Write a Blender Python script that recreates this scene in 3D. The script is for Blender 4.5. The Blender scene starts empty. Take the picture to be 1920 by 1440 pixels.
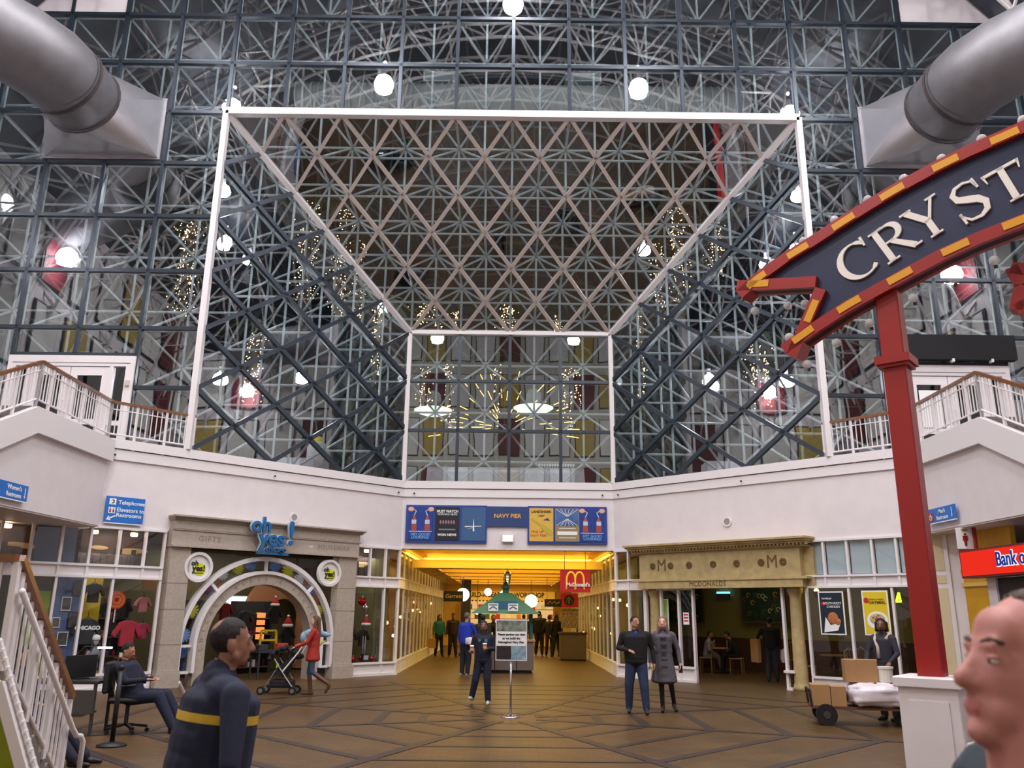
import bpy, bmesh, math, random
import numpy as np
from mathutils import Vector, Matrix
random.seed(7)
S = bpy.context.scene
COL = S.collection
PI = math.pi
# ------------------------------------------------------------------ camera
F_PX, PITCH, YAW, ROLL, CAMZ = 1556.76, .268, .0029, .0106, 1.773
_cy, _sy, _cp, _sp, _cr, _sr = math.cos(YAW), math.sin(YAW), math.cos(PITCH), math.sin(PITCH), math.cos(ROLL), math.sin(ROLL)
FWD = Vector((_sy*_cp, _cy*_cp, _sp)); _r0 = Vector((_cy, -_sy, 0)); _u0 = _r0.cross(FWD)
RGT = _r0*_cr + _u0*_sr; UPV = -_r0*_sr + _u0*_cr
CAM = Vector((0, 0, CAMZ))
cd = bpy.data.cameras.new('camera'); cam = bpy.data.objects.new('camera', cd); COL.objects.link(cam)
cd.sensor_width = 36; cd.lens = F_PX/1920*36; cd.clip_end = 400; cd.clip_start = .05
M3 = Matrix((RGT, UPV, -FWD)).transposed()
cam.matrix_world = Matrix.Translation(CAM) @ M3.to_4x4()
cd.dof.use_dof = True; cd.dof.focus_distance = 22; cd.dof.aperture_fstop = 4.5
S.camera = cam
# ------------------------------------------------------------------ world, exposure
w = bpy.data.worlds.new('night'); S.world = w; w.use_nodes = True
w.node_tree.nodes['Background'].inputs[0].default_value = (.35, .42, .6, 1)
w.node_tree.nodes['Background'].inputs[1].default_value = .01
S.view_settings.view_transform = 'Standard'; S.view_settings.look = 'None'
S.view_settings.gamma = 1; S.view_settings.use_curve_mapping = False
S.view_settings.exposure = -0.22
HALL_W = 620          # watts of one high-bay lamp in the hall
# ------------------------------------------------------------------ pixel helpers (1920 x 1440 frame)
def ray(px, py): return FWD + RGT*((px-960)/F_PX) - UPV*((py-720)/F_PX)
def hit(px, py, n, c):
    d = ray(px, py); n = Vector(n); return CAM + d*((c - n.dot(CAM))/n.dot(d))
def at_y(px, py, Y): return hit(px, py, (0, 1, 0), Y)
def at_z(px, py, Z): return hit(px, py, (0, 0, 1), Z)
def at_x(px, py, X): return hit(px, py, (1, 0, 0), X)
# ------------------------------------------------------------------ materials
MATS = {}
def srgb(c): return tuple(((v/255)/12.92 if v/255 <= .04045 else ((v/255+.055)/1.055)**2.4) for v in c)
def mat(name, rgb, rough=.6, metal=0, emit=0, noise=0, nscale=8, bump=0, bscale=60, spec=.5, coat=0):
    """rgb in 0..255 sRGB; a little procedural colour variation and relief."""
    if name in MATS: return MATS[name]
    m = bpy.data.materials.new(name); m.use_nodes = True; nt = m.node_tree; b = nt.nodes['Principled BSDF']
    c = srgb(rgb); b.inputs['Base Color'].default_value = (*c, 1)
    b.inputs['Roughness'].default_value = rough; b.inputs['Metallic'].default_value = metal
    b.inputs['Specular IOR Level'].default_value = spec
    if coat: b.inputs['Coat Weight'].default_value = coat; b.inputs['Coat Roughness'].default_value = .15
    if emit:
        b.inputs['Emission Color'].default_value = (*c, 1); b.inputs['Emission Strength'].default_value = emit
    if noise or bump:
        tc = nt.nodes.new('ShaderNodeTexCoord')
    if noise:
        n = nt.nodes.new('ShaderNodeTexNoise'); n.inputs['Scale'].default_value = nscale; n.inputs['Detail'].default_value = 5
        mx = nt.nodes.new('ShaderNodeMix'); mx.data_type = 'RGBA'; mx.blend_type = 'MULTIPLY'
        rp = nt.nodes.new('ShaderNodeValToRGB'); rp.color_ramp.elements[0].position = .3; rp.color_ramp.elements[1].position = .7
        lo = 1-noise; rp.color_ramp.elements[0].color = (lo, lo, lo, 1); rp.color_ramp.elements[1].color = (1, 1, 1, 1)
        nt.links.new(tc.outputs['Object'], n.inputs['Vector']); nt.links.new(n.outputs['Fac'], rp.inputs[0])
        mx.inputs[0].default_value = 1; mx.inputs[6].default_value = (*c, 1); nt.links.new(rp.outputs[0], mx.inputs[7])
        nt.links.new(mx.outputs[2], b.inputs['Base Color'])
    if bump:
        n2 = nt.nodes.new('ShaderNodeTexNoise'); n2.inputs['Scale'].default_value = bscale
        bp = nt.nodes.new('ShaderNodeBump'); bp.inputs['Strength'].default_value = bump; bp.inputs['Distance'].default_value = .01
        nt.links.new(tc.outputs['Object'], n2.inputs['Vector']); nt.links.new(n2.outputs['Fac'], bp.inputs['Height'])
        nt.links.new(bp.outputs[0], b.inputs['Normal'])
    MATS[name] = m; return m
def glow(name, rgb, strength):
    if name in MATS: return MATS[name]
    m = bpy.data.materials.new(name); m.use_nodes = True; nt = m.node_tree; nt.nodes.clear()
    e = nt.nodes.new('ShaderNodeEmission'); e.inputs[0].default_value = (*srgb(rgb), 1); e.inputs[1].default_value = strength
    o = nt.nodes.new('ShaderNodeOutputMaterial'); nt.links.new(e.outputs[0], o.inputs[0]); MATS[name] = m; return m
def glass(name, refl, tint, edge=.35):
    """clear pane: see-through, with a mirror share that grows at grazing angles"""
    m = bpy.data.materials.new(name); m.use_nodes = True; nt = m.node_tree; nt.nodes.clear()
    t = nt.nodes.new('ShaderNodeBsdfTransparent'); t.inputs[0].default_value = (*tint, 1)
    g = nt.nodes.new('ShaderNodeBsdfGlossy'); g.inputs['Roughness'].default_value = 0.0; g.inputs[0].default_value = (.93, .97, 1, 1)
    lw = nt.nodes.new('ShaderNodeLayerWeight'); lw.inputs[0].default_value = .5
    p = nt.nodes.new('ShaderNodeMath'); p.operation = 'POWER'; p.inputs[1].default_value = 4
    q = nt.nodes.new('ShaderNodeMath'); q.operation = 'MULTIPLY_ADD'; q.inputs[1].default_value = edge; q.inputs[2].default_value = refl
    mx = nt.nodes.new('ShaderNodeMixShader'); o = nt.nodes.new('ShaderNodeOutputMaterial')
    nt.links.new(lw.outputs['Facing'], p.inputs[0]); nt.links.new(p.outputs[0], q.inputs[0]); nt.links.new(q.outputs[0], mx.inputs[0])
    nt.links.new(t.outputs[0], mx.inputs[1]); nt.links.new(g.outputs[0], mx.inputs[2]); nt.links.new(mx.outputs[0], o.inputs[0])
    # faint ripple of large panes
    n = nt.nodes.new('ShaderNodeTexNoise'); n.inputs['Scale'].default_value = .9; n.inputs['Detail'].default_value = 1
    tc = nt.nodes.new('ShaderNodeTexCoord'); bp = nt.nodes.new('ShaderNodeBump'); bp.inputs['Strength'].default_value = .12; bp.inputs['Distance'].default_value = .02
    nt.links.new(tc.outputs['Object'], n.inputs['Vector']); nt.links.new(n.outputs['Fac'], bp.inputs['Height']); nt.links.new(bp.outputs[0], g.inputs['Normal'])
    MATS[name] = m; return m
# ------------------------------------------------------------------ mesh builder
class MB:
    def __init__(s): s.v = []; s.f = []; s.m = []; s.k = 0
    def add(s, vs, fs, k=None):
        o = len(s.v); s.v += [tuple(v) for v in vs]; s.f += [tuple(i+o for i in f) for f in fs]
        s.m += [s.k if k is None else k]*len(fs); return s
    def box(s, x0, x1, y0, y1, z0, z1, k=None):
        vs = [(x, y, z) for z in (z0, z1) for y in (y0, y1) for x in (x0, x1)]
        return s.add(vs, [(0, 2, 3, 1), (4, 5, 7, 6), (0, 1, 5, 4), (2, 6, 7, 3), (0, 4, 6, 2), (1, 3, 7, 5)], k)
    def bar(s, a, b, w, h, up=(0, 0, 1), k=None):
        """rectangular bar from a to b, w across, h along up"""
        a = Vector(a); b = Vector(b); d = (b-a).normalized(); u = Vector(up); sd = d.cross(u)
        if sd.length < 1e-4: sd = d.cross(Vector((0, 1, 0)))
        sd.normalize(); u = sd.cross(d).normalized(); sd *= w/2; u *= h/2
        vs = [p+q for p in (a, b) for q in (-sd-u, sd-u, sd+u, -sd+u)]
        return s.add(vs, [(3, 2, 1, 0), (4, 5, 6, 7), (0, 1, 5, 4), (1, 2, 6, 5), (2, 3, 7, 6), (3, 0, 4, 7)], k)
    def tube(s, pts, r, n=8, caps=True, k=None):
        """round tube along points; r a number or a list"""
        P = [Vector(p) for p in pts]; R = r if isinstance(r, (list, tuple)) else [r]*len(P)
        rings = []; prev = None
        for i, p in enumerate(P):
            d = (P[min(i+1, len(P)-1)] - P[max(i-1, 0)]).normalized()
            if prev is None:
                t = Vector((0, 0, 1)) if abs(d.z) < .9 else Vector((1, 0, 0)); a = d.cross(t).normalized()
            else:
                a = (prev - d*prev.dot(d)).normalized()
            prev = a; c = d.cross(a)
            rings.append([p + (a*math.cos(2*PI*j/n) + c*math.sin(2*PI*j/n))*R[i] for j in range(n)])
        vs = [v for g in rings for v in g]; fs = []
        for i in range(len(P)-1):
            for j in range(n): fs.append((i*n+j, i*n+(j+1) % n, (i+1)*n+(j+1) % n, (i+1)*n+j))
        if caps: fs += [tuple(range(n-1, -1, -1)), tuple((len(P)-1)*n+j for j in range(n))]
        return s.add(vs, fs, k)
    def prism(s, poly, y0, y1, k=None):
        """polygon in x,z (counter-clockwise seen from -y) pushed from y0 to y1"""
        n = len(poly); vs = [(x, y0, z) for x, z in poly] + [(x, y1, z) for x, z in poly]
        fs = [tuple(range(n)), tuple(range(2*n-1, n-1, -1))] + [(i, n+i, n+(i+1) % n, (i+1) % n) for i in range(n)]
        return s.add(vs, fs, k)
    def slab(s, poly, z0, z1, k=None):
        """polygon in x,y pushed from z0 to z1"""
        n = len(poly); vs = [(x, y, z0) for x, y in poly] + [(x, y, z1) for x, y in poly]
        fs = [tuple(range(n-1, -1, -1)), tuple(range(n, 2*n))] + [(i, (i+1) % n, n+(i+1) % n, n+i) for i in range(n)]
        return s.add(vs, fs, k)
    def lathe(s, prof, n=16, c=(0, 0, 0), k=None):
        """profile [(r,z)] turned about the z axis through c"""
        vs = []; fs = []
        for r, z in prof:
            for j in range(n): vs.append((c[0]+r*math.cos(2*PI*j/n), c[1]+r*math.sin(2*PI*j/n), c[2]+z))
        for i in range(len(prof)-1):
            for j in range(n): fs.append((i*n+j, i*n+(j+1) % n, (i+1)*n+(j+1) % n, (i+1)*n+j))
        if prof[0][0] > 1e-4: fs.append(tuple(range(n-1, -1, -1)))
        if prof[-1][0] > 1e-4: fs.append(tuple((len(prof)-1)*n+j for j in range(n)))
        return s.add(vs, fs, k)
    def ell(s, c, r, n=12, m=8, rot=None, k=None):
        """ellipsoid"""
        if not isinstance(r, (tuple, list)): r = (r, r, r)
        vs = []; fs = []
        for i in range(m+1):
            t = PI*i/m
            for j in range(n):
                p = Vector((r[0]*math.sin(t)*math.cos(2*PI*j/n), r[1]*math.sin(t)*math.sin(2*PI*j/n), r[2]*math.cos(t)))
                if rot: p = rot @ p
                vs.append(p + Vector(c))
        for i in range(m):
            for j in range(n): fs.append(((i+1)*n+j, (i+1)*n+(j+1) % n, i*n+(j+1) % n, i*n+j))
        return s.add(vs, fs, k)
    def ring(s, c, r0, r1, y0, y1, a0, a1, n=32, k=None):
        """arch band in the x,z plane about c=(x,z), radii r0<r1, from angle a0 to a1"""
        vs = []; fs = []
        for i in range(n+1):
            a = a0+(a1-a0)*i/n
            for r in (r0, r1):
                for y in (y0, y1): vs.append((c[0]+r*math.cos(a), y, c[1]+r*math.sin(a)))
        for i in range(n):
            o = i*4; q = o+4
            fs += [(o, o+2, q+2, q), (o+1, q+1, q+3, o+3), (o, q, q+1, o+1), (o+2, o+3, q+3, q+2)]
        fs += [(0, 1, 3, 2), (n*4, n*4+2, n*4+3, n*4+1)]
        return s.add(vs, fs, k)
    def mesh(s, name, mats, smooth=False):
        me = bpy.data.meshes.new(name); me.from_pydata(s.v, [], s.f)
        for m in (mats if isinstance(mats, (list, tuple)) else [mats]): me.materials.append(m)
        if any(s.m): me.polygons.foreach_set('material_index', s.m)
        if smooth:
            me.polygons.foreach_set('use_smooth', [True]*len(me.polygons))
        me.update(); return me
    def build(s, name, mats, parent=None, smooth=False, loc=None, rotz=0, bevel=0):
        me = s.mesh(name, mats, smooth)
        bm = bmesh.new(); bm.from_mesh(me); bmesh.ops.recalc_face_normals(bm, faces=bm.faces)
        if bevel: bmesh.ops.bevel(bm, geom=bm.edges, offset=bevel, segments=1, affect='EDGES')
        bm.to_mesh(me); bm.free()
        return put(name, me, parent, loc, rotz)
def put(name, me, parent=None, loc=None, rotz=0):
    o = bpy.data.objects.new(name, me); COL.objects.link(o)
    if parent: o.parent = parent
    if loc is not None: o.location = loc
    if rotz: o.rotation_euler = (0, 0, rotz)
    return o
def tag(o, label=None, cat=None, group=None, kind=None):
    if label: o['label'] = label
    if cat: o['category'] = cat
    if group: o['group'] = group
    if kind: o['kind'] = kind
    return o
def thing(name, label, cat, loc=(0, 0, 0), rotz=0, group=None, kind=None):
    o = bpy.data.objects.new(name, None); COL.objects.link(o); o.location = loc; o.rotation_euler = (0, 0, rotz)
    o.empty_display_size = .1
    return tag(o, label, cat, group, kind)
def dup(root, loc, rotz=None, label=None, group=None, scale=None):
    r = root.copy(); COL.objects.link(r); r.location = loc
    if rotz is not None: r.rotation_euler = (0, 0, rotz)
    if label: r['label'] = label
    if group: r['group'] = group
    if scale: r.scale = (scale,)*3
    for ch in list(root.children):
        c = ch.copy(); COL.objects.link(c); c.parent = r
        for g in ch.children:
            d = g.copy(); COL.objects.link(d); d.parent = c
    return r
def text_mesh(txt, size, ext=.004, align='CENTER', bold=0, sx=1, shear=0, space=1):
    cu = bpy.data.curves.new('lettering', 'FONT'); cu.body = txt; cu.size = size; cu.extrude = ext; cu.align_x = align; cu.align_y = 'CENTER'
    cu.offset = bold; cu.resolution_u = 3; cu.shear = shear; cu.space_character = space
    o = bpy.data.objects.new('lettering', cu); COL.objects.link(o)
    dg = bpy.context.evaluated_depsgraph_get(); me = bpy.data.meshes.new_from_object(o.evaluated_get(dg))
    bpy.data.objects.remove(o); bpy.data.curves.remove(cu)
    # stand it up: x stays, y -> z, faces -y
    me.transform(Matrix(((sx, 0, 0, 0), (0, 0, -1, 0), (0, 1, 0, 0), (0, 0, 0, 1)))); return me
def text(name, txt, size, m, parent, loc, **kw):
    """lettering standing in the x,z plane, facing -y"""
    me = text_mesh(txt, size, **kw); me.materials.clear(); me.materials.append(m); return put(name, me, parent, loc)
def light(kind, loc, power, color=(1, 1, 1), size=.5, rot=None, size_y=None, spread=None, parent=None):
    l = bpy.data.lights.new('lamp_or_fill_light', kind); l.energy = power; l.color = color
    if kind == 'AREA':
        l.shape = 'DISK' if size_y is None else 'RECTANGLE'; l.size = size
        if size_y: l.size_y = size_y
        if spread: l.spread = spread
    elif kind in ('POINT', 'SPOT'): l.shadow_soft_size = size
    o = bpy.data.objects.new('lamp_or_fill_light', l); COL.objects.link(o); o.location = loc
    if rot: o.rotation_euler = rot
    if parent: o.parent = parent
    return o
ORD = 'first second third fourth fifth sixth seventh eighth ninth tenth eleventh twelfth thirteenth fourteenth fifteenth sixteenth'.split()
# frames of the two slanting shop walls: local x runs along the wall, local y goes into the shop
CORNER_L, CORNER_R = Vector((-3.2, 25.29, 0)), Vector((3.2, 25.29, 0))
RL, RR = PI/4, -PI/4
def WL(x, y, z=0): c = math.sqrt(.5); return Vector((CORNER_L.x+(x-y)*c, CORNER_L.y+(x+y)*c, z))
def WR(x, y, z=0): c = math.sqrt(.5); return Vector((CORNER_R.x+(x+y)*c, CORNER_R.y+(-x+y)*c, z))
def SL(px, py, d):   # pixel -> local x, z in the left shop's frame at depth d
    p = hit(px, py, (-1, 1, 0), 28.49+d*1.41421); return (p.x+3.2+d*.70711)*1.41421, p.z
def SR(px, py, d):
    p = hit(px, py, (1, 1, 0), 28.49+d*1.41421); return (p.x-3.2-d*.70711)*1.41421, p.z
MOD, YF, YB = 1.6, 20.49, 25.29      # glazing module, front plane, back plane of the niche
ZT, ZB = 15.19, 5.59                 # top of the niche, foot of the glazing
# ------------------------------------------------------------------ shared materials
white = mat('white_paint', (226, 218, 220), .55, noise=.05, nscale=3)
whitemetal = mat('white_metal', (228, 222, 224), .4)
steel = mat('grey_green_steel', (168, 180, 186), .38, noise=.08, nscale=2)
darkmul = mat('dark_mullion', (52, 60, 70), .35, metal=.4)
taupe = mat('taupe_mullion', (190, 178, 172), .45)
black = mat('black_plastic', (18, 18, 20), .5)
darkgrey = mat('dark_grey', (55, 55, 60), .6)
chrome = mat('chrome', (200, 200, 205), .15, metal=1)
stone = mat('grey_stone', (178, 166, 154), .75, noise=.16, nscale=14, bump=.15)
wood = mat('varnished_wood', (128, 72, 26), .3, noise=.3, nscale=12, coat=.5)
card = mat('cardboard', (168, 128, 84), .8, noise=.12, nscale=5)
red = mat('red_paint', (150, 26, 20), .42, noise=.06)
yellow = mat('yellow_paint', (216, 150, 18), .45)
navy = mat('navy_panel', (24, 30, 66), .5, noise=.08)
cream = mat('cream_letter', (232, 224, 214), .5)
signblue = mat('sign_blue', (22, 108, 196), .45)
printwhite = mat('print_white', (240, 240, 240), .5)
printblack = mat('print_black', (16, 16, 18), .5)
paneglass = glass('hall_glass', .115, (.95, .97, .97))
shopglass = glass('shop_glass', .03, (.97, .98, .98), .2)
goldwall = mat('gold_paint', (214, 170, 66), .5)
bulbwarm = glow('warm_bulb', (255, 190, 110), 30)
bulbwhite = glow('white_bulb', (255, 246, 250), 60)
# ================================================================== the setting
# ---------------- floor
def floor_material():
    m = bpy.data.materials.new('clay_pavers'); m.use_nodes = True; nt = m.node_tree; b = nt.nodes['Principled BSDF']
    tc = nt.nodes.new('ShaderNodeTexCoord')
    br = nt.nodes.new('ShaderNodeTexBrick'); br.inputs['Scale'].default_value = 1
    br.inputs['Brick Width'].default_value = .21; br.inputs['Row Height'].default_value = .105; br.inputs['Mortar Size'].default_value = .004
    br.inputs['Color1'].default_value = (*srgb((104, 79, 48)), 1); br.inputs['Color2'].default_value = (*srgb((90, 67, 40)), 1); br.inputs['Mortar'].default_value = (*srgb((58, 41, 27)), 1)
    n = nt.nodes.new('ShaderNodeTexNoise'); n.inputs['Scale'].default_value = .8; n.inputs['Detail'].default_value = 6
    rp = nt.nodes.new('ShaderNodeValToRGB'); rp.color_ramp.elements[0].color = (.72, .7, .66, 1); rp.color_ramp.elements[0].position = .3; rp.color_ramp.elements[1].position = .72; rp.color_ramp.elements[1].color = (1, 1, 1, 1)
    mx = nt.nodes.new('ShaderNodeMix'); mx.data_type = 'RGBA'; mx.blend_type = 'MULTIPLY'; mx.inputs[0].default_value = 1
    nt.links.new(tc.outputs['Object'], br.inputs['Vector']); nt.links.new(tc.outputs['Object'], n.inputs['Vector']); nt.links.new(n.outputs['Fac'], rp.inputs[0])
    nt.links.new(br.outputs['Color'], mx.inputs[6]); nt.links.new(rp.outputs[0], mx.inputs[7]); nt.links.new(mx.outputs[2], b.inputs['Base Color'])
    b.inputs['Roughness'].default_value = .4; b.inputs['Specular IOR Level'].default_value = .22
    bp = nt.nodes.new('ShaderNodeBump'); bp.inputs['Strength'].default_value = .35; bp.inputs['Distance'].default_value = .004
    inv = nt.nodes.new('ShaderNodeMath'); inv.operation = 'SUBTRACT'; inv.inputs[0].default_value = 1
    nt.links.new(br.outputs['Fac'], inv.inputs[1]); nt.links.new(inv.outputs[0], bp.inputs['Height']); nt.links.new(bp.outputs[0], b.inputs['Normal'])
    MATS['clay_pavers'] = m; return m
pavers = floor_material()
floor = MB().box(-19, 19, -6, 60, -.2, 0).build('floor', pavers)
tag(floor, 'tan clay paver floor of the hall with darker inlaid bands', 'floor', kind='structure')
inlay = mat('dark_paver', (50, 36, 30), .45, noise=.25, nscale=9)
NB = [0]
def band(a, b, w=.16):
    NB[0] += 1
    a = Vector((*a, 0)); b = Vector((*b, 0)); d = (b-a).normalized(); s = Vector((-d.y, d.x, 0))*w/2
    MB().slab([(p.x, p.y) for p in (a-s, b-s, b+s, a+s)], -.01, .003+.00006*NB[0]).build('inlay_band', inlay, floor)
# star of nested rhombs around the foot of the floor sign
cx0, cy0 = .08, 15.4
T8 = math.tan(PI/8)
for R_ in (.75, 1.5, 2.22, 3.2, 4.3, 5.45, 6.6):
    pts = [(cx0+sx*a, cy0+sy*b) for sx, sy, a, b in ((1, 1, R_, R_*T8), (1, 1, R_*T8, R_), (-1, 1, R_*T8, R_), (-1, 1, R_, R_*T8), (-1, -1, R_, R_*T8), (-1, -1, R_*T8, R_), (1, -1, R_*T8, R_), (1, -1, R_, R_*T8))]
    for k in range(8):
        a, b = pts[k], pts[(k+1) % 8]
        band(a, b, .15 if k in (3, 7, 0, 2, 4, 6) else .1)
for k in range(8):
    a = PI/8+PI/4*k; band((cx0+.5*math.cos(a), cy0+.5*math.sin(a)), (cx0+8*math.cos(a), cy0+8*math.sin(a)), .17)
# ---------------- upper walls over the shops
def wall(name, pts, z0, z1, label, m=white, t=.25):
    """vertical wall through the plan points, thickness t to the left of travel"""
    mb = MB()
    for (a, b) in zip(pts[:-1], pts[1:]):
        a = Vector((*a, 0)); b = Vector((*b, 0)); d = (b-a).normalized(); n = Vector((-d.y, d.x, 0))*t
        mb.slab([(p.x, p.y) for p in (a, b, b+n, a+n)], z0, z1)
    return tag(mb.build(name, m), label, 'wall', kind='structure')
LC, RC = (-9.43, 19.06), (9.40, 19.09)
ZS, ZC = 3.57, 5.12          # shop soffit, underside of the coping
wall('wall_left', [LC, (-3.2, 25.29)], ZS, ZC, 'white wall above the souvenir shop on the left')
wall('wall_right', [(3.2, 25.29), RC], ZS, ZC, 'white wall above the restaurant front on the right')
wall('wall_back', [(-3.2, 25.29), (3.2, 25.29)], ZS, ZC, 'white wall above the yellow corridor mouth')
SIDE_Y = 15.8
def side_panel(sx):
    mb = MB(); X = 9.3*sx
    # level part then stair soffit falling towards the viewer
    poly = [(19.08, ZS), (19.08, ZC), (SIDE_Y, ZC), (9.0, ZC-3.3), (9.0, ZS-3.3+.9), (14.0, ZS)]
    x0, x1 = sorted((X, X+.25*sx))
    n = len(poly); vs = [(x0, y, z) for y, z in poly]+[(x1, y, z) for y, z in poly]
    mb.add(vs, [tuple(range(n)), tuple(range(2*n-1, n-1, -1))]+[(i, n+i, n+(i+1) % n, (i+1) % n) for i in range(n)])
    nm = 'wall_side_left' if sx < 0 else 'wall_side_right'
    tag(mb.build(nm, white), 'white stair wall of the %s terrace running towards the viewer' % ('left' if sx < 0 else 'right'), 'wall', kind='structure')
    # raised stringer band along the top
    mb = MB(); xx = X-.05*sx
    q = [(19.1, 5.05), (19.1, 5.55), (SIDE_Y, 5.55), (9.0, 2.25), (9.0, 1.7), (SIDE_Y+.12, 5.05)]; n = len(q)
    mb.add([(xx-.07, y, z) for y, z in q]+[(xx+.07, y, z) for y, z in q], [tuple(range(n)), tuple(range(2*n-1, n-1, -1))]+[(i, n+i, n+(i+1) % n, (i+1) % n) for i in range(n)])
    tag(mb.build('trim_%d' % (1 if sx < 0 else 2), whitemetal), 'white stringer band along the top of the %s stair wall' % ('left' if sx < 0 else 'right'), 'trim', kind='structure')
    # underside of the gallery
    mb = MB().slab([(X+.02*sx, 14.0), (X+.02*sx, 19.04), (X+6*sx, 19.08+6), (X+6*sx, 14.0)], ZS-.03, ZS-.001)
    tag(mb.build('ceiling_%s' % ('left' if sx < 0 else 'right'), white), 'white soffit below the %s terrace' % ('left' if sx < 0 else 'right'), 'ceiling', kind='structure')
    # gallery floor in front of the glass
    a = math.copysign(1, sx)
    mb = MB().slab([(7.7*a, 20.9), (9.33*a, 19.2), (9.33*a, SIDE_Y), (16*a, SIDE_Y), (16*a, 21)], 5.2, 5.56)
    tag(mb.build('floor_%s' % ('left' if sx < 0 else 'right'), mat('terrace_grey', (120, 112, 110), .7)), 'grey floor of the %s terrace' % ('left' if sx < 0 else 'right'), 'floor', kind='structure')
    # stair flight going down towards the viewer
    st = thing('staircase', 'upper stair flight coming down from the %s terrace' % ('left' if sx < 0 else 'right'), 'stairs', (0, 0, 0), kind='structure')
    for i in range(22):
        y = SIDE_Y-.3*i; z = 5.56-.155*(i+1)
        MB().box(*sorted((X+.26*sx, X+2.6*sx)), y-.3, y, z-.18, z).build('tread', mat('terrace_grey', (120, 112, 110)), st)
side_panel(-1); side_panel(1)
# coping below the glass
def coping(n, a, b, label):
    a = Vector((*a, 0)); b = Vector((*b, 0)); d = (b-a).normalized(); nn = Vector((d.y, -d.x, 0))
    mb = MB()
    for z0, z1, o in ((5.12, 5.36, .05), (5.38, 5.60, .09)):
        p = [a+nn*o, b+nn*o, b-nn*.3, a-nn*.3]; mb.slab([(q.x, q.y) for q in p], z0, z1)
    o = tag(mb.build('trim_%d' % n, whitemetal), label, 'trim', kind='structure')
    k = max(1, int((b-a).length/3.4))
    for i in range(k+1):
        c = a+(b-a)*((i+.06)/(k+.12)); MB().ell(c+nn*.1+Vector((0, 0, 5.22)), .028, 8, 6).build('bolt', darkgrey, o)
coping(3, LC, (-3.2, 25.29), 'white coping with bolts below the left slanting glass')
coping(4, (3.2, 25.29), RC, 'white coping with bolts below the right slanting glass')
coping(5, (-3.2, 25.29), (3.2, 25.29), 'white coping with bolts below the middle glass')
# ---------------- the hall around and behind the viewer (it shows in the glass)
VR, VZ = 18.6, 6.2            # vault radius, height of its axis
roofdark = mat('night_roof', (40, 44, 54), .35)
mb = MB(); na = 24
for i in range(na):
    a0, a1 = PI*i/na, PI*(i+1)/na
    if math.sin((a0+a1)/2) < .2: continue
    p = [(VR*math.cos(a), VZ+VR*math.sin(a)) for a in (a0, a1)]
    mb.add([(p[0][0], -6, p[0][1]), (p[1][0], -6, p[1][1]), (p[1][0], 20.4, p[1][1]), (p[0][0], 20.4, p[0][1])], [(0, 1, 2, 3)])
tag(mb.build('ceiling', roofdark, smooth=False), 'dark glazed barrel roof over the hall', 'ceiling', kind='structure')
tag(MB().box(-19, 19, -6.3, -6, 0, 24).build('wall_rear', mat('rear_wall', (196, 190, 176), .7)), 'pale wall behind the viewer seen mirrored in the glass', 'wall', kind='structure')
rearwall = bpy.data.objects['wall_rear']
pm = {'w': mat('panel_white', (214, 210, 204), .6), 'y': mat('panel_olive', (176, 150, 70), .6), 'm': mat('panel_maroon', (96, 20, 28), .6)}
pat = 'yymwwywwmwwywwmyy'
for r, (z0, z1) in enumerate(((19.0, 21.4), (15.6, 18.0), (12.2, 14.8), (8.8, 11.4))):
    for c in range(17):
        if r == 0 and abs(c-8) > 5: continue
        x = (c-8)*1.75; k = pat[c] if r % 2 == 0 else pat[(c+3) % 17]
        MB().box(x-.72, x+.72, -6, -5.93, z0, z1).box(x-.66, x+.66, -5.95, -5.9, z0+.06, z1-.06, 1).build('panel', [printblack, pm[k]], rearwall)
for sx in (-1, 1):
    tag(MB().box(*sorted((16*sx, 16.3*sx)), -6, 20.4, 0, 15.6).build('wall_hall_left' if sx < 0 else 'wall_hall_right', white), 'white %s side wall of the hall' % ('left' if sx < 0 else 'right'), 'wall', kind='structure')
    hw_ = bpy.data.objects['wall_hall_left' if sx < 0 else 'wall_hall_right']
    for r, (z0, z1) in enumerate(((12.4, 15.2), (9.2, 11.8))):
        for c in range(12):
            y = -4+2.0*c; k = 'wywwmwywwmww'[(c+5*r) % 12]; x = 15.98*sx
            MB().box(*sorted((x, x-.06*sx)), y-.8, y+.8, z0, z1).box(*sorted((x-.03*sx, x-.09*sx)), y-.73, y+.73, z0+.07, z1-.07, 1).build('panel', [printblack, pm[k]], hw_)
# white gable pieces at the upper corners, beside the stepped top of the glass
for sx in (-1, 1):
    mb = MB(); x0 = 7.05*MOD*sx
    mb.box(*sorted((x0, 12.75*sx)), YF-.02, YF+.1, ZT+2.03*MOD, 24)
    mb.box(*sorted((12.75*sx, 18*sx)), YF-.02, YF+.1, ZT+2.03*MOD, 22)
    tag(mb.build('wall_gable_left' if sx < 0 else 'wall_gable_right', white), 'white gable panel at the upper %s corner of the glass' % ('left' if sx < 0 else 'right'), 'wall', kind='structure')
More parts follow.
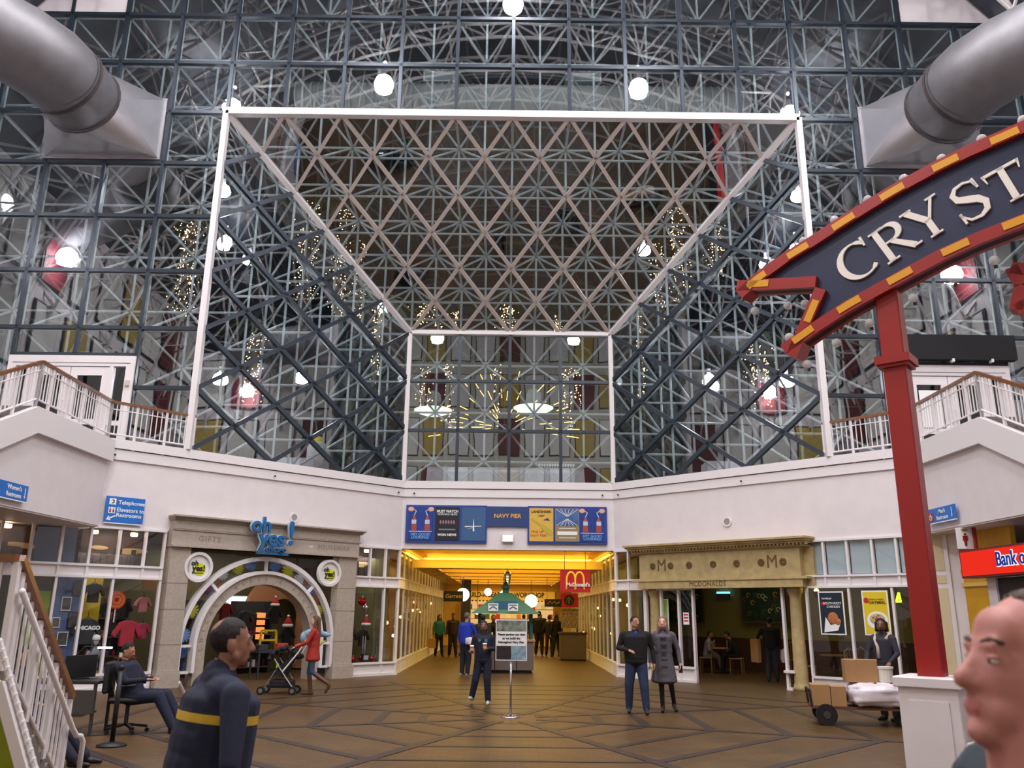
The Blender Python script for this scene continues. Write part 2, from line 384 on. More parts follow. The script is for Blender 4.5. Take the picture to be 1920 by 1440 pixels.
# ---------------- roof trusses of the hall
tubew = mat('white_tube', (206, 200, 198), .45)
def arch_rib(y, rin, rout, root, r=.06, n=22):
    P = lambda R, a: (R*math.cos(a), y, VZ+R*math.sin(a))
    A = [PI*(.09+.82*i/n) for i in range(n+1)]
    rib = MB().tube([P(rout, a) for a in A], r, 6).build('arch_rib', tubew, root)
    b2 = MB().tube([(P(rin, a)[0], y+1.0, P(rin, a)[2]) for a in A], r, 6)
    b2.build('arch_rib', tubew, root)
    w_ = MB()
    for i in range(n):
        a = (A[i]+A[i+1])/2; q = P(rin, a); 
        for e in (A[i], A[i+1]):
            for dy in (0, 2.0): 
                p = P(rout, e); w_.tube([(p[0], y+dy, p[2]), (q[0], y+1.0, q[2])], r*.75, 5)
    tag(w_.build('web_bars', tubew, root), kind='stuff')
tr = thing('roof_truss', 'white tubular space truss under the barrel roof of the hall', 'truss', (0, 0, 0))
for y in (-3, -1, 1, 3, 5, 7, 9, 11, 13, 15, 17): arch_rib(y, VR-1.9, VR-.5, tr)
pur = MB()
for i in range(3, 20):
    a = PI*i/22.; pur.tube([((VR-.5)*math.cos(a), -4, VZ+(VR-.5)*math.sin(a)), ((VR-.5)*math.cos(a), 19, VZ+(VR-.5)*math.sin(a))], .05, 5)
tag(pur.build('purlins', tubew, tr), kind='stuff')
# ================================================================== glazing
def LAT(x, d, zz): return Vector((x*MOD, YF+d*MOD, ZT+zz*MOD))
PANE = {}; MUL = {}
def pane_obj(key, poly, n, root, m=None):
    """one flat pane of glass from world corner points; alike panes share mesh data"""
    c = sum(poly, Vector())/len(poly)
    if key not in PANE:
        nn = Vector(n).normalized()*.006; q = len(poly); mb = MB()
        sh = [(p-c)*.975 for p in poly]
        mb.add([p-nn for p in sh]+[p+nn for p in sh], [tuple(range(q)), tuple(range(2*q-1, q-1, -1))]+[(i, q+i, q+(i+1) % q, (i+1) % q) for i in range(q)])
        PANE[key] = mb.mesh('pane', m or paneglass)
    return put('pane', PANE[key], root, c)
def mullion(key, a, b, up, w_, h, m, root, name='mullion'):
    c = (a+b)/2
    if key not in MUL: MUL[key] = MB().bar(a-c, b-c, w_, h, up).mesh(name, m)
    return put(name, MUL[key], root, c)
def dep(x, zz): return 0 if (zz >= -1e-6 or abs(x) >= 5-1e-6) else min(-zz, 5-abs(x), 3)
# ---- flat front plane
wf = thing('window_1', 'tall glazed front plane of square panes in dark mullions', 'window', kind='structure')
DOORC = {(i, k) for i in (-8, -7, 6, 7) for k in (-6, -5)}
NROW = 4
for i in range(-10, 10):
    for k in range(-6, NROW):
        if -5 <= i < 5 and k < 0: continue
        if (i < -8 or i >= 7) and k >= 2 and not (i == 7 and False): continue
        if (i, k) in DOORC: continue
        pane_obj('sq', [LAT(i, 0, k), LAT(i+1, 0, k), LAT(i+1, 0, k+1), LAT(i, 0, k+1)], (0, 1, 0), wf)
for i in (-8, -7, 6, 7):                      # short panes over the doors
    pane_obj('door_top', [Vector((i*MOD, YF, 8.05)), Vector(((i+1)*MOD, YF, 8.05)), LAT(i+1, 0, -4), LAT(i, 0, -4)], (0, 1, 0), wf)
for i in range(-10, 11):
    for k in range(-6, NROW):
        if -5 <= i <= 5 and k < 0: continue
        if (i <= -9 or i >= 8) and k >= 2: continue
        if i in (-7, 7) and k == -6: continue
        a, b = LAT(i, 0, k), LAT(i, 0, k+1)
        if i in (-7, 7) and k == -5: a = Vector((i*MOD, YF, 8.05)); mullion('vs', a, b, (0, 1, 0), .095, .12, darkmul, wf); continue
        mullion('v', a, b, (0, 1, 0), .095, .12, darkmul, wf)
for i in range(-10, 10):
    for k in range(-5, NROW+1):
        if -5 <= i < 5 and k <= 0: continue
        if (i < -8 or i >= 7) and k > 2: continue
        if i in (-8, -7, 6, 7) and k == -5: continue
        mullion('h', LAT(i, 0, k), LAT(i+1, 0, k), (0, 1, 0), .095, .12, darkmul, wf)
for i in (-8, -7, 6, 7): mullion('h', Vector((i*MOD, YF, 8.05)), Vector(((i+1)*MOD, YF, 8.05)), (0, 1, 0), .095, .12, darkmul, wf)
# ---- rhombic planes
def rhomb_face(root, to, inside, ar, br, n, w_, m, key, skip=None):
    """rhombic glazing on lattice nodes (a,b both whole or both half)"""
    nodes = []
    a0, a1 = ar; b0, b1 = br
    for ia in range(int(2*a0)-1, int(2*a1)+2):
        for ib in range(int(2*b0)-1, int(2*b1)+2):
            a, b = ia/2, ib/2
            if (ia-ib) % 2: # rhomb centre
                vs = [(a-.5, b), (a, b-.5), (a+.5, b), (a, b+.5)]
                ok = [inside(*v) for v in vs]
                if sum(ok) == 4: pane_obj(key+'4', [to(*v) for v in vs], n, root)
                elif sum(ok) == 3: 
                    kk = ok.index(False); pane_obj(key+'3%d' % kk, [to(*v) for v, o in zip(vs, ok) if o], n, root)
            elif (ia % 2) == (ib % 2) and inside(a, b):
                for s in (-1, 1):
                    q = (a+.5, b+.5*s)
                    mid = (a+.25, b+.25*s)
                    if inside(*q) and not (skip and skip(*mid)): mullion(key+'m%d' % s, to(a, b), to(*q), n, w_, .12, m, root)
ws = thing('window_2', 'sloping glazed plane of rhombic panes in taupe mullions', 'window', kind='structure')
eps = 1e-6
rhomb_face(ws, lambda x, d: LAT(x, d, -d), lambda x, d: -eps <= d <= 3+eps and abs(x) <= 5-d+eps, (-5, 5), (0, 3), (0, 1, 1), .1, taupe, 'slope', lambda x, d: abs(abs(x)-(5-d)) < eps)
for sx, nm in ((-1, 'window_3'), (1, 'window_4')):
    r_ = thing(nm, '%s slanting glazed plane of rhombic panes in dark mullions' % ('left' if sx < 0 else 'right'), 'window', kind='structure')
    rhomb_face(r_, lambda d, z, sx=sx: LAT(sx*(5-d), d, z), lambda d, z: -eps <= d <= 3+eps and -6-eps <= z <= -d+eps, (0, 3), (-6, 0), (-sx, -1, 0), .115, darkmul, 'side%d' % sx, lambda d, z: abs(z+d) < eps)
wb = thing('window_5', 'small square-paned glazed plane at the back of the niche', 'window', kind='structure')
for i in range(-2, 2):
    for k in range(-6, -3): pane_obj('sq', [LAT(i, 3, k), LAT(i+1, 3, k), LAT(i+1, 3, k+1), LAT(i, 3, k+1)], (0, 1, 0), wb)
for i in (-1, 0, 1):
    for k in range(-6, -3): mullion('v', LAT(i, 3, k), LAT(i, 3, k+1), (0, 1, 0), .095, .12, darkmul, wb)
for i in range(-2, 2):
    for k in (-5, -4): mullion('h', LAT(i, 3, k), LAT(i+1, 3, k), (0, 1, 0), .095, .12, darkmul, wb)
# ---- white edge members of the niche
wt = thing('trim_6', 'white edge beams framing the glazed niche', 'trim', kind='structure')
def edge(a, b, up, w_=.13, h=.16): MB().bar(a, b, w_, h, up).build('edge_beam', whitemetal, wt)
o_ = Vector((0, -.05, 0))
edge(LAT(-5, 0, 0)+o_, LAT(5, 0, 0)+o_, (0, 1, 0), .2, .2)
for sx in (-1, 1):
    edge(LAT(5*sx, 0, 0)+o_, LAT(5*sx, 0, -6)+o_, (0, 1, 0), .15, .2)
    edge(LAT(5*sx, 0, 0)+o_, LAT(2*sx, 3, -3)+o_, (0, 1, 1), .15, .15)
    edge(LAT(2*sx, 3, -3)+o_, LAT(2*sx, 3, -6)+o_, (0, 1, 0), .13, .14)
    for k in range(-6, 0):
        pass
edge(LAT(-2, 3, -3)+o_, LAT(2, 3, -3)+o_, (0, 1, 0), .13, .14)
# ================================================================== space frame behind the glass
def bcc():
    L0 = set(); N = []
    for ix in range(-21, 22):
        for iz in range(-12, 2*NROW+1):
            for id_ in range(0, 9):
                if not (ix % 2 == iz % 2 == id_ % 2): continue
                x, z, d = ix/2, iz/2, id_/2
                e = dep(x, z)
                if d < e-1e-6: continue
                if abs(x) > 8 and z > 2.6: continue
                if abs(d-e) < 1e-6: L0.add((ix, id_, iz))
                N.append((ix, id_, iz))
    Ns = set(N); L1 = set()
    for (a, b, c) in L0:
        for da in (-1, 1):
            for db in (-1, 1):
                for dc in (-1, 1):
                    q = (a+da, b+db, c+dc)
                    if q in Ns and q not in L0: L1.add(q)
    return L0, L1
L0, L1 = bcc(); ALLN = L0 | L1
OFF = Vector((0, .16, 0))
def npos(q): return LAT(q[0]/2, q[1]/2, q[2]/2)+OFF
chords, diags = [], []
DOORX = lambda p: 9.55 < abs(p.x) < 12.85 and p.z < 8.0
for q in ALLN:
    for v in ((2, 0, 0), (0, 2, 0), (0, 0, 2), (1, 1, 1), (1, 1, -1), (1, -1, 1), (1, -1, -1)):
        t = (q[0]+v[0], q[1]+v[1], q[2]+v[2])
        if t not in ALLN: continue
        mx_, mz_, md_ = (q[0]+t[0])/4, (q[2]+t[2])/4, (q[1]+t[1])/4
        if md_ < dep(mx_, mz_)-1e-6: continue
        flat = q in L0 and t in L0
        if flat and abs(v[0]) == 1: continue                       # the mullions themselves
        a, b = npos(q), npos(t)
        if DOORX((a+b)/2) and (a.y+b.y)/2 < YF+1.2: continue
        (chords if max(map(abs, v)) == 2 else diags).append((a, b))
sf = thing('space_frame', 'grey tubular space frame standing behind the hall glazing', 'space frame')
FOC = Vector((0, 22, 10))
def split(lst, n=300):
    lst.sort(key=lambda s: ((s[0]+s[1])/2-CAM).length); return lst[:n], lst[n:]
SM = {}
def strut(a, b, r, name, root):
    c = (a+b)/2; key = (name,)+tuple(round(v, 3) for v in (b-a))
    if key not in SM: SM[key] = MB().tube([a-c, b-c], r, 8, False).mesh(name, steel, True)
    return put(name, SM[key], root, c)
for lst, nm, r in ((chords, 'chord_tube', .036), (diags, 'diagonal_tube', .034)):
    one, rest = split(lst)
    for a, b in one: strut(a, b, r, nm, sf)
    mb = MB()
    for a, b in rest: mb.tube([a, b], r, 7, False)
    tag(mb.build(nm, steel, sf, True), kind='stuff')
nd = sorted((npos(q) for q in ALLN if not (DOORX(npos(q)))), key=lambda p: (p-CAM).length)
nm_ = MB().ell((0, 0, 0), .085, 8, 6).mesh('node_joint', mat('node_grey', (120, 130, 134), .45), True)
for p in nd[:300]: put('node_joint', nm_, sf, p)
mb = MB()
for p in nd[300:]: mb.ell(p, .085, 6, 4)
tag(mb.build('node_joint', MATS['node_grey'], sf, True), kind='stuff')
print('space frame', len(chords), len(diags), len(nd))
# ================================================================== lamps of the hall (placed where their mirror images show in the glass)
bellm = mat('lamp_bell', (235, 235, 240), .3, emit=0)
coolbulb = glow('lamp_bowl', (250, 246, 255), 90)
def highbay(name, label, p, power, s=.36, color=(1, .97, .98), group='bell lamps of the hall', hall=True):
    t = thing(name, label, 'lamp', p, group=group)
    MB().lathe([(.0, .62*s/.36), (s*.28, .62*s/.36), (s*.28, .35*s/.36), (s*.34, .33*s/.36)], 12).build('ballast', mat('lamp_cap', (150, 140, 150), .4), t)
    MB().lathe([(s*.34, .33*s/.36), (s*.8, .2*s/.36), (s, 0), (s*.97, -.12*s/.36), (s*.75, -.2*s/.36), (0, -.22*s/.36)], 16).build('bowl', coolbulb, t, True)
    zr = (VZ+math.sqrt((VR-.4)**2-p[0]**2) if hall else 6.5+math.sqrt(19.1**2-p[0]**2))-p[2]
    MB().tube([(0, 0, .6*s/.36), (0, 0, max(.8, zr))], .012, 5).build('hanger', darkgrey, t)
    if power: light('AREA', (0, 0, -.26), power*.8, color, .6, None, parent=t); light('POINT', (0, 0, .9), power*.5, color, .05, parent=t)
    return t
def mirrored(px, py, plane_y, yv):
    """hall position whose mirror image in the plane y=plane_y shows at the pixel, image at depth yv"""
    p = at_y(px, py, yv); return Vector((p.x, 2*plane_y-yv, p.z))
LAMPS = [(720, 157, YF, 27), (1197, 165, YF, 27), (436, 202, YF, 27), (1480, 215, YF, 27), (962, 6, YF, 24.5), (127, 482, YF, 26.8), (2, 380, YF, 23.8), (1785, 515, YF, 26.8),
         (820, 634, YB, 44), (1075, 637, YB, 44)]
words = ['high bell lamp left of the middle mirrored above the niche', 'high bell lamp right of the middle mirrored above the niche', 'bell lamp mirrored at the upper left corner of the niche', 'bell lamp mirrored at the upper right corner of the niche',
         'brightest lamp mirrored at the top middle of the glass', 'bell lamp mirrored in the left panes beside the palm lights', 'bell lamp mirrored at the left edge of the glass below the duct', 'bell lamp mirrored behind the red sign post on the right',
         'bell lamp mirrored under the niche top left of the middle', 'bell lamp mirrored under the niche top right of the middle']
for (px, py, pl, yv), wd in zip(LAMPS, words):
    q = mirrored(px, py, pl, yv); highbay('bell_lamp', wd, q, HALL_W*(.2 if px in (2, 127, 1785) else 1))
for x in (-7.5, 7.5):  # four unseen lamps added to light the hall
    for y, h in ((1, 17.5), (7, 17.5)):
        highbay('bell_lamp', 'unseen bell lamp added over the %s stairs of the hall, %s the viewer' % ('left' if x < 0 else 'right', 'right above' if y < 3 else 'in front of'), (x, y, h), HALL_W)
# ================================================================== the two air ducts
ductm = mat('galvanised_duct', (128, 126, 130), .5, metal=.6, noise=.15, nscale=3)
platem = mat('lamplit_plate', (200, 198, 204), .3, metal=.75, noise=.1, nscale=2)  # lighter than the duct: lamp glare put into the plate colour
seam = mat('duct_seam', (84, 70, 72), .5, metal=.3)
def duct(sx):
    t = thing('air_duct', 'large round metal air duct entering the glass at the upper %s' % ('left' if sx < 0 else 'right'), 'duct', (11.3*sx, YF, 14.62))
    # square-to-round transition, local coords
    hw, hh, R = 1.55, .9, .97
    y0, y1 = -.08, -1.45
    q = 8; crn = [(hw, hh), (-hw, hh), (-hw, -hh), (hw, -hh)]; sides = MB()
    rp = lambda a: (R*math.cos(a), y1, R*math.sin(a))
    for k in range(4):
        a0 = PI/2*k; (cx, cz), (nx, nz) = crn[k], crn[(k+1) % 4]; fan = [(cx, y0, cz)]+[rp(a0+PI/2*i/q) for i in range(q+1)]
        MB().add(fan, [(0, i, i+1) for i in range(1, q+1)]).build('corner_cone', platem, t, True)
        MB().add([(cx, y0, cz), (nx, y0, nz), rp(a0+PI/2)], [(0, 1, 2)]).build('side_plate', platem, t)
    MB().box(-hw-.06, hw+.06, -.08, .06, hh, hh+.06).box(-hw-.06, hw+.06, -.08, .06, -hh-.06, -hh).box(-hw-.06, -hw, -.08, .06, -hh, hh).box(hw, hw+.06, -.08, .06, -hh, hh).build('flange', mat('duct_flange', (150, 148, 152), .4, metal=.7), t)
    MB().box(-hw, hw, -.05, .1, -hh, hh).build('back_plate', darkgrey, t)
    # round part: short straight collar, elbow outwards, long run towards the viewer's side
    P = [Vector((0, y1, 0)), Vector((0, y1-.8, 0)), Vector((.1*sx, y1-1.35, .02)), Vector((.45*sx, y1-2.0, .06)), Vector((1.0*sx, y1-2.6, .1)), Vector((4.6*sx, y1-5.4, .35))]
    MB().tube([P[0], P[1]+Vector((0, -.3, 0))], R, 28, False).build('collar', ductm, t, True)
    MB().tube(P[1:5], R*1.02, 28, False).build('elbow', ductm, t, True)
    MB().tube(P[4:], R*1.03, 28, False).build('run', ductm, t, True)
    for a, b in ((P[0], P[1]), (P[1], P[2])):
        d = (b-a).normalized(); MB().tube([a-d*.04, a+d*.04], R*1.05, 28, False).build('seam_ring', seam, t, True)
duct(-1); duct(1)
# ================================================================== shop fronts below the terraces
def storefront(name, label, W, rot, xt, xl, x0, x1, skip=()):
    """white framed glazing: transom row 2.70-3.57, white band 2.44-2.70, tall panes 0.34-2.44, sill. x ranges in skip stay open"""
    t = thing(name, label, 'shop front', W(0, 0), rot, kind='structure')
    inskip = lambda x: any(a < x < b for a, b in skip)
    fr = .055
    def seg(xs, z0, z1, pane=True, m=shopglass):
        xs = sorted(xs)
        for a, b in zip(xs[:-1], xs[1:]):
            if inskip((a+b)/2): continue
            if pane: MB().box(a+fr/2, b-fr/2, .02, .03, z0, z1).build('pane', m, t)
            else: MB().box(a+fr/2, b-fr/2, .0, .03, z0, z1).build('spandrel_panel', whitemetal, t)
        for x in xs:
            if not inskip(x): MB().box(x-fr/2, x+fr/2, -.04, .05, z0, z1).build('mullion', whitemetal, t)
    seg(xt, 2.72, 3.55); seg(xt, 2.46, 2.70, False); seg(xl, .36, 2.44); seg(xl, .06, .34, False)
    ends = sorted([x0, x1]+[e for s in skip for e in s])
    for a, b in zip(ends[0::2], ends[1::2]):
        if b-a < .05: continue
        for z, h in ((3.55, .05), (2.70, .05), (2.44, .05), (.34, .05), (0, .07)):
            MB().box(a, b, -.06, .06, z-(0 if z == 0 else h/2), z+h/2+(h/2 if z == 0 else 0)).build('rail', whitemetal, t)
    return t
xl_ = [-10.6, -10.0, -9.4, -8.8, -8.2, -7.12]
storefront('window_6', 'white framed souvenir shop window left of the arch', WL, RL, [-10.6, -10.0, -9.4, -8.8, -8.17, -7.57, -7.12], xl_, -10.6, -7.1)
storefront('window_7', 'white framed souvenir shop window right of the arch', WL, RL, [-1.68, -1.1, -.55, -.05], [-1.68, -.55, -.05], -1.68, 0)
storefront('window_8', 'white framed restaurant window beside the corridor', WR, RR, [.05, .5, 1.05], [.05, .5, 1.05], 0, 1.05)
storefront('window_9', 'white framed restaurant window with two posters', WR, RR, [5.93, 6.45, 7.04, 7.64, 8.2, 8.75], [5.93, 6.99, 8.0, 8.75], 5.93, 8.75)
# lower glazing under the restaurant sign, open doorway at 2.7-5.3
t = thing('window_10', 'white framed glazed screen left of the restaurant doorway', 'window', WR(0, 0), RR, kind='structure')
for a, b in ((1.1, 1.62), (1.62, 2.2), (2.2, 2.66)):
    MB().box(a+.03, b-.03, .02, .03, .36, 2.4).build('pane', shopglass, t); MB().box(a+.03, b-.03, 0, .03, .06, .34).build('spandrel_panel', whitemetal, t)
for x in (1.1, 1.62, 2.2, 2.66): MB().box(x-.03, x+.03, -.05, .05, 0, 2.44).build('mullion', whitemetal, t)
for z in (.0, .34, 2.4): MB().box(1.07, 2.69, -.06, .06, z, z+.06).build('rail', whitemetal, t)
MB().box(5.25, 5.31, -.05, .05, 0, 2.44).build('mullion', whitemetal, t)
# frosted look of the upper right panes: pale blinds behind
for kb, (a, b) in enumerate(((5.95, 6.43), (6.47, 7.02), (7.06, 7.62), (7.66, 8.18), (8.22, 8.73))):
    tag(MB().box(a+.03, b-.03, .06, .075, 2.74, 3.53).build('roller_blind', mat('pale_blind', (168, 182, 186), .8), None, loc=WR(0, 0), rotz=RR),
        'pale grey-green blind in the upper right shop window, %s from the stone front' % ORD[kb], 'blind', 'blinds in the upper right panes')
# ---------------- souvenir shop portal
pt = thing('shop_portal', 'grey stone portal with a round arch of the souvenir shop', 'portal', WL(-4.42, 0), RL)
X = lambda x: x+4.07
for a, b in ((-6.68, -6.18), (-1.93, -1.33)):
    p = MB().box(X(a), X(b), -.2, .1, .3, 3.2).build('pilaster', stone, pt)
    for z in (.95, 1.75, 2.35): MB().box(X(a)-.003, X(b)+.003, -.204, .1, z, z+.012).build('joint', mat('joint_grey', (120, 110, 102), .9), p)
    MB().box(X(a)-.04, X(b)+.04, -.25, .1, 0, .32).box(X(a)-.02, X(b)+.02, -.23, .1, .32, .38).build('pilaster_base', stone, pt)
en = MB().box(X(-6.7), X(-1.3), -.22, .1, 3.2, 3.62).build('entablature', stone, pt)
MB().box(X(-6.68), X(-1.32), -.26, .1, 3.63, 3.84).build('entablature_upper', stone, pt)
mb = MB()
for z0, z1, o in ((3.2, 3.25, .3), (3.6, 3.635, .25), (3.84, 3.88, .3), (3.88, 3.91, .36), (3.91, 3.95, .42)):
    mb.box(X(-6.6)-o*.35, X(-1.35)+o*.35, -o, .1, z0, z1)
mb.build('cornice', stone, pt)
engr = mat('engraved_grey', (146, 135, 125), .9)
text('lettering', 'GIFTS', .19, engr, pt, (X(-5.75), -.225, 3.43), space=1.25)
text('lettering', 'SOUVENIRS', .17, engr, pt, (X(-2.15), -.225, 3.43), space=1.2)
C0 = (0, .93)
MB().ring(C0, 2.06, 2.16, -.14, .05, 0, PI, 40).box(-2.16, -2.06, -.14, .05, .3, .93).box(2.06, 2.16, -.14, .05, .3, .93).build('outer_arch', whitemetal, pt)
MB().ring(C0, 1.72, 1.8, -.2, .05, 0, PI, 40).box(-1.8, -1.72, -.2, .05, .3, .93).box(1.72, 1.8, -.2, .05, .3, .93).build('arch_rim', whitemetal, pt)
MB().ring(C0, 1.46, 1.72, -.12, .25, 0, PI, 40).box(-1.72, -1.46, -.12, .25, 0, .93).box(1.46, 1.72, -.12, .25, 0, .93).build('arch_ring', stone, pt)
for a in (45, 90, 135):
    c, s = math.cos(math.radians(a)), math.sin(math.radians(a))
    MB().bar((1.78*c, -.06, .93+1.78*s), (2.08*c, -.06, .93+2.08*s), .07, .07, (0, 1, 0)).build('spoke', whitemetal, pt)
for sx in (-1, 1):
    MB().box(*sorted((1.8*sx, 2.06*sx)), -.08, .02, .88, .94).build('spoke', whitemetal, pt)
    MB().box(*sorted((1.8*sx, 2.06*sx)), -.08, .02, .28, .34).build('spoke', whitemetal, pt)
word = 'CHICAGO GIFTS & SOUVENIRS'
for i, ch in enumerate(word):
    if ch == ' ': continue
    a = PI*(1.02-1.04*i/(len(word)-1)); me = text_mesh(ch, .12, .004); me.transform(Matrix.Rotation(PI/2-a, 4, 'Y'))
    me.materials.clear(); me.materials.append(engr); put('letter', me, pt, (1.59*math.cos(a), -.125, .93+1.59*math.sin(a)))
# glazing between the arches and above
mb = MB().ring(C0, 1.8, 2.06, 0, .01, 0, PI, 32); mb.build('fanlight_pane', shopglass, pt)
for sx in (-1, 1):
    pts = [(2.18*math.cos(a)*sx, .93+2.18*math.sin(a)) for a in [PI/2*i/12 for i in range(13)]]
    poly = pts+[(0, 3.2), (2.12*sx, 3.2), (2.12*sx, .93)]
    pz = [(0, 3.2), (2.12*sx, 3.2)]
    mb = MB()
    for i in range(12):
        p, q = pts[i], pts[i+1]; e = 2.14*sx
        mb.add([(p[0], .01, p[1]), (e, .01, p[1]), (e, .01, q[1]), (q[0], .01, q[1])], [(0, 1, 2, 3)])
    mb.build('corner_pane', shopglass, pt)
    MB().box(*sorted((1.8*sx, 2.06*sx)), 0, .01, .34, .88).build('side_pane', shopglass, pt)
disc = mat('disc_white', (226, 226, 224), .5); lime = mat('lime_print', (214, 214, 40), .5)
ohblue = mat('letter_blue', (24, 100, 160), .4)
for cx in (-6.3, -2.56):
    b = thing('round_sign', 'round white shop sign with yellow disc, %s of the arch' % ('left' if cx < -4 else 'right'), 'sign', WL(cx, -.16, 2.75), RL, 'round signs beside the arch')
    MB().ring((0, 0), .29, .36, -.06, .06, 0, 2*PI, 36).build('rim', whitemetal, b)
    MB().prism([(.3*math.cos(2*PI*i/28), .3*math.sin(2*PI*i/28)) for i in range(28)], -.0, .04).build('disc', disc, b)
    MB().prism([(.05+.15*math.cos(2*PI*i/20), -.05+.15*math.sin(2*PI*i/20)) for i in range(20)], -.012, 0).build('yellow_dot', lime, b)
    text('lettering', 'oh', .17, printblack, b, (-.09, -.02, .09), bold=.004); text('lettering', 'yes!', .2, printblack, b, (.02, -.02, -.03), bold=.006)
    MB().box(-.14, .14, -.02, -.012, -.15, -.13).build('underline', printblack, b)
b = thing('shop_sign', 'blue three-dimensional letter sign on the stone portal', 'sign', WL(-4.55, -.5, 3.57), RL)
for nm, ext, m, dy in (('letter_edge', .03, mat('letter_edge', (190, 205, 215), .4), .03), ('lettering', .03, ohblue, -.03)):
    bo = .03 if dy > 0 else .012
    text(nm, 'oh', .52, m, b, (-.35, dy, .28), ext=ext, bold=bo); text(nm, 'yes', .56, m, b, (-.02, dy, -.04), ext=ext, bold=bo); text(nm, '!', .86, m, b, (.52, dy, .1), ext=ext, bold=bo)
    text(nm, 'chicago', .2, m, b, (.1, dy, -.31), ext=ext, bold=bo*.3)
MB().bar((-.42, 0, -.42), (.48, 0, -.42), .06, .05).build('underline', ohblue, b)
MB().tube([(0, .02, -.1), (0, .3, -.1)], .03, 6).build('bracket', darkgrey, b)
# ---------------- inside the souvenir shop
shopwall = mat('shop_olive', (112, 104, 72), .8)
def shop_box(W, rot, x0, x1, y1, m, names, lab, ys=.12):
    o = tag(MB().box(x0, x1, y1, y1+.1, 0, 3.56).build(names[0], m, None, loc=W(0, 0), rotz=rot), 'back wall of the %s' % lab, 'wall', kind='structure')
    tag(MB().box(x0, x1, .1, y1+.1, 3.57, 3.66).build(names[1], mat('shop_ceiling', (120, 112, 104), .8), None, loc=W(0, 0), rotz=rot), 'ceiling of the %s' % lab, 'ceiling', kind='structure')
    for k, x in ((2, x0), (3, x1-.1)):
        tag(MB().box(x, x+.1, ys if k == 2 else .12, y1-.002, 0, 3.555).build(names[k], m, None, loc=W(0, 0), rotz=rot), '%s side wall of the %s' % ('near' if k == 2 else 'far', lab), 'wall', kind='structure')
shop_box(WL, RL, -11.5, -.3, 4.2, shopwall, ('wall_shop_back', 'ceiling_shop', 'wall_shop_near', 'wall_shop_far'), 'souvenir shop')
MUR = mat('mural_mauve', (104, 84, 84), .8, noise=.5, nscale=1.2)
def mural(x0, x1, seed, label):
    t = thing('skyline_mural', label, 'mural', WL(0, 0), RL, 'skyline murals over the shop windows'); rnd = random.Random(seed)
    MB().box(x0, x1, .75, .8, 2.6, 3.53).build('backdrop', MUR, t)
    x = x0+.02
    mb = MB(); lit = MB()
    while x < x1-.1:
        w_ = rnd.uniform(.06, .18); h = rnd.uniform(.12, .42); mb.box(x, min(x+w_, x1), .72, .75, 2.6, 2.74+h); x += w_+rnd.uniform(0, .05)
    tag(mb.build('skyline', mat('skyline_grey', (74, 66, 66), .8, noise=.4, nscale=9), t), kind='stuff')
    cl = MB()
    for i in range(5): cl.ell((rnd.uniform(x0+.2, x1-.2), .74, rnd.uniform(3.0, 3.15)), (.22, .01, .05), 10, 6)
    cl.build('cloud', mat('cloud_cream', (214, 186, 140), .8), t)
mural(-11.4, -9.5, 1, 'dusk skyline mural at the far left transom'); mural(-8.75, -7.2, 2, 'dusk skyline mural over the window left of the arch'); mural(-1.4, -.5, 3, 'dusk skyline mural over the window right of the arch')
tag(MB().box(-9.75, -8.93, .5, .6, 2.5, 3.55).build('column_panel', mat('slate_blue', (70, 78, 110), .7), None, loc=WL(0, 0), rotz=RL), 'slate blue panel between the transom murals', 'panel')
tag(MB().box(-9.28, -8.7, .45, .55, 0, 2.45).build('display_wall', mat('display_blue', (86, 104, 150), .7, noise=.2, nscale=2), None, loc=WL(0, 0), rotz=RL), 'blue display wall panel behind the left shop window', 'panel')
tag(MB().box(-9.72, -9.3, .5, .6, .3, 2.12).build('colour_board', mat('lime_panel', (150, 176, 30), .7, noise=.2, nscale=2), None, loc=WL(0, 0), rotz=RL), 'lime green display panel at the far left shop window', 'panel')
tag(MB().box(-8.7, -7.9, 1.4, 1.5, 1.3, 2.5).build('colour_board', mat('sun_panel', (214, 184, 30), .7), None, loc=WL(0, 0), rotz=RL), 'bright yellow display panel behind the hanging shirts', 'panel')
SHIRT = [(-.2, -.36), (.2, -.36), (.2, .12), (.34, -.12), (.44, -.05), (.26, .3), (.09, .36), (-.09, .36), (-.26, .3), (-.44, -.05), (-.34, -.12), (-.2, .12)]
def shirt(x, y, z, s, rgb, label, printed=None, grp=None):
    t = thing('hanging_shirt', label, 'shirt', WL(x, y, z), RL, grp)
    MB().prism([(a*s, b*s) for a, b in SHIRT], -.05, .05).build('shirt', mat('cloth_%d_%d_%d' % rgb, rgb, .9, noise=.2), t, bevel=.015)
    MB().tube([(-.3*s, 0, .26*s), (0, 0, .4*s), (.3*s, 0, .26*s), (-.3*s, 0, .26*s)], .012, 5).build('hanger', darkgrey, t)
    MB().tube([(0, 0, .4*s), (0, 0, .55*s)], .008, 5).build('hook', darkgrey, t)
    if printed: text('print', printed, .15*s, printwhite, t, (0, -.056, .1*s), ext=.003, bold=.006)
shirt(-8.5, .35, 1.25, .78, (52, 54, 60), 'dark grey hooded shirt with white lettering in the left shop window', 'CHICAGO')
shirt(-7.6, .35, 1.2, .8, (176, 44, 60), 'coral red hooded shirt hanging in the left shop window', None)
shirt(-7.62, .9, 1.75, .7, (40, 34, 34), 'black patterned shirt above the coral hoodie', None)
shirt(-7.25, .5, 1.85, .5, (190, 120, 120), 'pink striped garment beside the stone pilaster', None)
shirt(-7.22, .45, 1.25, .5, (180, 60, 90), 'pink garment below the striped one beside the pilaster', None)
shirt(-8.3, .8, 2.1, .6, (30, 30, 34), 'black shirt hanging before the yellow panel', None)
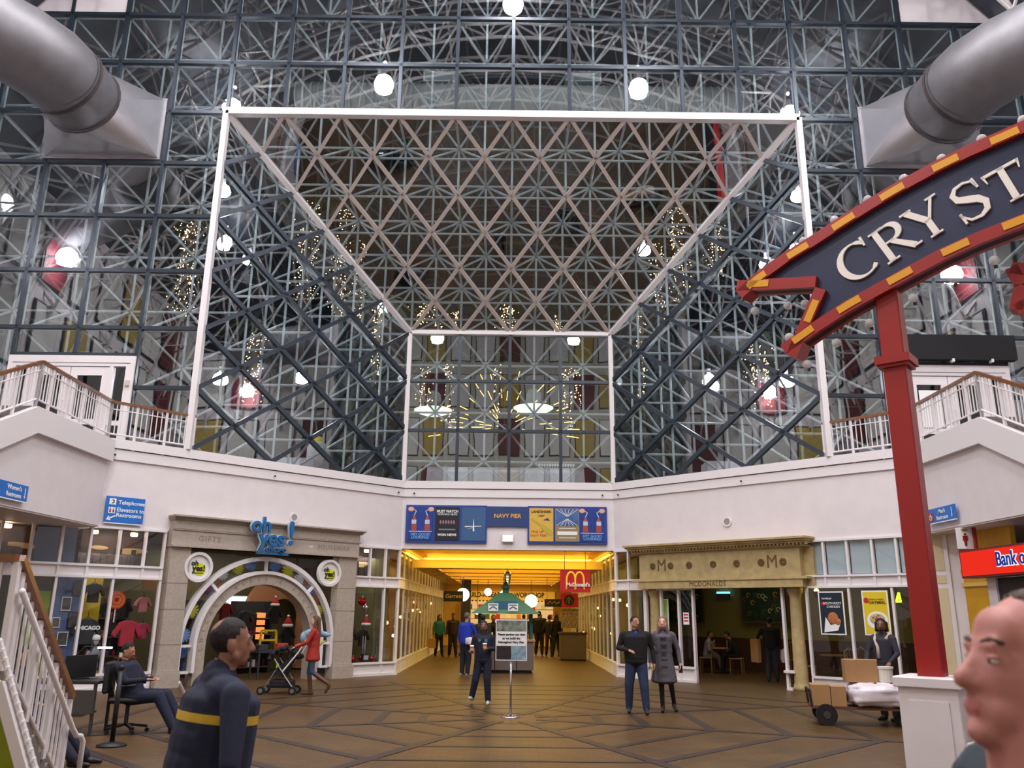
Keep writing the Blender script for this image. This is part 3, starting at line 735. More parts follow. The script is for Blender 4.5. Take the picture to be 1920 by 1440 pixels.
# lollipop
t = thing('lollipop', 'giant orange swirl lollipop in the left shop window', 'lollipop', WL(-7.95, .3, 1.6), RL)
for i in range(5): MB().ring((0, .35), .03+.035*i, .065+.035*i, -.03, .03, 0, 2*PI, 20).build('swirl', mat('candy%d' % (i % 2), (214, 120, 50) if i % 2 else (190, 60, 30), .4), t)
MB().tube([(0, 0, -.15), (0, 0, .2)], .015, 6).build('stick', printwhite, t)
# framed pictures on the blue display wall
for i, (x, z, w_, h) in enumerate(((-8.78, 2.2, .2, .34), (-8.98, 1.85, .2, .3), (-8.8, 1.5, .2, .36), (-8.96, 1.1, .22, .3), (-9.14, 1.45, .16, .22))):
    t = thing('framed_picture', ['dark framed picture highest on the blue display wall', 'pale framed picture in the middle of the blue display wall', 'large dark framed picture right on the blue display wall', 'white framed picture lowest on the blue display wall', 'small framed picture left on the blue display wall'][i], 'picture', WL(x, .43, z), RL, 'pictures on the blue display wall')
    fm = (darkgrey, printwhite, black, printwhite, printwhite)[i]
    MB().ring((0, 0), .7071*.88, .7071, -.02, .0, PI/4, PI/4+2*PI, 4).build('frame', fm, t).scale = (w_, 1, h)
    MB().box(-w_*.44, w_*.44, -.01, 0, -h*.44, h*.44).build('print', mat('photo_print', (96, 92, 88), .6, noise=.6, nscale=12), t)
# shelves with souvenirs seen through the arch and windows
def shelf_unit(x, y, label, n, w_=1.1, seed=0, h=2.0, glowing=False):
    t = thing('shelf_unit', label, 'shelf', WL(x, y, 0), RL, 'shelf units in the souvenir shop')
    MB().box(-w_/2, w_/2, .2, .25, 0, h).build('back_panel', darkgrey, t)
    for sx in (-1, 1): MB().box(*sorted((w_/2*sx, (w_/2-.04)*sx)), -.1, .2, 0, h).build('side_panel', darkgrey, t)
    rnd = random.Random(seed)
    pal = [(180, 40, 40), (230, 120, 40), (40, 90, 160), (210, 210, 215), (60, 120, 70), (220, 190, 60), (90, 60, 110), (30, 30, 34)]
    cn = ['red', 'orange', 'blue', 'pale grey', 'green', 'yellow', 'purple', 'black']
    for k in range(n):
        z = .15+k*(h-.2)/n
        MB().box(-w_/2+.04, w_/2-.04, -.1, .2, z, z+.03).build('shelf_board', mat('shelf_brown', (110, 84, 60), .6), t)
        xx = -w_/2+.12; ni = 0
        while xx < w_/2-.12:
            ci = rnd.randrange(8); rgb = pal[ci]; rnb = rnd.random(); ww = rnd.uniform(.09, .16); hh = rnd.uniform(.1, .2); q = WL(x+xx, y, z+.03)
            if rnb < .5: mb = MB().box(-ww*.42, ww*.42, -.06, .06, 0, hh)
            else: mb = MB().lathe([(ww*.3, 0), (ww*.42, .02), (ww*.4, hh*.6), (ww*.22, hh*.72), (ww*.25, hh)], 10)
            tag(mb.build('souvenir', mat('gift%d_%d_%d' % rgb, rgb, .5), None, loc=q, rotz=RL), '%s %s, %s from left on %s of %s' % (cn[ci], 'souvenir box' if rnb < .5 else 'souvenir cup', ORD[ni], ['bottom shelf', 'second shelf', 'third shelf', 'fourth shelf'][k], label.replace('souvenir shelf unit', 'unit')), 'souvenir', 'souvenirs on the shop shelves'); ni += 1
            xx += ww+.03
shelf_unit(-5.2, 2.6, 'souvenir shelf unit left behind the arch', 4, 1.2, 3); shelf_unit(-3.0, 3.0, 'souvenir shelf unit right behind the arch', 4, 1.2, 5); shelf_unit(-7.4, 2.2, 'souvenir shelf unit behind the coral hoodie', 4, 1.0, 9)
shelf_unit(-1.0, 1.7, 'souvenir shelf unit behind the right window', 3, .8, 11, 1.4)
# lit ceiling fixture and peach arch niche deep in the shop
t = thing('shop_luminaire', 'bright cool light panel deep inside the souvenir shop', 'light', WL(-2.7, 3.9, 2.0), RL)
MB().box(-.7, .7, 0, .06, -.12, .12).build('diffuser', glow('cool_panel', (210, 240, 240), 3), t); MB().box(-.75, .75, .06, .1, -.16, .16).build('housing', whitemetal, t)
tag(MB().ring((0, 0), .55, 1.3, -.1, .1, 0, PI, 20).box(-1.3, -.55, -.1, .1, -1.5, 0).box(.55, 1.3, -.1, .1, -1.5, 0).build('inner_arch', mat('peach_wall', (204, 140, 96), .7), None, loc=WL(-1.75, 3.5, 1.55), rotz=RL), 'peach coloured inner arch wall inside the souvenir shop', 'arch')
# dark garment racks and shirts behind the arch
for i, (x, y, z, rgb, lab) in enumerate(((-3.95, 1.7, 1.5, (46, 48, 56), 'charcoal shirt on the rack inside the arch, leftmost'), (-3.68, 1.85, 1.45, (34, 36, 42), 'black shirt on the rack inside the arch, second from left'), (-3.11, 1.6, 1.62, (20, 20, 24), 'black shirt high in the middle of the arch'), (-2.66, 1.6, 1.05, (26, 26, 32), 'black shirt with red santa hat inside the arch'), (-4.6, 1.6, 1.7, (120, 30, 30), 'dark red garment at the left inside the arch'))):
    shirt(x, y, z, .62, rgb, lab)
def santa_hat(p, label, s=1):
    t = thing('santa_hat', label, 'hat', p, 0, 'red hats in the souvenir shop')
    MB().lathe([(.11*s, .04*s), (.09*s, .12*s), (.03*s, .22*s), (0, .24*s)], 12).build('cone', mat('hat_red', (170, 24, 24), .8), t); MB().lathe([(.1*s, 0), (.13*s, .02*s), (.13*s, .05*s), (.1*s, .07*s)], 12).build('brim', printwhite, t); MB().ell((0, 0, .25*s), .03*s, 8, 6).build('pompom', printwhite, t)
santa_hat(WL(-3.11, 1.6, 1.87), 'red santa hat on the black shirt high in the arch'); santa_hat(WL(-2.66, 1.6, 1.3), 'red santa hat on the black shirt low in the arch', 1.2)
santa_hat(WL(-.68, .6, 1.35), 'red santa hat in the window right of the arch', 1.1); santa_hat(WL(-1.3, .7, 1.45), 'red santa hat beside the right stone pilaster')
# display table with boxes and a yellow frame
t = thing('display_table', 'grey display table with a dark cloth skirt behind the arch', 'table', WL(-3.5, .95, 0), RL)
MB().box(-.5, .5, -.25, .25, .66, .72).build('tabletop', darkgrey, t)
for a in (-.45, .45):
    for b_ in (-.21, .21): MB().box(a-.02, a+.02, b_-.02, b_+.02, 0, .66).build('leg', darkgrey, t)
tag(MB().box(-.15, .15, -.1, .1, 0, .17).build('gift_box', mat('gift_orange', (214, 70, 40), .6), None, loc=WL(-3.22, .9, .72), rotz=RL, bevel=.01), 'orange red gift box on the display table', 'box')
tag(MB().box(-.14, .14, -.1, .1, 0, .15).build('gift_box', darkgrey, None, loc=WL(-3.8, .9, .72), rotz=RL, bevel=.01), 'dark grey gift box on the display table', 'box')
t = thing('toy_taxi', 'yellow toy taxi front frame standing on the display table', 'toy', WL(-3.52, 1.1, .72), RL); ym = mat('taxi_yellow', (226, 196, 30), .5)
for a, b in (((-.25, 0), (-.22, .5)), ((.25, 0), (.22, .5)), ((-.22, .5), (.22, .5)), ((-.24, .25), (.24, .25))): MB().bar((a[0], 0, a[1]), (b[0], 0, b[1]), .05, .05, (0, 1, 0)).build('bar', ym, t)
# glowing orange cubes display
for i in range(4):
    tag(MB().box(-.1, .1, -.05, .05, 0, .13).build('lit_display', glow('orange_lit', (255, 140, 80), 1.6), None, loc=WL(-3.52, 1.58, .98+.19*i), rotz=RL), ['lowest', 'second lowest', 'second highest', 'highest'][i]+' of the stacked glowing orange displays in the arch', 'display')
# snowflakes hanging behind the fanlight
def snowflake(x, z, r, rgb, label):
    mb = MB()
    for k in range(6):
        a = PI*k/6; d = (math.cos(a)*r, math.sin(a)*r); mb.bar((-d[0], 0, -d[1]), (d[0], 0, d[1]), .045, .02, (0, 1, 0))
    mb.prism([(r*.45*math.cos(2*PI*i/12), r*.45*math.sin(2*PI*i/12)) for i in range(12)], -.012, .012)
    tag(mb.build('snowflake', mat('flake%d_%d_%d' % rgb, rgb, .6), None, loc=WL(x, .15, z), rotz=RL), label, 'snowflake', 'paper snowflakes in the fanlight')
B_, Y_, W_, P_ = (60, 110, 190), (190, 190, 40), (190, 196, 214), (120, 70, 130)
for x, z, r, c, lab in ((-5.98, 1.15, .16, (120, 160, 220), 'pale blue paper snowflake low at the left of the arch'), (-5.85, 1.75, .17, Y_, 'yellow paper snowflake at the left of the arch'), (-5.55, 2.25, .17, P_, 'purple paper snowflake below the left round sign'), (-5.15, 2.62, .15, W_, 'white paper snowflake left in the fanlight'), (-4.75, 2.78, .15, Y_, 'yellow paper snowflake left of the fanlight middle'), (-4.4, 2.88, .15, B_, 'blue paper snowflake left of the middle spoke'), (-3.7, 2.88, .15, B_, 'blue paper snowflake right of the middle spoke'), (-3.3, 2.78, .17, Y_, 'yellow paper snowflake right in the fanlight'), (-2.95, 2.55, .15, W_, 'white paper snowflake right in the fanlight'), (-2.6, 2.25, .16, B_, 'blue paper snowflake below the right round sign'), (-2.3, 1.75, .15, Y_, 'yellow paper snowflake low at the right of the arch'), (-5.98, .75, .12, B_, 'dark blue paper snowflake lowest at the left of the arch')):
    snowflake(x-.34, z, r, c, lab)
# ornaments in the right window
def ornament(x, y, z, r, m, label):
    t = thing('ball_ornament', label, 'ornament', WL(x, y, z), RL); MB().ell((0, 0, 0), r, 16, 10).build('ball', m, t, True); MB().lathe([(.03, r*.95), (.03, r+.05)], 8).build('cap', chrome, t); MB().tube([(0, 0, r), (0, 0, 3.5-z)], .004, 4).build('string', darkgrey, t)
ornament(-1.12, .25, 2.02, .12, mat('ornament_red', (170, 16, 20), .15, metal=.6), 'shiny red ball ornament in the window right of the arch'); ornament(-.88, .4, 1.85, .1, chrome, 'shiny silver ball ornament in the window right of the arch')
for i, (x, y, z, r) in enumerate(((-.95, .35, .5, .12), (-.62, .35, .48, .1), (-1.22, .4, .47, .1))):
    ornament(x, y, z-.04, r*.8, MATS['ornament_red'], ['red ornament ball on the window floor, middle', 'red ornament ball on the window floor near the corner', 'red ornament ball on the window floor by the pilaster'][i])
shirt(-1.2, .7, 1.1, .6, (36, 36, 42), 'dark jacket beside the right stone pilaster'); shirt(-.72, .7, 1.0, .6, (44, 36, 38), 'dark jacket under the red santa hat right of the arch')
for i, (x, z) in enumerate(((-.98, .55), (-.9, .42), (-.5, .5), (-.35, .62))):
    tag(MB().lathe([(.0, 0), (.03, .0), (.035, .35), (.02, .7), (0, .72)], 8).build('silver_tower', chrome, None, loc=WL(x, .3, .36), rotz=RL), ['tall silver tower figure leftmost in the right window', 'silver tower figure second in the right window', 'silver tower figure by the corner mullion', 'silver tower figure nearest the corridor'][i], 'figure')
tag(MB().box(-.1, .1, -.05, .05, 0, .2).box(-.08, .08, -.055, -.05, .05, .17, 1).build('clock_box', [black, mat('screen_pale', (150, 160, 176), .4)], None, loc=WL(-.95, .2, .38), rotz=RL), 'small dark box with pale screen in the right window', 'box')
light('AREA', WL(-4.1, 2.0, 3.45), 60, (1, .93, .82), 4.5, None, 2.0); light('AREA', WL(-8.2, 1.0, 3.0), 18, (1, .9, .75), 1.5); light('AREA', WL(-.8, .9, 3.3), 14, (1, .95, .9), .8); light('AREA', WL(-8.2, .35, 3.5), 5, (1, .85, .6), .6)
# ceiling spots over the murals
for ks, x in enumerate((-11.0, -10.4, -8.6, -7.7, -.95)):
    tag(MB().lathe([(0, 0), (.07, 0), (.08, .02), (.08, .08)], 12).build('spot_lamp', glow('spot_glow', (255, 214, 160), 12), None, loc=WL(x, .4, 3.42)), 'small glowing ceiling spot over the skyline murals, %s from left' % ORD[ks], 'lamp', 'spots over the murals')
# ================================================================== restaurant front on the right
rs = mat('sand_stone', (190, 168, 118), .75, noise=.28, nscale=5, bump=.1)
rp_ = thing('restaurant_portal', 'sandstone coloured entablature and columns of the restaurant front', 'portal', WR(0, 0), RR)
MB().box(1.05, 5.98, -.28, .15, 2.44, 2.66).build('architrave', rs, rp_); MB().box(1.08, 5.95, -.26, .15, 2.70, 3.42).build('frieze', rs, rp_)
MB().prism([(5.95, 2.44), (6.2, 2.44), (6.2, 3.42), (5.95, 3.42)], -.05, .15).build('frieze_return', rs, rp_)
mb = MB()
for z0, z1, o in ((2.64, 2.70, .31), (3.42, 3.46, .34), (3.5, 3.55, .44), (3.55, 3.60, .5), (3.60, 3.65, .56)): mb.box(1.1-o*.7, 5.95+o*.55, -o, .15, z0, z1)
mb.build('cornice', rs, rp_)
for i in range(52): MB().box(.9+i*.103, .95+i*.103, -.41, -.3, 3.46, 3.5).build('dentil', rs, rp_)
engb = mat('engraved_brown', (104, 84, 48), .9)
for x in (1.85, 5.2):
    text('lettering', 'M', .46, engb, rp_, (x, -.265, 3.06), ext=.004, sx=.9)
for x in (1.55, 2.15, 2.75, 3.5, 4.2, 4.9, 5.5):
    mb = MB().ring((0, 0), .06, .09, -.02, .01, 0, 2*PI, 16)
    for k in range(5): mb.ell((.045*math.cos(2*PI*k/5), -.01, .045*math.sin(2*PI*k/5)), (.03, .02, .03), 6, 4)
    mb.build('rosette', engb, rp_, loc=(x, -.265, 3.06))
text('lettering', 'MCDONALDS', .17, engb, rp_, (3.3, -.285, 2.55), space=1.1)
for x in (1.35, 5.58):
    c = MB().lathe([(.2, 0), (.2, .08), (.185, .12), (.17, .2), (.155, 1.3), (.14, 2.2), (.15, 2.24), (.17, 2.3), (.2, 2.36), (.2, 2.44)], 20).build('column', rs, rp_, True, loc=(x, .08, 0))
for i, (x0, x1) in enumerate(((5.27, 5.42),)): MB().box(x0, x1, -.1, .1, 0, .06).box(x0-.04, x1+.1, -.12, .1, .4, .46).build('post_foot', whitemetal, rp_)
shop_box(WR, RR, -3.0, 9.0, 6.5, mat('restaurant_olive', (150, 136, 66), .8, noise=.1), ('wall_restaurant_back', 'ceiling_restaurant', 'wall_restaurant_far', 'wall_restaurant_near'), 'restaurant', 4.6)
tag(MB().box(-2.8, 8.8, 6.35, 6.48, 0, 1.0).build('trim_7', mat('wainscot_brown', (84, 46, 26), .6), None, loc=WR(0, 0), rotz=RR), 'dark brown wainscot along the restaurant back wall', 'trim', kind='structure')
light('AREA', WR(2.6, 3.4, 3.4), 30, (1, .88, .62), 3, None, 3); light('AREA', WR(7.3, 1.8, 3.4), 9, (1, .85, .6), 1.5)
def painting(x, w_, h, z, label, seed):
    t = thing('painting', label, 'painting', WR(x, 6.2, z), RR)
    MB().ring((0, 0), .7071*.93, .7071, -.04, .03, PI/4, PI/4+2*PI, 4).build('frame', mat('frame_brown', (96, 66, 36), .5), t).scale = (w_, 1, h)
    MB().box(-w_*.47, w_*.47, -.02, .02, -h*.47, h*.47).build('canvas', mat('canvas_green', (40, 66, 40), .7, noise=.6, nscale=5), t)
    rnd = random.Random(seed)
    for i in range(16):
        c = [(180, 150, 60), (60, 110, 60), (150, 70, 40), (190, 190, 150)][i % 4]
        MB().ring((0, 0), .05, .08, -.03, -.015, 0, 2*PI*.8, 10).build('curl', mat('daub%d' % (i % 4), c, .7), t, loc=(rnd.uniform(-.4, .4)*w_, -.0, rnd.uniform(-.42, .42)*h))
xa, za = SR(1285, 1135, 6.2); xb, zb = SR(1434, 1133, 6.2)
painting(xa, 1.5, 1.2, za, 'tall dark green abstract painting behind the restaurant screen', 4); painting(xb, 1.75, 1.2, zb, 'wide green and orange abstract painting in the restaurant', 6)
t = thing('insect_lamp', 'wall lamp with a blue tube in the restaurant', 'lamp', WR(SR(1352, 1113, 6.2)[0], 6.3, SR(1352, 1113, 6.2)[1]), RR); MB().box(-.24, .24, 0, .1, 0, .07).build('tube', glow('blue_tube', (110, 190, 255), 2.5), t); MB().box(-.24, .24, -.02, .1, -.2, 0).build('housing', mat('housing_grey', (90, 86, 80), .6), t)
for i, x in enumerate((4.1, 2.9, 6.6)): tag(MB().lathe([(0, 0), (.08, 0), (.09, .03), (.09, .06)], 12).build('ceiling_spot', glow('spot_glow2', (255, 220, 170), 8), None, loc=WR(x, .9, 3.5)), ['round ceiling spot over the restaurant doorway', 'round ceiling spot behind the restaurant screen', 'round ceiling spot behind the posters'][i], 'lamp')
t = thing('wall_sconce', 'yellow wall sconce beside the right restaurant column', 'lamp', WR(6.02, .35, 2.3), RR); MB().lathe([(.02, -.12), (.07, -.05), (.1, .05)], 12).build('shade', mat('sconce_red', (120, 50, 30), .5), t); MB().ell((0, 0, .06), .06, 10, 6).build('bulb', glow('sconce_bulb', (255, 220, 90), 12), t); MB().box(-.03, .03, 0, .2, -.06, 0).build('arm', darkgrey, t); light('POINT', (0, 0, .15), 4, (1, .8, .3), .05, parent=t)
# posters behind the glass
def poster(x, z, w_, h, m, label, y=-.1):
    t = thing('poster', label, 'poster', WR(x, y, z), RR); MB().box(-w_/2, w_/2, 0, .02, -h/2, h/2).build('border', printwhite, t); MB().box(-w_/2+.03, w_/2-.03, -.004, 0, -h/2+.03, h/2-.03).build('print', m, t); return t
t = poster(6.57, 1.83, .62, 1.0, mat('poster_teal', (14, 34, 46), .5), 'dark teal food poster with a wrap beside the column')
text('lettering', 'SOUTHWEST', .075, printwhite, t, (.03, -.008, .22)); text('lettering', 'CHICKEN', .075, printwhite, t, (.05, -.008, .14)); text('lettering', 'McWRAP', .06, printwhite, t, (-.1, -.008, .33)); MB().box(-.24, -.15, -.01, -.004, .18, .25).build('red_tag', mat('tag_red', (190, 30, 40), .5), t)
MB().prism([(-.22, -.45), (.12, -.4), (.2, -.22), (-.05, -.28), (-.16, -.1)], -.012, -.004).build('paper_wrap', printwhite, t); MB().ell((.02, -.01, -.12), (.13, .02, .14), 10, 6).ell((.13, -.01, -.2), (.08, .02, .08), 10, 6).build('food', mat('food_orange', (196, 120, 70), .7, noise=.4, nscale=30), t)
t = poster(7.62, 1.84, .6, 1.0, mat('poster_yellow', (222, 196, 30), .5), 'yellow food poster with a bowl of oatmeal')
text('lettering', 'FRUIT & MAPLE', .05, mat('poster_brown', (96, 60, 20), .5), t, (.04, -.008, .3)); text('lettering', 'OATMEAL', .085, MATS['poster_brown'], t, (.05, -.008, .23), bold=.003)
MB().prism([(-.2+.06*math.cos(2*PI*i/16), .28+.06*math.sin(2*PI*i/16)) for i in range(16)], -.012, -.004).build('red_dot', mat('tag_red', (190, 30, 40), .5), t)
MB().prism([(.02+.24*math.cos(2*PI*i/24), -.17+.2*math.sin(2*PI*i/24)) for i in range(24)], -.01, -.004).build('bowl', printwhite, t); MB().ell((.02, -.01, -.14), (.18, .015, .13), 12, 6).build('oatmeal', mat('oat', (214, 196, 150), .8, noise=.5, nscale=25), t)
for k in range(12): MB().ell((.02+.12*math.cos(k*2.4)*(k/12), -.022, -.14+.09*math.sin(k*2.4)*(k/12)), (.022, .01, .02), 6, 4).build('fruit', mat('fruit_red', (150, 50, 40), .6), t)
t = poster(1.52, 1.75, .5, .85, mat('poster_lime', (150, 180, 60), .6), 'pale green poster behind the left restaurant column', .1); MB().ell((.05, -.01, -.1), (.14, .01, .2), 10, 6).build('cup_print', mat('cup_grey', (170, 170, 170), .6), t); MB().box(-.2, .0, -.01, -.004, .24, .34).build('print_block', printblack, t)
tag(MB().box(-.09, .09, 0, .01, -.16, .16).box(-.07, .07, -.004, 0, .08, .12, 1).box(-.07, .07, -.004, 0, .0, .04, 1).box(-.07, .07, -.004, 0, -.08, -.04, 1).build('notice', [printwhite, mat('tag_red', (190, 30, 40), .5)], None, loc=WR(2.42, -.02, 1.65), rotz=RR), 'white notice with red lines on the restaurant screen', 'notice')
tag(MB().bar((-.05, 0, -.12), (.03, 0, .1), .05, .02, (0, 1, 0)).bar((.05, 0, -.1), (.03, 0, .1), .04, .02, (0, 1, 0)).bar((-.06, 0, -.1), (.07, 0, -.1), .04, .02, (0, 1, 0)).build('neon_sign', glow('neon_lime', (200, 255, 40), 3), None, loc=WR(8.0, .3, 2.2), rotz=RR), 'small lime neon shape right of the oatmeal poster', 'sign')
# cream panelled end piece and the yellow recess
cp = mat('cream_panel', (212, 196, 156), .6)
t = thing('wall_cream', 'cream panelled wall strip between the posters and the yellow recess', 'wall', WR(0, 0), RR, kind='structure')
MB().box(8.78, 9.9, .0, .1, 0, 3.56).build('backing', whitemetal, t)
for z0, z1 in ((2.76, 3.5), (2.48, 2.66), (.42, 2.38)): MB().box(8.86, 9.2, -.012, 0, z0, z1).build('panel', cp, t)
for x in (8.78, 9.26): MB().box(x-.03, x+.05, -.05, .05, 0, 3.56).build('post', whitemetal, t)
yw = mat('yellow_wall', (214, 160, 20), .55, noise=.08)
tag(MB().box(9.95, 10.05, 16.6, 18.55, 0, 3.57).build('wall_yellow', yw), 'yellow wall of the restroom recess', 'wall', kind='structure')
tag(MB().box(9.36, 9.95, 16.3, 16.6, 0, 3.0).build('wall_pier_right', white), 'white pier beside the yellow recess', 'wall', kind='structure')
for z in (2.44, 2.72): tag(MB().box(9.9, 9.955, 16.6, 18.55, z-.04, z+.04).build('trim_%d' % (8 if z < 2.5 else 9), mat('pale_yellow', (236, 200, 110), .6)), 'pale band across the yellow wall, %s' % ('lower' if z < 2.5 else 'upper'), 'trim', kind='structure')
tag(MB().box(9.4, 11, 9, 16.3, 0, 2.5).build('wall_bank', mat('dark_recess', (40, 38, 48), .6)), 'dark shop wall below the red bank sign', 'wall', kind='structure')
t = thing('fire_alarm', 'small red fire alarm on the yellow wall', 'alarm', (9.94, 17.0, 1.95)); MB().box(-.05, 0, -.06, .06, -.08, .08).build('housing', red, t); MB().box(-.06, -.05, -.03, .03, -.02, .03).build('strobe', printwhite, t)
# bank sign: long red lit box on the right
t = thing('bank_sign', 'long red illuminated sign box with blue lettering at the right', 'sign', (9.22, 17.0, 2.78), -PI/2)
MB().box(0, 4.5, -.12, .14, -.27, .27).build('case', mat('maroon_case', (110, 20, 24), .5), t); MB().box(.05, 4.45, -.13, -.12, -.23, .23).build('face', glow('sign_red_lit', (255, 52, 36), 1.0), t)
for nm, bo, m, dy in (('letter_outline', .022, glow('letter_lit', (250, 246, 250), 1.1), -.14), ('lettering', .004, glow('letter_blue_lit', (36, 60, 160), .9), -.15)): text(nm, 'Bank of', .36, m, t, (1.3, dy, .02), ext=.006, align='LEFT', bold=bo, sx=.9)
# men's sign hanging and blue signs
t = thing('restroom_sign', "white hanging sign with a red man figure by the yellow recess", 'sign', (9.42, 17.2, 3.34)); t.scale = (.72, 1, .66)
MB().box(-.3, .14, -.02, .02, -.35, .3).build('panel', printwhite, t); MB().box(.14, .2, -.1, .1, -.42, .36).build('bracket', red, t); MB().box(-.3, .14, -.025, .025, -.4, -.35).build('red_edge', red, t)
MB().ell((-.08, -.03, .1), (.035, .01, .035), 8, 6).prism([(-.15, .05), (-.01, .05), (-.01, -.1), (-.04, -.1), (-.05, -.26), (-.11, -.26), (-.12, -.1), (-.15, -.1)], -.03, -.02).build('man_figure', red, t); text('lettering', 'MEN', .09, red, t, (-.08, -.024, .22))
def blue_sign(name, label, loc, rz, w_, h, rows, icon):
    t = thing(name, label, 'sign', loc, rz); MB().box(-w_/2, w_/2, -.03, 0, -h/2, h/2).build('panel', signblue, t); MB().box(-w_/2, w_/2, -.032, 0, -h/2-.02, -h/2).build('edge', printwhite, t)
    for s_, sz, x, z, al in rows: text('lettering', s_, sz, printwhite, t, (x, -.034, z), align=al, bold=.002, ext=.002)
    icon(t); return t
def arrow(t, a, b, s=.05):
    a = Vector((a[0], -.036, a[1])); b = Vector((b[0], -.036, b[1])); d = (b-a).normalized(); n = Vector((d.z, 0, -d.x))
    MB().bar(a, b-d*s, s*.5, .006, (0, 1, 0)).build('arrow', printwhite, t); p = b-d*s*1.5; MB().prism([(q.x, q.z) for q in (b, p+n*s, p-n*s)], -.039, -.033).build('arrow_head', printwhite, t)
def ic1(t):
    for z in (.18, -.02):
        MB().box(-.37, -.22, -.036, -.03, z-.07, z+.07).build('icon_plate', printwhite, t)
        if z > 0: MB().tube([(-.31, -.037, z+.04), (-.27, -.037, z+.02), (-.27, -.037, z-.02), (-.31, -.037, z-.04)], .012, 5).build('icon', printblack, t)
        else:
            for x in (-.33, -.26): MB().ell((x, -.037, z+.035), (.015, .003, .015), 6, 4).box(x-.02, x+.02, -.038, -.036, z-.05, z+.015).build('icon', mat('icon_red', (150, 50, 40), .5), t)
    arrow(t, (-.2, -.14), (-.4, -.24), .06); MB().ell((.36, -.032, -.24), (.03, .006, .02), 8, 4).build('emblem', mat('icon_red', (150, 50, 40), .5), t)
blue_sign('direction_sign', 'blue sign pointing to telephones and elevators, high on the left wall', WL(-8.17, -.06, 3.96), RL, .88, .6, [('Telephones', .13, -.17, .17, 'LEFT'), ('Elevators to', .13, -.19, .0, 'LEFT'), ('Restrooms', .13, -.19, -.12, 'LEFT')], ic1)
blue_sign('direction_sign', "blue women's restroom sign at the left picture edge", (-9.24, 15.2, 3.85), PI/2, 1.5, .3, [("Women's", .12, .3, .06, 'CENTER'), ('Restroom', .12, .3, -.07, 'CENTER')], lambda t: arrow(t, (.65, .1), (.65, -.1), .03))
def ic3(t):
    MB().box(-.52, -.28, -.036, -.03, -.12, .06).build('icon_plate', mat('icon_red', (150, 50, 40), .5), t); MB().ring((-.4, -.04), .04, .055, -.04, -.036, 0, 2*PI, 12).bar((-.4, -.038, .04), (-.4, -.038, -.02), .02, .004, (0, 1, 0)).build('wheelchair_icon', printwhite, t); arrow(t, (.48, .1), (.48, -.1), .03)
blue_sign('direction_sign', "blue men's restroom sign on the right stair wall", (9.22, 17.72, 3.87), -PI/2, 1.2, .3, [("Men's", .12, .08, .06, 'CENTER'), ('Restroom', .12, .08, -.07, 'CENTER')], ic3)
for W, r_, x, nm in ((WL, RL, -3.69, 'left'), (WR, RR, 3.85, 'right')):
    t = thing('wall_speaker', 'round grey speaker on the white %s wall' % nm, 'speaker', W(x, -.02, 4.18), r_); MB().ring((0, 0), .09, .13, -.02, .02, 0, 2*PI, 24).build('rim', whitemetal, t); MB().prism([(.09*math.cos(2*PI*i/20), .09*math.sin(2*PI*i/20)) for i in range(20)], -.01, .02).build('grille', mat('grille_grey', (150, 146, 146), .8), t)
# ================================================================== the corridor
gold = goldwall
for sx, nm in ((-1, 'left'), (1, 'right')):
    W = (lambda a, b, z=0, sx=sx: Vector((sx*(3.2+b), 25.29+a, z)))
    t = thing('window_%d' % (11 if sx < 0 else 12), 'close-set white mullioned glazing along the %s corridor wall' % nm, 'window', (0, 0, 0), kind='structure')
    X0 = 3.2*sx
    ys = [25.35+1.15*i for i in range(16)]
    for a, b in zip(ys[:-1], ys[1:]):
        for z0, z1 in ((.36, 2.44), (2.72, 3.5)): MB().box(*sorted((X0+.02*sx, X0+.03*sx)), a+.03, b-.03, z0, z1).build('pane', shopglass, t)
        MB().box(*sorted((X0, X0+.03*sx)), a, b, 2.46, 2.7).build('spandrel_panel', whitemetal, t); MB().box(*sorted((X0, X0+.03*sx)), a, b, .06, .34).build('spandrel_panel', whitemetal, t)
    for y in ys: MB().box(*sorted((X0-.012*sx, X0+.04*sx)), y-.03, y+.03, 0, 3.5).build('mullion', whitemetal, t)
    for z in (.0, .33, 2.42, 2.69, 3.48): MB().box(*sorted((X0-.02*sx, X0+.06*sx)), 25.3, ys[-1], z, z+.05).build('rail', whitemetal, t)
    tag(MB().box(*sorted((X0+.9*sx, X0+1.0*sx)), 26.8, 43, 0, 3.5).build('wall_corridor_%s' % nm, mat('shop_dim_%s' % nm, (150, 120, 70) if sx < 0 else (130, 124, 80), .8, noise=.5, nscale=1.5)), 'dim shop wall behind the %s corridor glazing' % nm, 'wall', kind='structure')
    # lit things in the shop windows
    rnd = random.Random(4+sx)
    for i in range(9):
        y = 26.2+1.6*i+.8*rnd.random(); q = Vector((X0+sx*(.25+.4*rnd.random()), y, .9+rnd.random()*1.4))
        tag(MB().ell((0, 0, 0), .05, 8, 6).tube([(0, 0, .04), (0, 0, 3.57-q.z)], .006, 4, k=1).build('window_bulb', [glow('corr_bulb', (255, 190, 110), 9), darkgrey], None, loc=q), 'small glowing bulb in the %s corridor windows, %s from the corridor mouth' % (nm, ORD[i]), 'bulb', 'bulbs along the %s corridor windows' % nm)
    light('AREA', (X0+.5*sx, 34, 3.3), 45, (1, .7, .22), .5, None, 12)
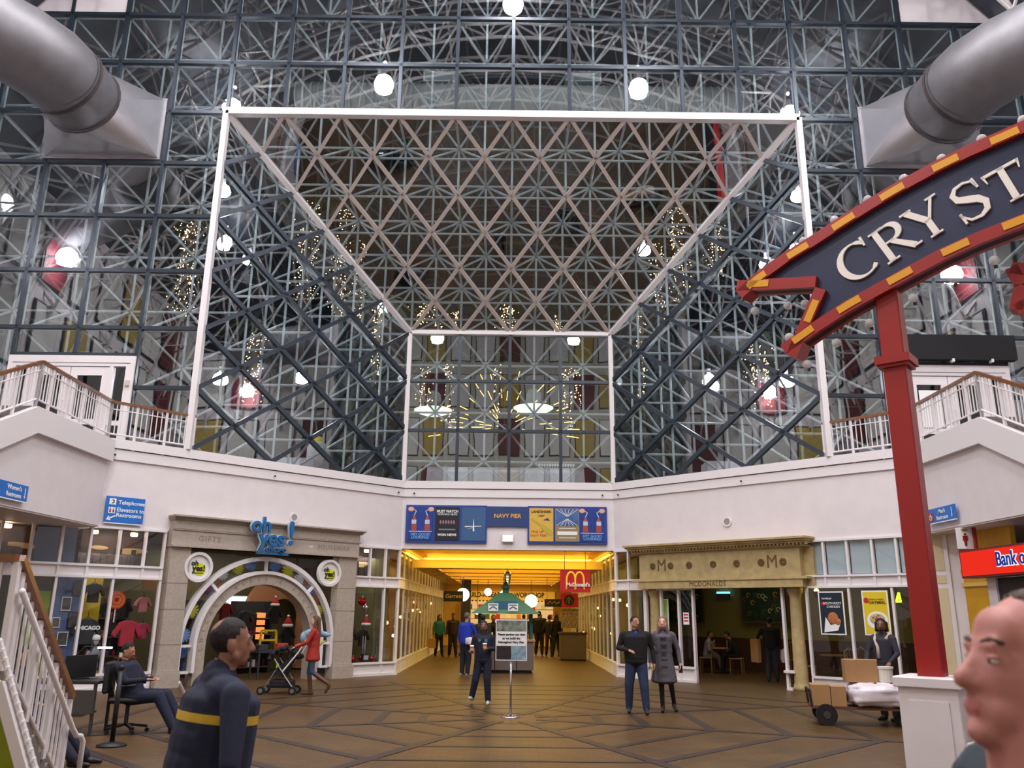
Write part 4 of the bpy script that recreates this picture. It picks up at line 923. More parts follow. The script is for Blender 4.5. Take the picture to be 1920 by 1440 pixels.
# ceiling with coves
tag(MB().box(-3.2, 3.2, 25.55, 62, 3.56, 3.7).box(3.2, 4.25, 26.6, 44, 3.56, 3.69).box(-4.25, -3.2, 26.6, 44, 3.56, 3.69).build('ceiling_corridor', gold), 'golden yellow corridor ceiling', 'ceiling', kind='structure')
cv = thing('ceiling_coffers', 'yellow dropped ceiling beams with glowing coves in the corridor', 'ceiling', (0, 0, 0), kind='structure')
covelit = glow('cove_strip', (255, 204, 66), 5.5)
for sx in (-1, 1):
    MB().box(*sorted((2.25*sx, 2.95*sx)), 26.6, 44, 3.08, 3.24).build('side_soffit', gold, cv)
    MB().box(*sorted((2.35*sx, 2.45*sx)), 26.6, 44, 3.25, 3.29).build('cove_light', covelit, cv)
    MB().box(*sorted((3.05*sx, 3.1*sx)), 25.7, 40, 3.45, 3.5).build('cove_light', covelit, cv)
beams = [26.4, 29.4, 32.4, 35.4, 38.4, 41.4]
for y in beams:
    MB().box(-2.96, 2.96, y, y+.75, 3.07, 3.32).build('cross_beam', gold, cv)
    MB().box(-2.6, 2.6, y+.8, y+.88, 3.33, 3.38).build('cove_light', covelit, cv); MB().box(-2.6, 2.6, y-.1, y-.02, 3.33, 3.37).build('cove_light', covelit, cv)
    light('AREA', (0, y+2.0, 3.5), 85, (1, .68, .15), 4.4, None, .8)
light('AREA', (0, 25.95, 3.53), 95, (1, .72, .17), 5.4, None, .5)
MB().box(-2.5, 2.5, 26.3, 26.38, 3.38, 3.5).build('bulkhead', mat('amber_paint', (226, 160, 40), .5), cv)
# row of shiny ceiling spots along the middle
for i in range(9):
    t = thing('track_spot', 'chrome ceiling spot in the corridor, %s from the mouth' % ORD[i], 'lamp', (0, 27.2+1.5*i, 3.05), group='chrome spots in the corridor'); MB().lathe([(.05, 0), (.1, -.06), (.12, -.16), (.1, -.17)], 14).build('reflector', chrome, t, True); MB().tube([(0, 0, 0), (0, 0, .51)], .02, 6).build('stem', chrome, t); MB().ell((0, 0, -.13), .06, 8, 6).build('bulb', glow('spot_small', (255, 230, 180), 5), t)
# end of the corridor: toy shop
tag(MB().box(-6, 6, 47, 47.2, 0, 4).build('wall_corridor_end', mat('end_yellow', (226, 176, 70), .7)), 'yellow end wall of the corridor', 'wall', kind='structure')
t = thing('toy_shop_front', 'yellow toy shop front with dark lettering at the corridor end', 'shop front', (0, 46.9, 0))
MB().box(-2.6, 2.6, -.1, .05, 2.36, 2.85).build('fascia', mat('fascia_amber', (240, 180, 60), .6, emit=.35), t); text('lettering', 'BUILD-A-BEAR', .36, printblack, t, (-1.3, -.12, 2.66), bold=.01, ext=.02, sx=.8); text('lettering', 'WORKSHOP', .36, printblack, t, (1.2, -.12, 2.66), bold=.01, ext=.02, sx=.8)
MB().box(-2.5, 2.5, -.05, .0, .9, 2.36).build('lit_back', glow('toy_glow', (255, 206, 130), .9), t)
for i in range(26): MB().box(-2.55+i*.2, -2.45+i*.2, -.12, -.1, 2.32, 2.38).build('dentil', printblack, t)
for z in (.9, 1.4, 1.9): MB().box(-2.55, 2.6, -.3, -.05, z-.01, z+.02).build('shelf', wood, t)
for x in (-2.55, 2.58): MB().box(x, x+.03, -.3, -.05, 0, 2.3).build('side_panel', wood, t)
rnd = random.Random(3)
for i in range(26):
    c = [(200, 40, 40), (230, 140, 40), (60, 110, 60), (250, 230, 190), (120, 70, 40)][i % 5]
    tag(MB().box(-.12, .12, -.05, .05, 0, .24).build('toy_box', mat('toy%d' % (i % 5), c, .6), None, loc=(-2.4+.19*i, 46.7, .92+.5*(i % 3))), '%s toy box, %s from left on the %s shelf of the toy shop' % (['red', 'orange', 'green', 'cream', 'brown'][i % 5], ORD[i//3], ['bottom', 'middle', 'top'][i % 3]), 'box', 'toy boxes in the toy shop')
light('AREA', (0, 44.5, 3.2), 120, (1, .8, .45), 4, None, 2)
for i, (px, py, Y, r) in enumerate(((996, 1127, 36, .27), (944, 1115, 33, .16), (868, 1115, 34, .26), (946, 1113, 30, .13), (895, 1148, 36, .1), (915, 1110, 36, .16))):  # the globe beside the dark sign stands in for a round clock
    t = thing('globe_lamp', ['large glowing globe lamp right of the kiosk roof', 'globe lamp glowing over the kiosk peak', 'round white glowing clock, made as a globe, beside the dark hanging sign', 'small globe lamp above the kiosk peak', 'small globe lamp left of the kiosk roof', 'orange globe lamp before the toy shop lettering'][i], 'lamp', at_y(px, py, Y)); MB().ell((0, 0, 0), r, 14, 10).build('globe', glow('globe_lit', (255, 240, 205), 2.4), t, True); MB().tube([(0, 0, r), (0, 0, 3.57-at_y(px, py, Y).z)], .012, 5).build('rod', darkgrey, t)
def hang_sign(name, label, tl, br, Y, m, thick=.08):
    a, b = at_y(*tl, Y), at_y(*br, Y); c = (a+b)/2; w_, h = b.x-a.x, a.z-b.z
    t = thing(name, label, 'sign', c); MB().box(-w_/2, w_/2, -thick/2, thick/2, -h/2, h/2).build('panel', m, t, bevel=.008)
    for sx in (-.35, .35): MB().tube([(w_*sx, 0, h/2), (w_*sx, 0, (3.57 if not any(abs(Y-.37-yb) < .6 for yb in beams) else 3.08)-c.z)], .01, 5).build('hanger', darkgrey, t)
    return t, w_, h
mred = mat('sign_red', (186, 22, 28), .45, emit=.12)
t, w_, h = hang_sign('restaurant_sign', 'square red hanging sign with golden arches at the corridor mouth', (1050, 1067), (1107, 1111), 25.75, mred)
gm = mat('arch_gold', (250, 200, 40), .4, emit=.25)
for cx in (-.13, .13):
    pts = [(cx-.15+.01, -.05, -.26)]+[(cx-.13*math.cos(PI*i/14), -.05, -.02+.27*math.sin(PI*i/14)**.8) for i in range(15)]+[(cx+.15-.01, -.05, -.26)]
    MB().tube(pts, .028, 6).build('golden_arch', gm, t, True)
text('lettering', "McDonald's", .15, printwhite, t, (.08, -.09, -.12), bold=.005, ext=.006)
t, w_, h = hang_sign('hanging_sign', 'dark hanging shop sign with cursive lettering on the corridor left', (832, 1108), (868, 1128), 33, mat('sign_dark', (24, 18, 16), .5)); text('lettering', 'Garrett', .21, mat('sign_cream', (230, 200, 160), .5), t, (0, -.05, .0), shear=.3)
t, w_, h = hang_sign('hanging_sign', 'dark hanging sign with a gold scrawl right of the kiosk', (1021, 1123), (1053, 1138), 33, MATS['sign_dark']); MB().tube([(-.22, -.05, -.04), (-.12, -.05, .06), (-.05, -.05, -.03), (.05, -.05, .05), (.14, -.05, -.04), (.24, -.05, .04)], .014, 5).build('scrawl', mat('scrawl_gold', (200, 150, 60), .5), t)
t, w_, h = hang_sign('coffee_sign', 'red hanging sign with a round dark emblem in the corridor', (1050, 1112), (1084, 1139), 34.2, mred)
MB().prism([(.2*math.cos(2*PI*i/24), .2*math.sin(2*PI*i/24)) for i in range(24)], -.06, -.04).build('emblem', printblack, t); MB().ell((0, -.06, .05), (.06, .01, .08), 10, 6).tube([(-.12, -.062, -.1), (-.09, -.062, .06), (0, -.062, .15), (.09, -.062, .06), (.12, -.062, -.1)], .016, 5).box(-.04, .04, -.066, -.06, -.15, .0).build('figure', mat('emblem_green', (90, 120, 80), .5), t)
a, b = at_y(1053, 1141, 34.4), at_y(1083, 1178, 34.4)
t = thing('menu_board', 'speckled menu board below the red coffee sign', 'board', ((a.x+b.x)/2, 34.4, 0)); MB().box(-.34, .34, 0, .05, b.z, a.z).build('board', mat('menu_speckle', (200, 180, 150), .6, noise=.9, nscale=16), t)
for sx in (-.3, .3): MB().box(sx-.03, sx+.03, 0, .06, 0, b.z).build('post', darkgrey, t)
t = thing('service_counter', 'grey service counter below the menu board', 'counter', (2.55, 33.6, 0)); MB().box(-.5, .5, -.3, .3, .06, .98).build('body', mat('counter_grey', (96, 84, 70), .5), t); MB().box(-.54, .54, -.34, .34, .98, 1.04).build('worktop', darkgrey, t); MB().box(-.48, .48, -.28, .28, 0, .06).build('plinth', black, t)
t = thing('corridor_pillar', 'dark pillar on the left side of the corridor', 'pillar', (-1.75, 36.5, 0)); MB().box(-.2, .2, -.2, .2, .1, 3.1).build('shaft', mat('pillar_dark', (46, 40, 40), .5), t); MB().box(-.25, .25, -.25, .25, 0, .1).build('base', darkgrey, t)
# ---------------- kiosk
k = thing('kiosk', 'market kiosk with a teal peaked roof in the corridor', 'kiosk', (0, 27.1, 0))
teal = mat('teal_roof', (24, 84, 92), .6)
for x0, x1 in ((-.98, -.35), (-.35, .3), (.3, .82)): MB().box(x0+.01, x1-.01, -.95, -.5, .1, .92).build('counter_unit', mat('kiosk_grey', (104, 92, 84), .5), k)
MB().box(-1.02, .86, -1.0, -.42, .92, .97).build('countertop', mat('kiosk_top', (160, 130, 96), .4), k); MB().box(-.9, .8, -.5, .8, .1, .9).build('back_units', darkgrey, k); MB().box(-.85, .75, -.85, .75, 0, .1).build('plinth', black, k)
for x in (-.85, .75):
    for y in (-.6, .8): MB().box(x-.04, x+.04, y-.04, y+.04, .1, 1.8).build('post', teal, k)
vs = [(-1.1, -1.05, 1.72), (1.0, -1.05, 1.72), (1.0, 1.2, 1.72), (-1.1, 1.2, 1.72), (-.25, -.3, 2.35), (.15, -.3, 2.35), (.15, .5, 2.35), (-.25, .5, 2.35)]
MB().add(vs, [(0, 1, 5, 4), (1, 2, 6, 5), (2, 3, 7, 6), (3, 0, 4, 7), (4, 5, 6, 7), (3, 2, 1, 0)]).build('roof', teal, k); MB().box(-.4, .3, -.9, -.86, 1.85, 2.1).build('roof_panel', mat('roof_blue', (40, 90, 130), .5), k)
MB().box(-.15, .05, -.1, .1, 2.35, 2.5).add([(-.2, -.15, 2.5), (.1, -.15, 2.5), (.1, .15, 2.5), (-.2, .15, 2.5), (-.05, 0, 2.75)], [(0, 1, 4), (1, 2, 4), (2, 3, 4), (3, 0, 4), (3, 2, 1, 0)]).build('cupola', teal, k)
for x in (-.42, .18):
    s_ = MB().box(x-.15, x+.15, -1.12, -1.08, 1.8, 2.02).build('sign_board', printwhite, k); MB().bar((x-.12, -1.125, 1.85), (x, -1.125, 1.93), .03, .006, (0, 1, 0)).bar((x, -1.125, 1.93), (x+.12, -1.125, 1.85), .03, .006, (0, 1, 0)).box(x-.12, x+.12, -1.126, -1.12, 1.96, 1.99).build('sign_mark', mat('mark_blue', (50, 80, 120), .5), s_)
for i in range(5): tag(MB().lathe([(.05, 0), (.06, .08), (.03, .16), (.035, .2)], 10).build('jar', mat('jar%d' % (i % 3), [(220, 130, 40), (240, 200, 120), (180, 60, 40)][i % 3], .4, emit=.3), None, loc=(-.8+.34*i, 26.4, .97)), ['leftmost', 'second', 'middle', 'fourth', 'rightmost'][i]+' amber jar on the kiosk counter', 'jar')
light('POINT', (0, 27.0, 1.6), 12, (1, .7, .35), .2)
# ---------------- poster strip over the corridor mouth
YP = YB-.02
pb = thing('poster_board', 'long blue board of posters over the corridor mouth', 'board', (0, YP, 0)); bluebd = mat('board_blue', (30, 62, 140), .5)
MB().box(-3.08, -.64, -.06, 0, 3.75, 4.87).build('left_panel', bluebd, pb); MB().box(.59, 2.98, -.06, 0, 3.75, 4.87).build('right_panel', bluebd, pb)
mp = MB().box(-.64, .59, -.06, 0, 4.25, 4.85).build('middle_panel', mat('board_navy', (36, 62, 116), .5), pb); text('lettering', 'NAVY PIER', .17, mat('gold_print', (224, 170, 80), .5), pb, (-.02, -.07, 4.56), bold=.004)
def bill(x, m, label):
    p = MB().box(x-.36, x+.36, -.075, -.06, 3.82, 4.81).build('bill', m, pb); tag(p, label); return p
def cola(x):
    bill(x, mat('cola_blue', (20, 60, 150), .45, noise=.3, nscale=1.5), 'blue cola poster with two bottles')
    for s_ in (-1, 1):
        MB().lathe([(.0, -.24), (.075, -.24), (.08, -.1), (.05, -.02), (.075, .06), (.03, .16), (.025, .22)], 10).build('bottle_print', mat('cola_red', (170, 70, 50), .4), pb, loc=(x+.2*s_, -.075, 4.34)).scale = (1, .15, 1)
        MB().box(x+.2*s_-.07, x+.2*s_+.07, -.095, -.088, 4.3, 4.42).build('label_print', mat('label_pale', (190, 200, 220), .5), pb); MB().tube([(x+.2*s_, -.085, 4.55), (x+.14*s_, -.085, 4.68), (x+.2*s_, -.085, 4.72)], .012, 5).build('straw_print', printwhite, pb); MB().ell((x+.3*s_, -.078, 4.74), (.09, .006, .07), 10, 6).build('face_print', mat('skin_print', (226, 170, 140), .6), pb)
    text('lettering', 'HEY GOOD', .11, mat('cyan_print', (140, 200, 240), .5), pb, (x, -.078, 3.99)); text('lettering', 'LOOKING!', .11, MATS['cyan_print'], pb, (x, -.078, 3.9)); MB().box(x-.34, x+.34, -.078, -.075, 4.07, 4.085).build('rule', printwhite, pb)
cola(-2.63); cola(2.53)
x = -1.83; bill(x, mat('news_black', (22, 20, 30), .5), 'black morning news poster'); text('lettering', 'MUST WATCH', .11, printwhite, pb, (x, -.078, 4.68), sx=.9, bold=.003); text('lettering', 'MORNING NEWS', .085, printwhite, pb, (x, -.078, 4.59), sx=.9); text('lettering', 'WGN NEWS', .1, printwhite, pb, (x, -.078, 3.98), bold=.003)
for i in range(6): MB().ell((x-.2+.08*i, -.078, 4.36), (.03, .006, .06), 8, 6).build('figure_print', mat('news_pink', (150, 110, 120), .6), pb)
MB().box(x-.25, x+.25, -.079, -.075, 4.12, 4.16).build('rule', mat('news_grey', (130, 130, 150), .5), pb)
x = -1.04; bill(x, mat('air_blue', (60, 100, 150), .45, noise=.3, nscale=1.2), 'blue airline poster with a white aircraft'); MB().prism([(x-.26, 4.22), (x+.24, 4.24), (x+.24, 4.26), (x-.26, 4.25)], -.08, -.075).prism([(x-.02, 4.1), (x+.03, 4.1), (x+.01, 4.45), (x, 4.45)], -.081, -.075).prism([(x-.2, 4.16), (x, 4.2), (x, 4.22)], -.081, -.075).build('aircraft_print', printwhite, pb)
x = 1.0; bill(x, mat('lager_gold', (216, 174, 70), .5), 'golden lager poster with a bottle'); text('lettering', 'LANDSHARK', .11, printblack, pb, (x, -.078, 4.7), bold=.003, sx=.95); text('lettering', 'Lager', .09, printblack, pb, (x, -.078, 4.59), shear=.3); text('lettering', 'FINS UP', .11, mat('lager_red', (190, 60, 30), .5), pb, (x-.12, -.078, 4.1)); text('lettering', 'NAVY PIER!', .1, MATS['lager_red'], pb, (x-.08, -.078, 3.99))
MB().bar((x-.3, -.08, 4.5), (x+.02, -.08, 4.27), .06, .008, (0, 1, 0)).bar((x+.02, -.08, 4.27), (x+.32, -.08, 4.03), .15, .008, (0, 1, 0)).build('bottle_print', mat('lager_bottle', (190, 170, 60), .4), pb); MB().prism([(x+.05, 4.45), (x+.2, 4.52), (x+.26, 4.42), (x+.18, 4.44)], -.08, -.075).build('fin_print', mat('fin_blue', (40, 60, 110), .5), pb)
x = 1.78; bill(x, mat('room_tan', (150, 130, 90), .5), 'banquet room poster in blue and tan'); MB().box(x-.34, x+.34, -.079, -.075, 4.28, 4.79).build('room_print', mat('room_blue', (70, 110, 170), .5, noise=.5, nscale=4), pb)
for i in range(6): MB().bar((x, -.081, 4.5), (x-.33+.13*i, -.081, 4.29), .012, .004, (0, 1, 0)).bar((x, -.081, 4.56), (x-.33+.13*i, -.081, 4.78), .012, .004, (0, 1, 0)).build('ray_print', printwhite, pb)
MB().box(x-.3, x+.3, -.079, -.075, 4.02, 4.12).build('white_strip', printwhite, pb); MB().box(x-.25, x+.25, -.079, -.075, 3.92, 3.94).box(x-.25, x+.25, -.079, -.075, 4.2, 4.22).build('rule', printwhite, pb)
t = thing('exit_sign', 'small glowing white exit box under the blue middle panel', 'sign', (-.005, YP, 3.9)); MB().box(-.17, .17, -.1, 0, -.11, .11).build('case', whitemetal, t); MB().box(-.15, .15, -.105, -.1, -.09, .09).build('face', glow('exit_lit', (255, 246, 236), 1.6), t)
# ================================================================== terrace doors
def doors(sx):
    nm = 'left' if sx < 0 else 'right'
    t = thing('door_%d' % (1 if sx < 0 else 2), 'white double doors with sidelights on the %s terrace' % nm, 'door', (11.2*sx, YF-.05, 5.58), kind='structure')
    H = 2.42; dg = glass('door_glass_%s' % nm, .05, (.35, .36, .4))
    for a, b in ((-1.62, -1.4), (1.4, 1.62)): MB().box(a, b, -.06, .1, 0, H).build('jamb', whitemetal, t)
    MB().box(-1.4, 1.4, -.064, .1, H-.28, H).build('head', whitemetal, t); MB().box(-1.5, 1.5, -.075, -.06, H-.2, H-.185).build('groove', mat('groove_grey', (150, 146, 148), .6), t)
    for a in (-1.04, 1.04): MB().box(a-.05, a+.05, -.06, .1, 0, H-.28).build('jamb', whitemetal, t)
    for a, b in ((-1.4, -1.09), (1.09, 1.4)):
        MB().box(a+.03, b-.03, 0, .02, .1, .6).box(a+.03, b-.03, 0, .02, .72, H-.3).build('sidelight_pane', dg, t); MB().box(a, b, -.05, .05, .6, .72).box(a, b, -.05, .05, 0, .1).build('sidelight_rail', whitemetal, t)
    for a, b, hs in ((-.98, -.01, 1), (.01, .98, -1)):
        d = MB().box(a, a+.17, -.04, .05, .02, H-.3).box(b-.17, b, -.04, .05, .02, H-.3).box(a+.17, b-.17, -.04, .05, .02, .2).box(a+.17, b-.17, -.04, .05, .62, .76).box(a+.17, b-.17, -.04, .05, H-.52, H-.3).build('door_leaf', whitemetal, t)
        MB().box(a+.17, b-.17, 0, .02, .2, .62).box(a+.17, b-.17, 0, .02, .76, H-.52).build('pane', dg, d); xh = b-.08 if hs > 0 else a+.08
        MB().tube([(xh, -.04, .9), (xh, -.11, .92), (xh, -.11, 1.2), (xh, -.04, 1.22)], .014, 6).build('handle', chrome, d)
    if sx < 0: MB().box(1.45, 1.55, -.12, -.06, 1.62, 1.76).build('keypad', mat('keypad_beige', (200, 186, 170), .5), t)
    else: MB().box(-.78, -.22, -.052, -.045, .78, 1.75).build('paper_notice', printwhite, t)
doors(-1); doors(1)
t = thing('awning', 'black cloth valance above the right terrace doors', 'awning', (11.3, YF-.2, 8.1)); MB().box(-1.65, 1.65, -.12, .1, 0, .66).build('cloth', mat('black_cloth', (22, 22, 26), .85, noise=.2), t)
for x in (-1, 0, 1): MB().box(x-.03, x+.03, -.13, .0, -.06, .02).build('clip', whitemetal, t)
# ================================================================== railings
BAL = {}
def railing(name, label, pts, h=.86, step=.115, post_every=6, wood_w=.075, mid=True, drop=.25):
    """pts: foot line in world; wooden handrail, white posts, balusters, bottom rail"""
    t = thing(name, label, 'railing', (0, 0, 0)); P = [Vector(p) for p in pts]; up = Vector((0, 0, 1))
    for i, (a, b) in enumerate(zip(P[:-1], P[1:])):
        d = b-a; n = max(2, int(Vector((d.x, d.y, 0)).length/step)); key = (round(h, 3), name)
        MB().bar(a+up*h, b+up*h, wood_w, .06).build('handrail', wood, t); MB().tube([a+up*.1, b+up*.1], .022, 8).build('bottom_rail', whitemetal, t)
        if abs(d.z) > .2 or mid: MB().tube([a+up*(h-.17), b+up*(h-.17)], .014, 6).build('mid_rail', whitemetal, t)
        for j in range(n+1):
            p = a+d*(j/n)
            if j % post_every == 0 or j == n: 
                kk = ('post', drop, h)
                if kk not in BAL: BAL[kk] = MB().box(-.025, .025, -.025, .025, -drop, h-.03).mesh('post', whitemetal)
                put('post', BAL[kk], t, p)
            else:
                kk = ('bal', h)
                if kk not in BAL: BAL[kk] = MB().box(-.01, .01, -.01, .01, .1, h-.03).mesh('baluster', whitemetal)
                put('baluster', BAL[kk], t, p)
    return t
for sx, nm in ((-1, 'left'), (1, 'right')):
    railing('terrace_railing', 'white baluster railing with wooden handrail on the %s terrace' % nm, [(7.93*sx, 20.52, 5.6), (9.36*sx, 19.06, 5.6), (9.26*sx, SIDE_Y, 5.6), (9.26*sx, 9.6, 2.6)])
# near stairs at both picture edges
def near_stair(sx):
    nm = 'left' if sx < 0 else 'right'
    o_x = 0 if sx < 0 else .42
    A, B, C, D = [Vector((x_*sx+o_x, y_, z_)) for x_, y_, z_ in ((4.43, 9.0, 0), (4.03, 7.0, 1.28), (5.6, 7.0, 1.28), (5.85, 9.0, 0))]
    t = thing('staircase', 'short stair flight rising towards the viewer at the %s' % nm, 'stairs', (0, 0, 0), kind='structure')
    n = 8
    for i in range(n):
        f0, f1 = i/n, (i+1)/n; z = 1.28*(i+1)/n; a0 = A.lerp(B, f0); a1 = A.lerp(B, f1); c0 = D.lerp(C, f0); c1 = D.lerp(C, f1)
        MB().slab([(q.x, q.y) for q in (a0, c0, c1, a1)], max(0, z-.4), z).build('tread', mat('terrace_grey', (120, 112, 110)), t)
    MB().slab([(q[0], q[1]) for q in ((B.x, 7.0), (C.x, 7.0), (C.x, 5.5), (B.x, 5.5))], 0, 1.28).build('landing', MATS['terrace_grey'], t)
    r_ = railing('stair_railing', 'white baluster stair railing with thick wooden handrail at the near %s' % nm, [A+Vector((0, 0, .02)), B], .88, .12, 5, .1, True, 0.0)
    off = Vector((-.07*sx, 0, 0)); up = Vector((0, 0, 1)); e = A+off
    MB().bar(B+up*.88, B+up*.88+Vector((1.6*sx, 0, 0)), .1, .06).build('handrail', wood, r_)
    for j in range(1, 13):
        put('baluster', BAL[('bal', .88)], r_, B+Vector((.125*j*sx, 0, 0)))
    MB().tube([B+off+up*.62, e+up*.6, e+Vector((0, .1, .52)), e+Vector((0, .2, .5)), e+Vector((0, .26, .44)), e+Vector((0, .26, 0.02))], .026, 10).build('grab_rail', whitemetal, r_, True)
near_stair(-1); near_stair(1)
# ================================================================== the arched sign on its red post
P0 = Vector((4.62, 9.55, 0)); SA = math.radians(40); SN = Vector((math.sin(SA), math.cos(SA), 0))
def SG(px, py, off=0):
    """pixel -> local x, z on the sign's plane"""
    p = hit(px, py, SN, SN.dot(P0)+off)-P0; return (p.x*math.cos(SA)-p.y*math.sin(SA), p.z)
CX = lambda x, y: SG(1380+x/2.88, 200+y/2.88)
sg = thing('arched_sign', 'curved navy banner sign with red and yellow border and cream letters on a red post', 'sign', P0, -SA)
top = [CX(*p) for p in ((15, 1005), (100, 925), (270, 800), (410, 715), (570, 610), (720, 515), (890, 415), (1060, 322), (1250, 228), (1440, 145), (1560, 92))]
bot = [CX(*p) for p in ((285, 1345), (470, 1215), (630, 1113), (780, 1030), (960, 932), (1130, 842), (1330, 752), (1555, 665))]
for L_ in (top, bot):          # the curve goes on out of the picture
    for k in range(9):
        (x1, z1), (x2, z2) = L_[-2], L_[-1]; sl = (z2-z1)/(x2-x1)-.06*(.45 if k else 0); x3 = x2+.45; L_.append((x3, z2+sl*.45))
notch = CX(440, 985)
outline = [top[0], notch, bot[0]]+bot[1:]+top[:0:-1]
MB().prism(outline, -.02, .12).build('panel', navy, sg)
def border(pts, side, name='border'):
    """red frame strip inside the outline along pts; side +1: frame lies below the line"""
    P = [Vector((x, 0, z)) for x, z in pts]; mb = MB(); W_ = .15
    nrm = []
    for i in range(len(P)):
        d = (P[min(i+1, len(P)-1)]-P[max(i-1, 0)]).normalized(); nrm.append(Vector((d.z, 0, -d.x))*side)
    for i in range(len(P)-1):
        q = [P[i], P[i+1], P[i+1]+nrm[i+1]*W_, P[i]+nrm[i]*W_]
        mb.prism([(v.x, v.z) for v in q], -.09, .2)
    mb.build(name, red, sg)
    tot = sum((b-a).length for a, b in zip(P[:-1], P[1:])); s_ = .16
    def at(s_):
        for i in range(len(P)-1):
            L = (P[i+1]-P[i]).length
            if s_ <= L: f = s_/L; return P[i].lerp(P[i+1], f), nrm[i].lerp(nrm[i+1], f)
            s_ -= L
        return P[-1], nrm[-1]
    while s_+.34 < tot:
        q = []
        for k in range(3): p, n = at(s_+.15*k); q.append((p, n))
        poly = [(v.x, v.z) for v in [p+n*.04 for p, n in q]+[p+n*.135 for p, n in q[::-1]]]
        MB().prism(poly, -.1, -.088).build('yellow_block', yellow, sg); s_ += .66
border(top, 1); border(bot, -1)
border([top[0], ((top[0][0]+notch[0])/2, (top[0][1]+notch[1])/2), notch], -1); border([notch, ((bot[0][0]+notch[0])/2, (bot[0][1]+notch[1])/2), bot[0]], -1)
# post, collar, pedestal
zt = SG(1655, 575)[1]+.25
MB().box(-.13, .13, .0, .26, 1.13, zt).build('post', red, sg, bevel=.012)
zc = SG(1665, 676)[1]; MB().box(-.2, .2, -.07, .33, zc-.05, zc+.05).build('collar', red, sg); MB().box(-.17, .17, -.04, .3, zc-.09, zc-.05).build('collar_step', red, sg)
MB().box(-.3, .3, -.17, .43, 0, 1.03).build('pedestal', white, sg, bevel=.008); MB().box(-.34, .34, -.21, .47, 1.03, 1.14).build('pedestal_cap', white, sg, bevel=.012); MB().box(-.2, .2, -.185, -.17, .1, .9).build('pedestal_panel', white, sg)
# clear globes along the edges
gb = bpy.data.materials.new('clear_globe'); gb.use_nodes = True; b_ = gb.node_tree.nodes['Principled BSDF']; b_.inputs['Base Color'].default_value = (.85, .85, .86, 1); b_.inputs['Roughness'].default_value = .08; b_.inputs['Alpha'].default_value = .42
gme = MB().ell((0, 0, 0), .058, 14, 10).mesh('globe_bulb', gb, True); gsk = MB().lathe([(.022, -.075), (.022, -.045)], 8).mesh('socket', darkgrey)
for c in ((40, 960), (190, 838), (355, 720), (525, 605), (705, 495), (900, 380), (1105, 272), (1322, 165), (1545, 62), (92, 1097), (272, 1068), (365, 1058), (278, 1240), (375, 1385), (535, 1270), (715, 1162), (950, 1025), (1170, 920), (1388, 822)):
    x, z = CX(*c); g_ = put('globe_bulb', gme, sg, (x, .05, z)); put('socket', gsk, g_, (0, .06, .0))
# letters
def bar2(mb, a, b, w0, w1=None):
    a = Vector((a[0], 0, a[1])); b = Vector((b[0], 0, b[1])); w1 = w0 if w1 is None else w1; d = (b-a).normalized(); n = Vector((d.z, 0, -d.x))
    q = [a+n*w0/2, b+n*w1/2, b-n*w1/2, a-n*w0/2]; mb.prism([(v.x, v.z) for v in q][::-1], -.03, 0)
def stroke(mb, pts, ws):
    P = [Vector((x, 0, z)) for x, z in pts]
    for i in range(len(P)-1):
        d0 = (P[min(i+1, len(P)-1)]-P[max(i-1, 0)]).normalized(); d1 = (P[min(i+2, len(P)-1)]-P[i]).normalized()
        n0 = Vector((d0.z, 0, -d0.x)); n1 = Vector((d1.z, 0, -d1.x))
        q = [P[i]+n0*ws[i]/2, P[i+1]+n1*ws[i+1]/2, P[i+1]-n1*ws[i+1]/2, P[i]-n0*ws[i]/2]; mb.prism([(v.x, v.z) for v in q][::-1], -.03, 0)
def glyph(ch):
    mb = MB(); A = lambda a: math.radians(a)
    if ch == 'C':
        an = list(range(42, 322, 10)); stroke(mb, [(.44*math.cos(A(a)), .5+.48*math.sin(A(a))) for a in an], [.05+.13*max(0, -math.cos(A(a)))**1.2+(.05 if i < 3 or i > len(an)-3 else 0) for i, a in enumerate(an)]); bar2(mb, (.33, .72), (.35, .99), .05, .07)
    elif ch == 'S':
        pts = [(.3, .74), (.26, .92), (.08, .99), (-.12, .96), (-.24, .82), (-.2, .66), (-.02, .55), (.18, .44), (.29, .28), (.24, .1), (.06, .0), (-.16, .03), (-.3, .2), (-.32, .28)]
        stroke(mb, pts, [.05, .06, .06, .08, .13, .16, .18, .18, .16, .13, .08, .06, .06, .05]); bar2(mb, (.29, .98), (.31, .7), .06); bar2(mb, (-.31, .3), (-.29, .0), .06)
    elif ch == 'R':
        bar2(mb, (-.26, 0), (-.26, 1), .16); bar2(mb, (-.42, .025), (-.08, .025), .05); bar2(mb, (-.42, .975), (-.05, .975), .05)
        an = list(range(90, -91, -15)); stroke(mb, [(-.2, .965)]+[(.02+.24*math.cos(A(a)), .74+.22*math.sin(A(a))) for a in an]+[(-.2, .52)], [.05]+[.05+.11*math.cos(A(a)) for a in an]+[.05]); bar2(mb, (-.04, .52), (.36, .03), .12, .16); bar2(mb, (.3, .025), (.52, .025), .05)
    elif ch == 'Y':
        bar2(mb, (0, 0), (0, .48), .16); bar2(mb, (-.16, .025), (.16, .025), .05); bar2(mb, (-.33, .97), (.01, .44), .16); bar2(mb, (.34, .97), (.03, .44), .07); bar2(mb, (-.48, .975), (-.18, .975), .05); bar2(mb, (.2, .975), (.48, .975), .05)
    elif ch == 'T':
        bar2(mb, (0, 0), (0, 1), .16); bar2(mb, (-.16, .025), (.16, .025), .05); bar2(mb, (-.42, .96), (.42, .96), .08); bar2(mb, (-.42, 1.0), (-.38, .74), .06, .03); bar2(mb, (.42, 1.0), (.38, .74), .06, .03)
    return mb
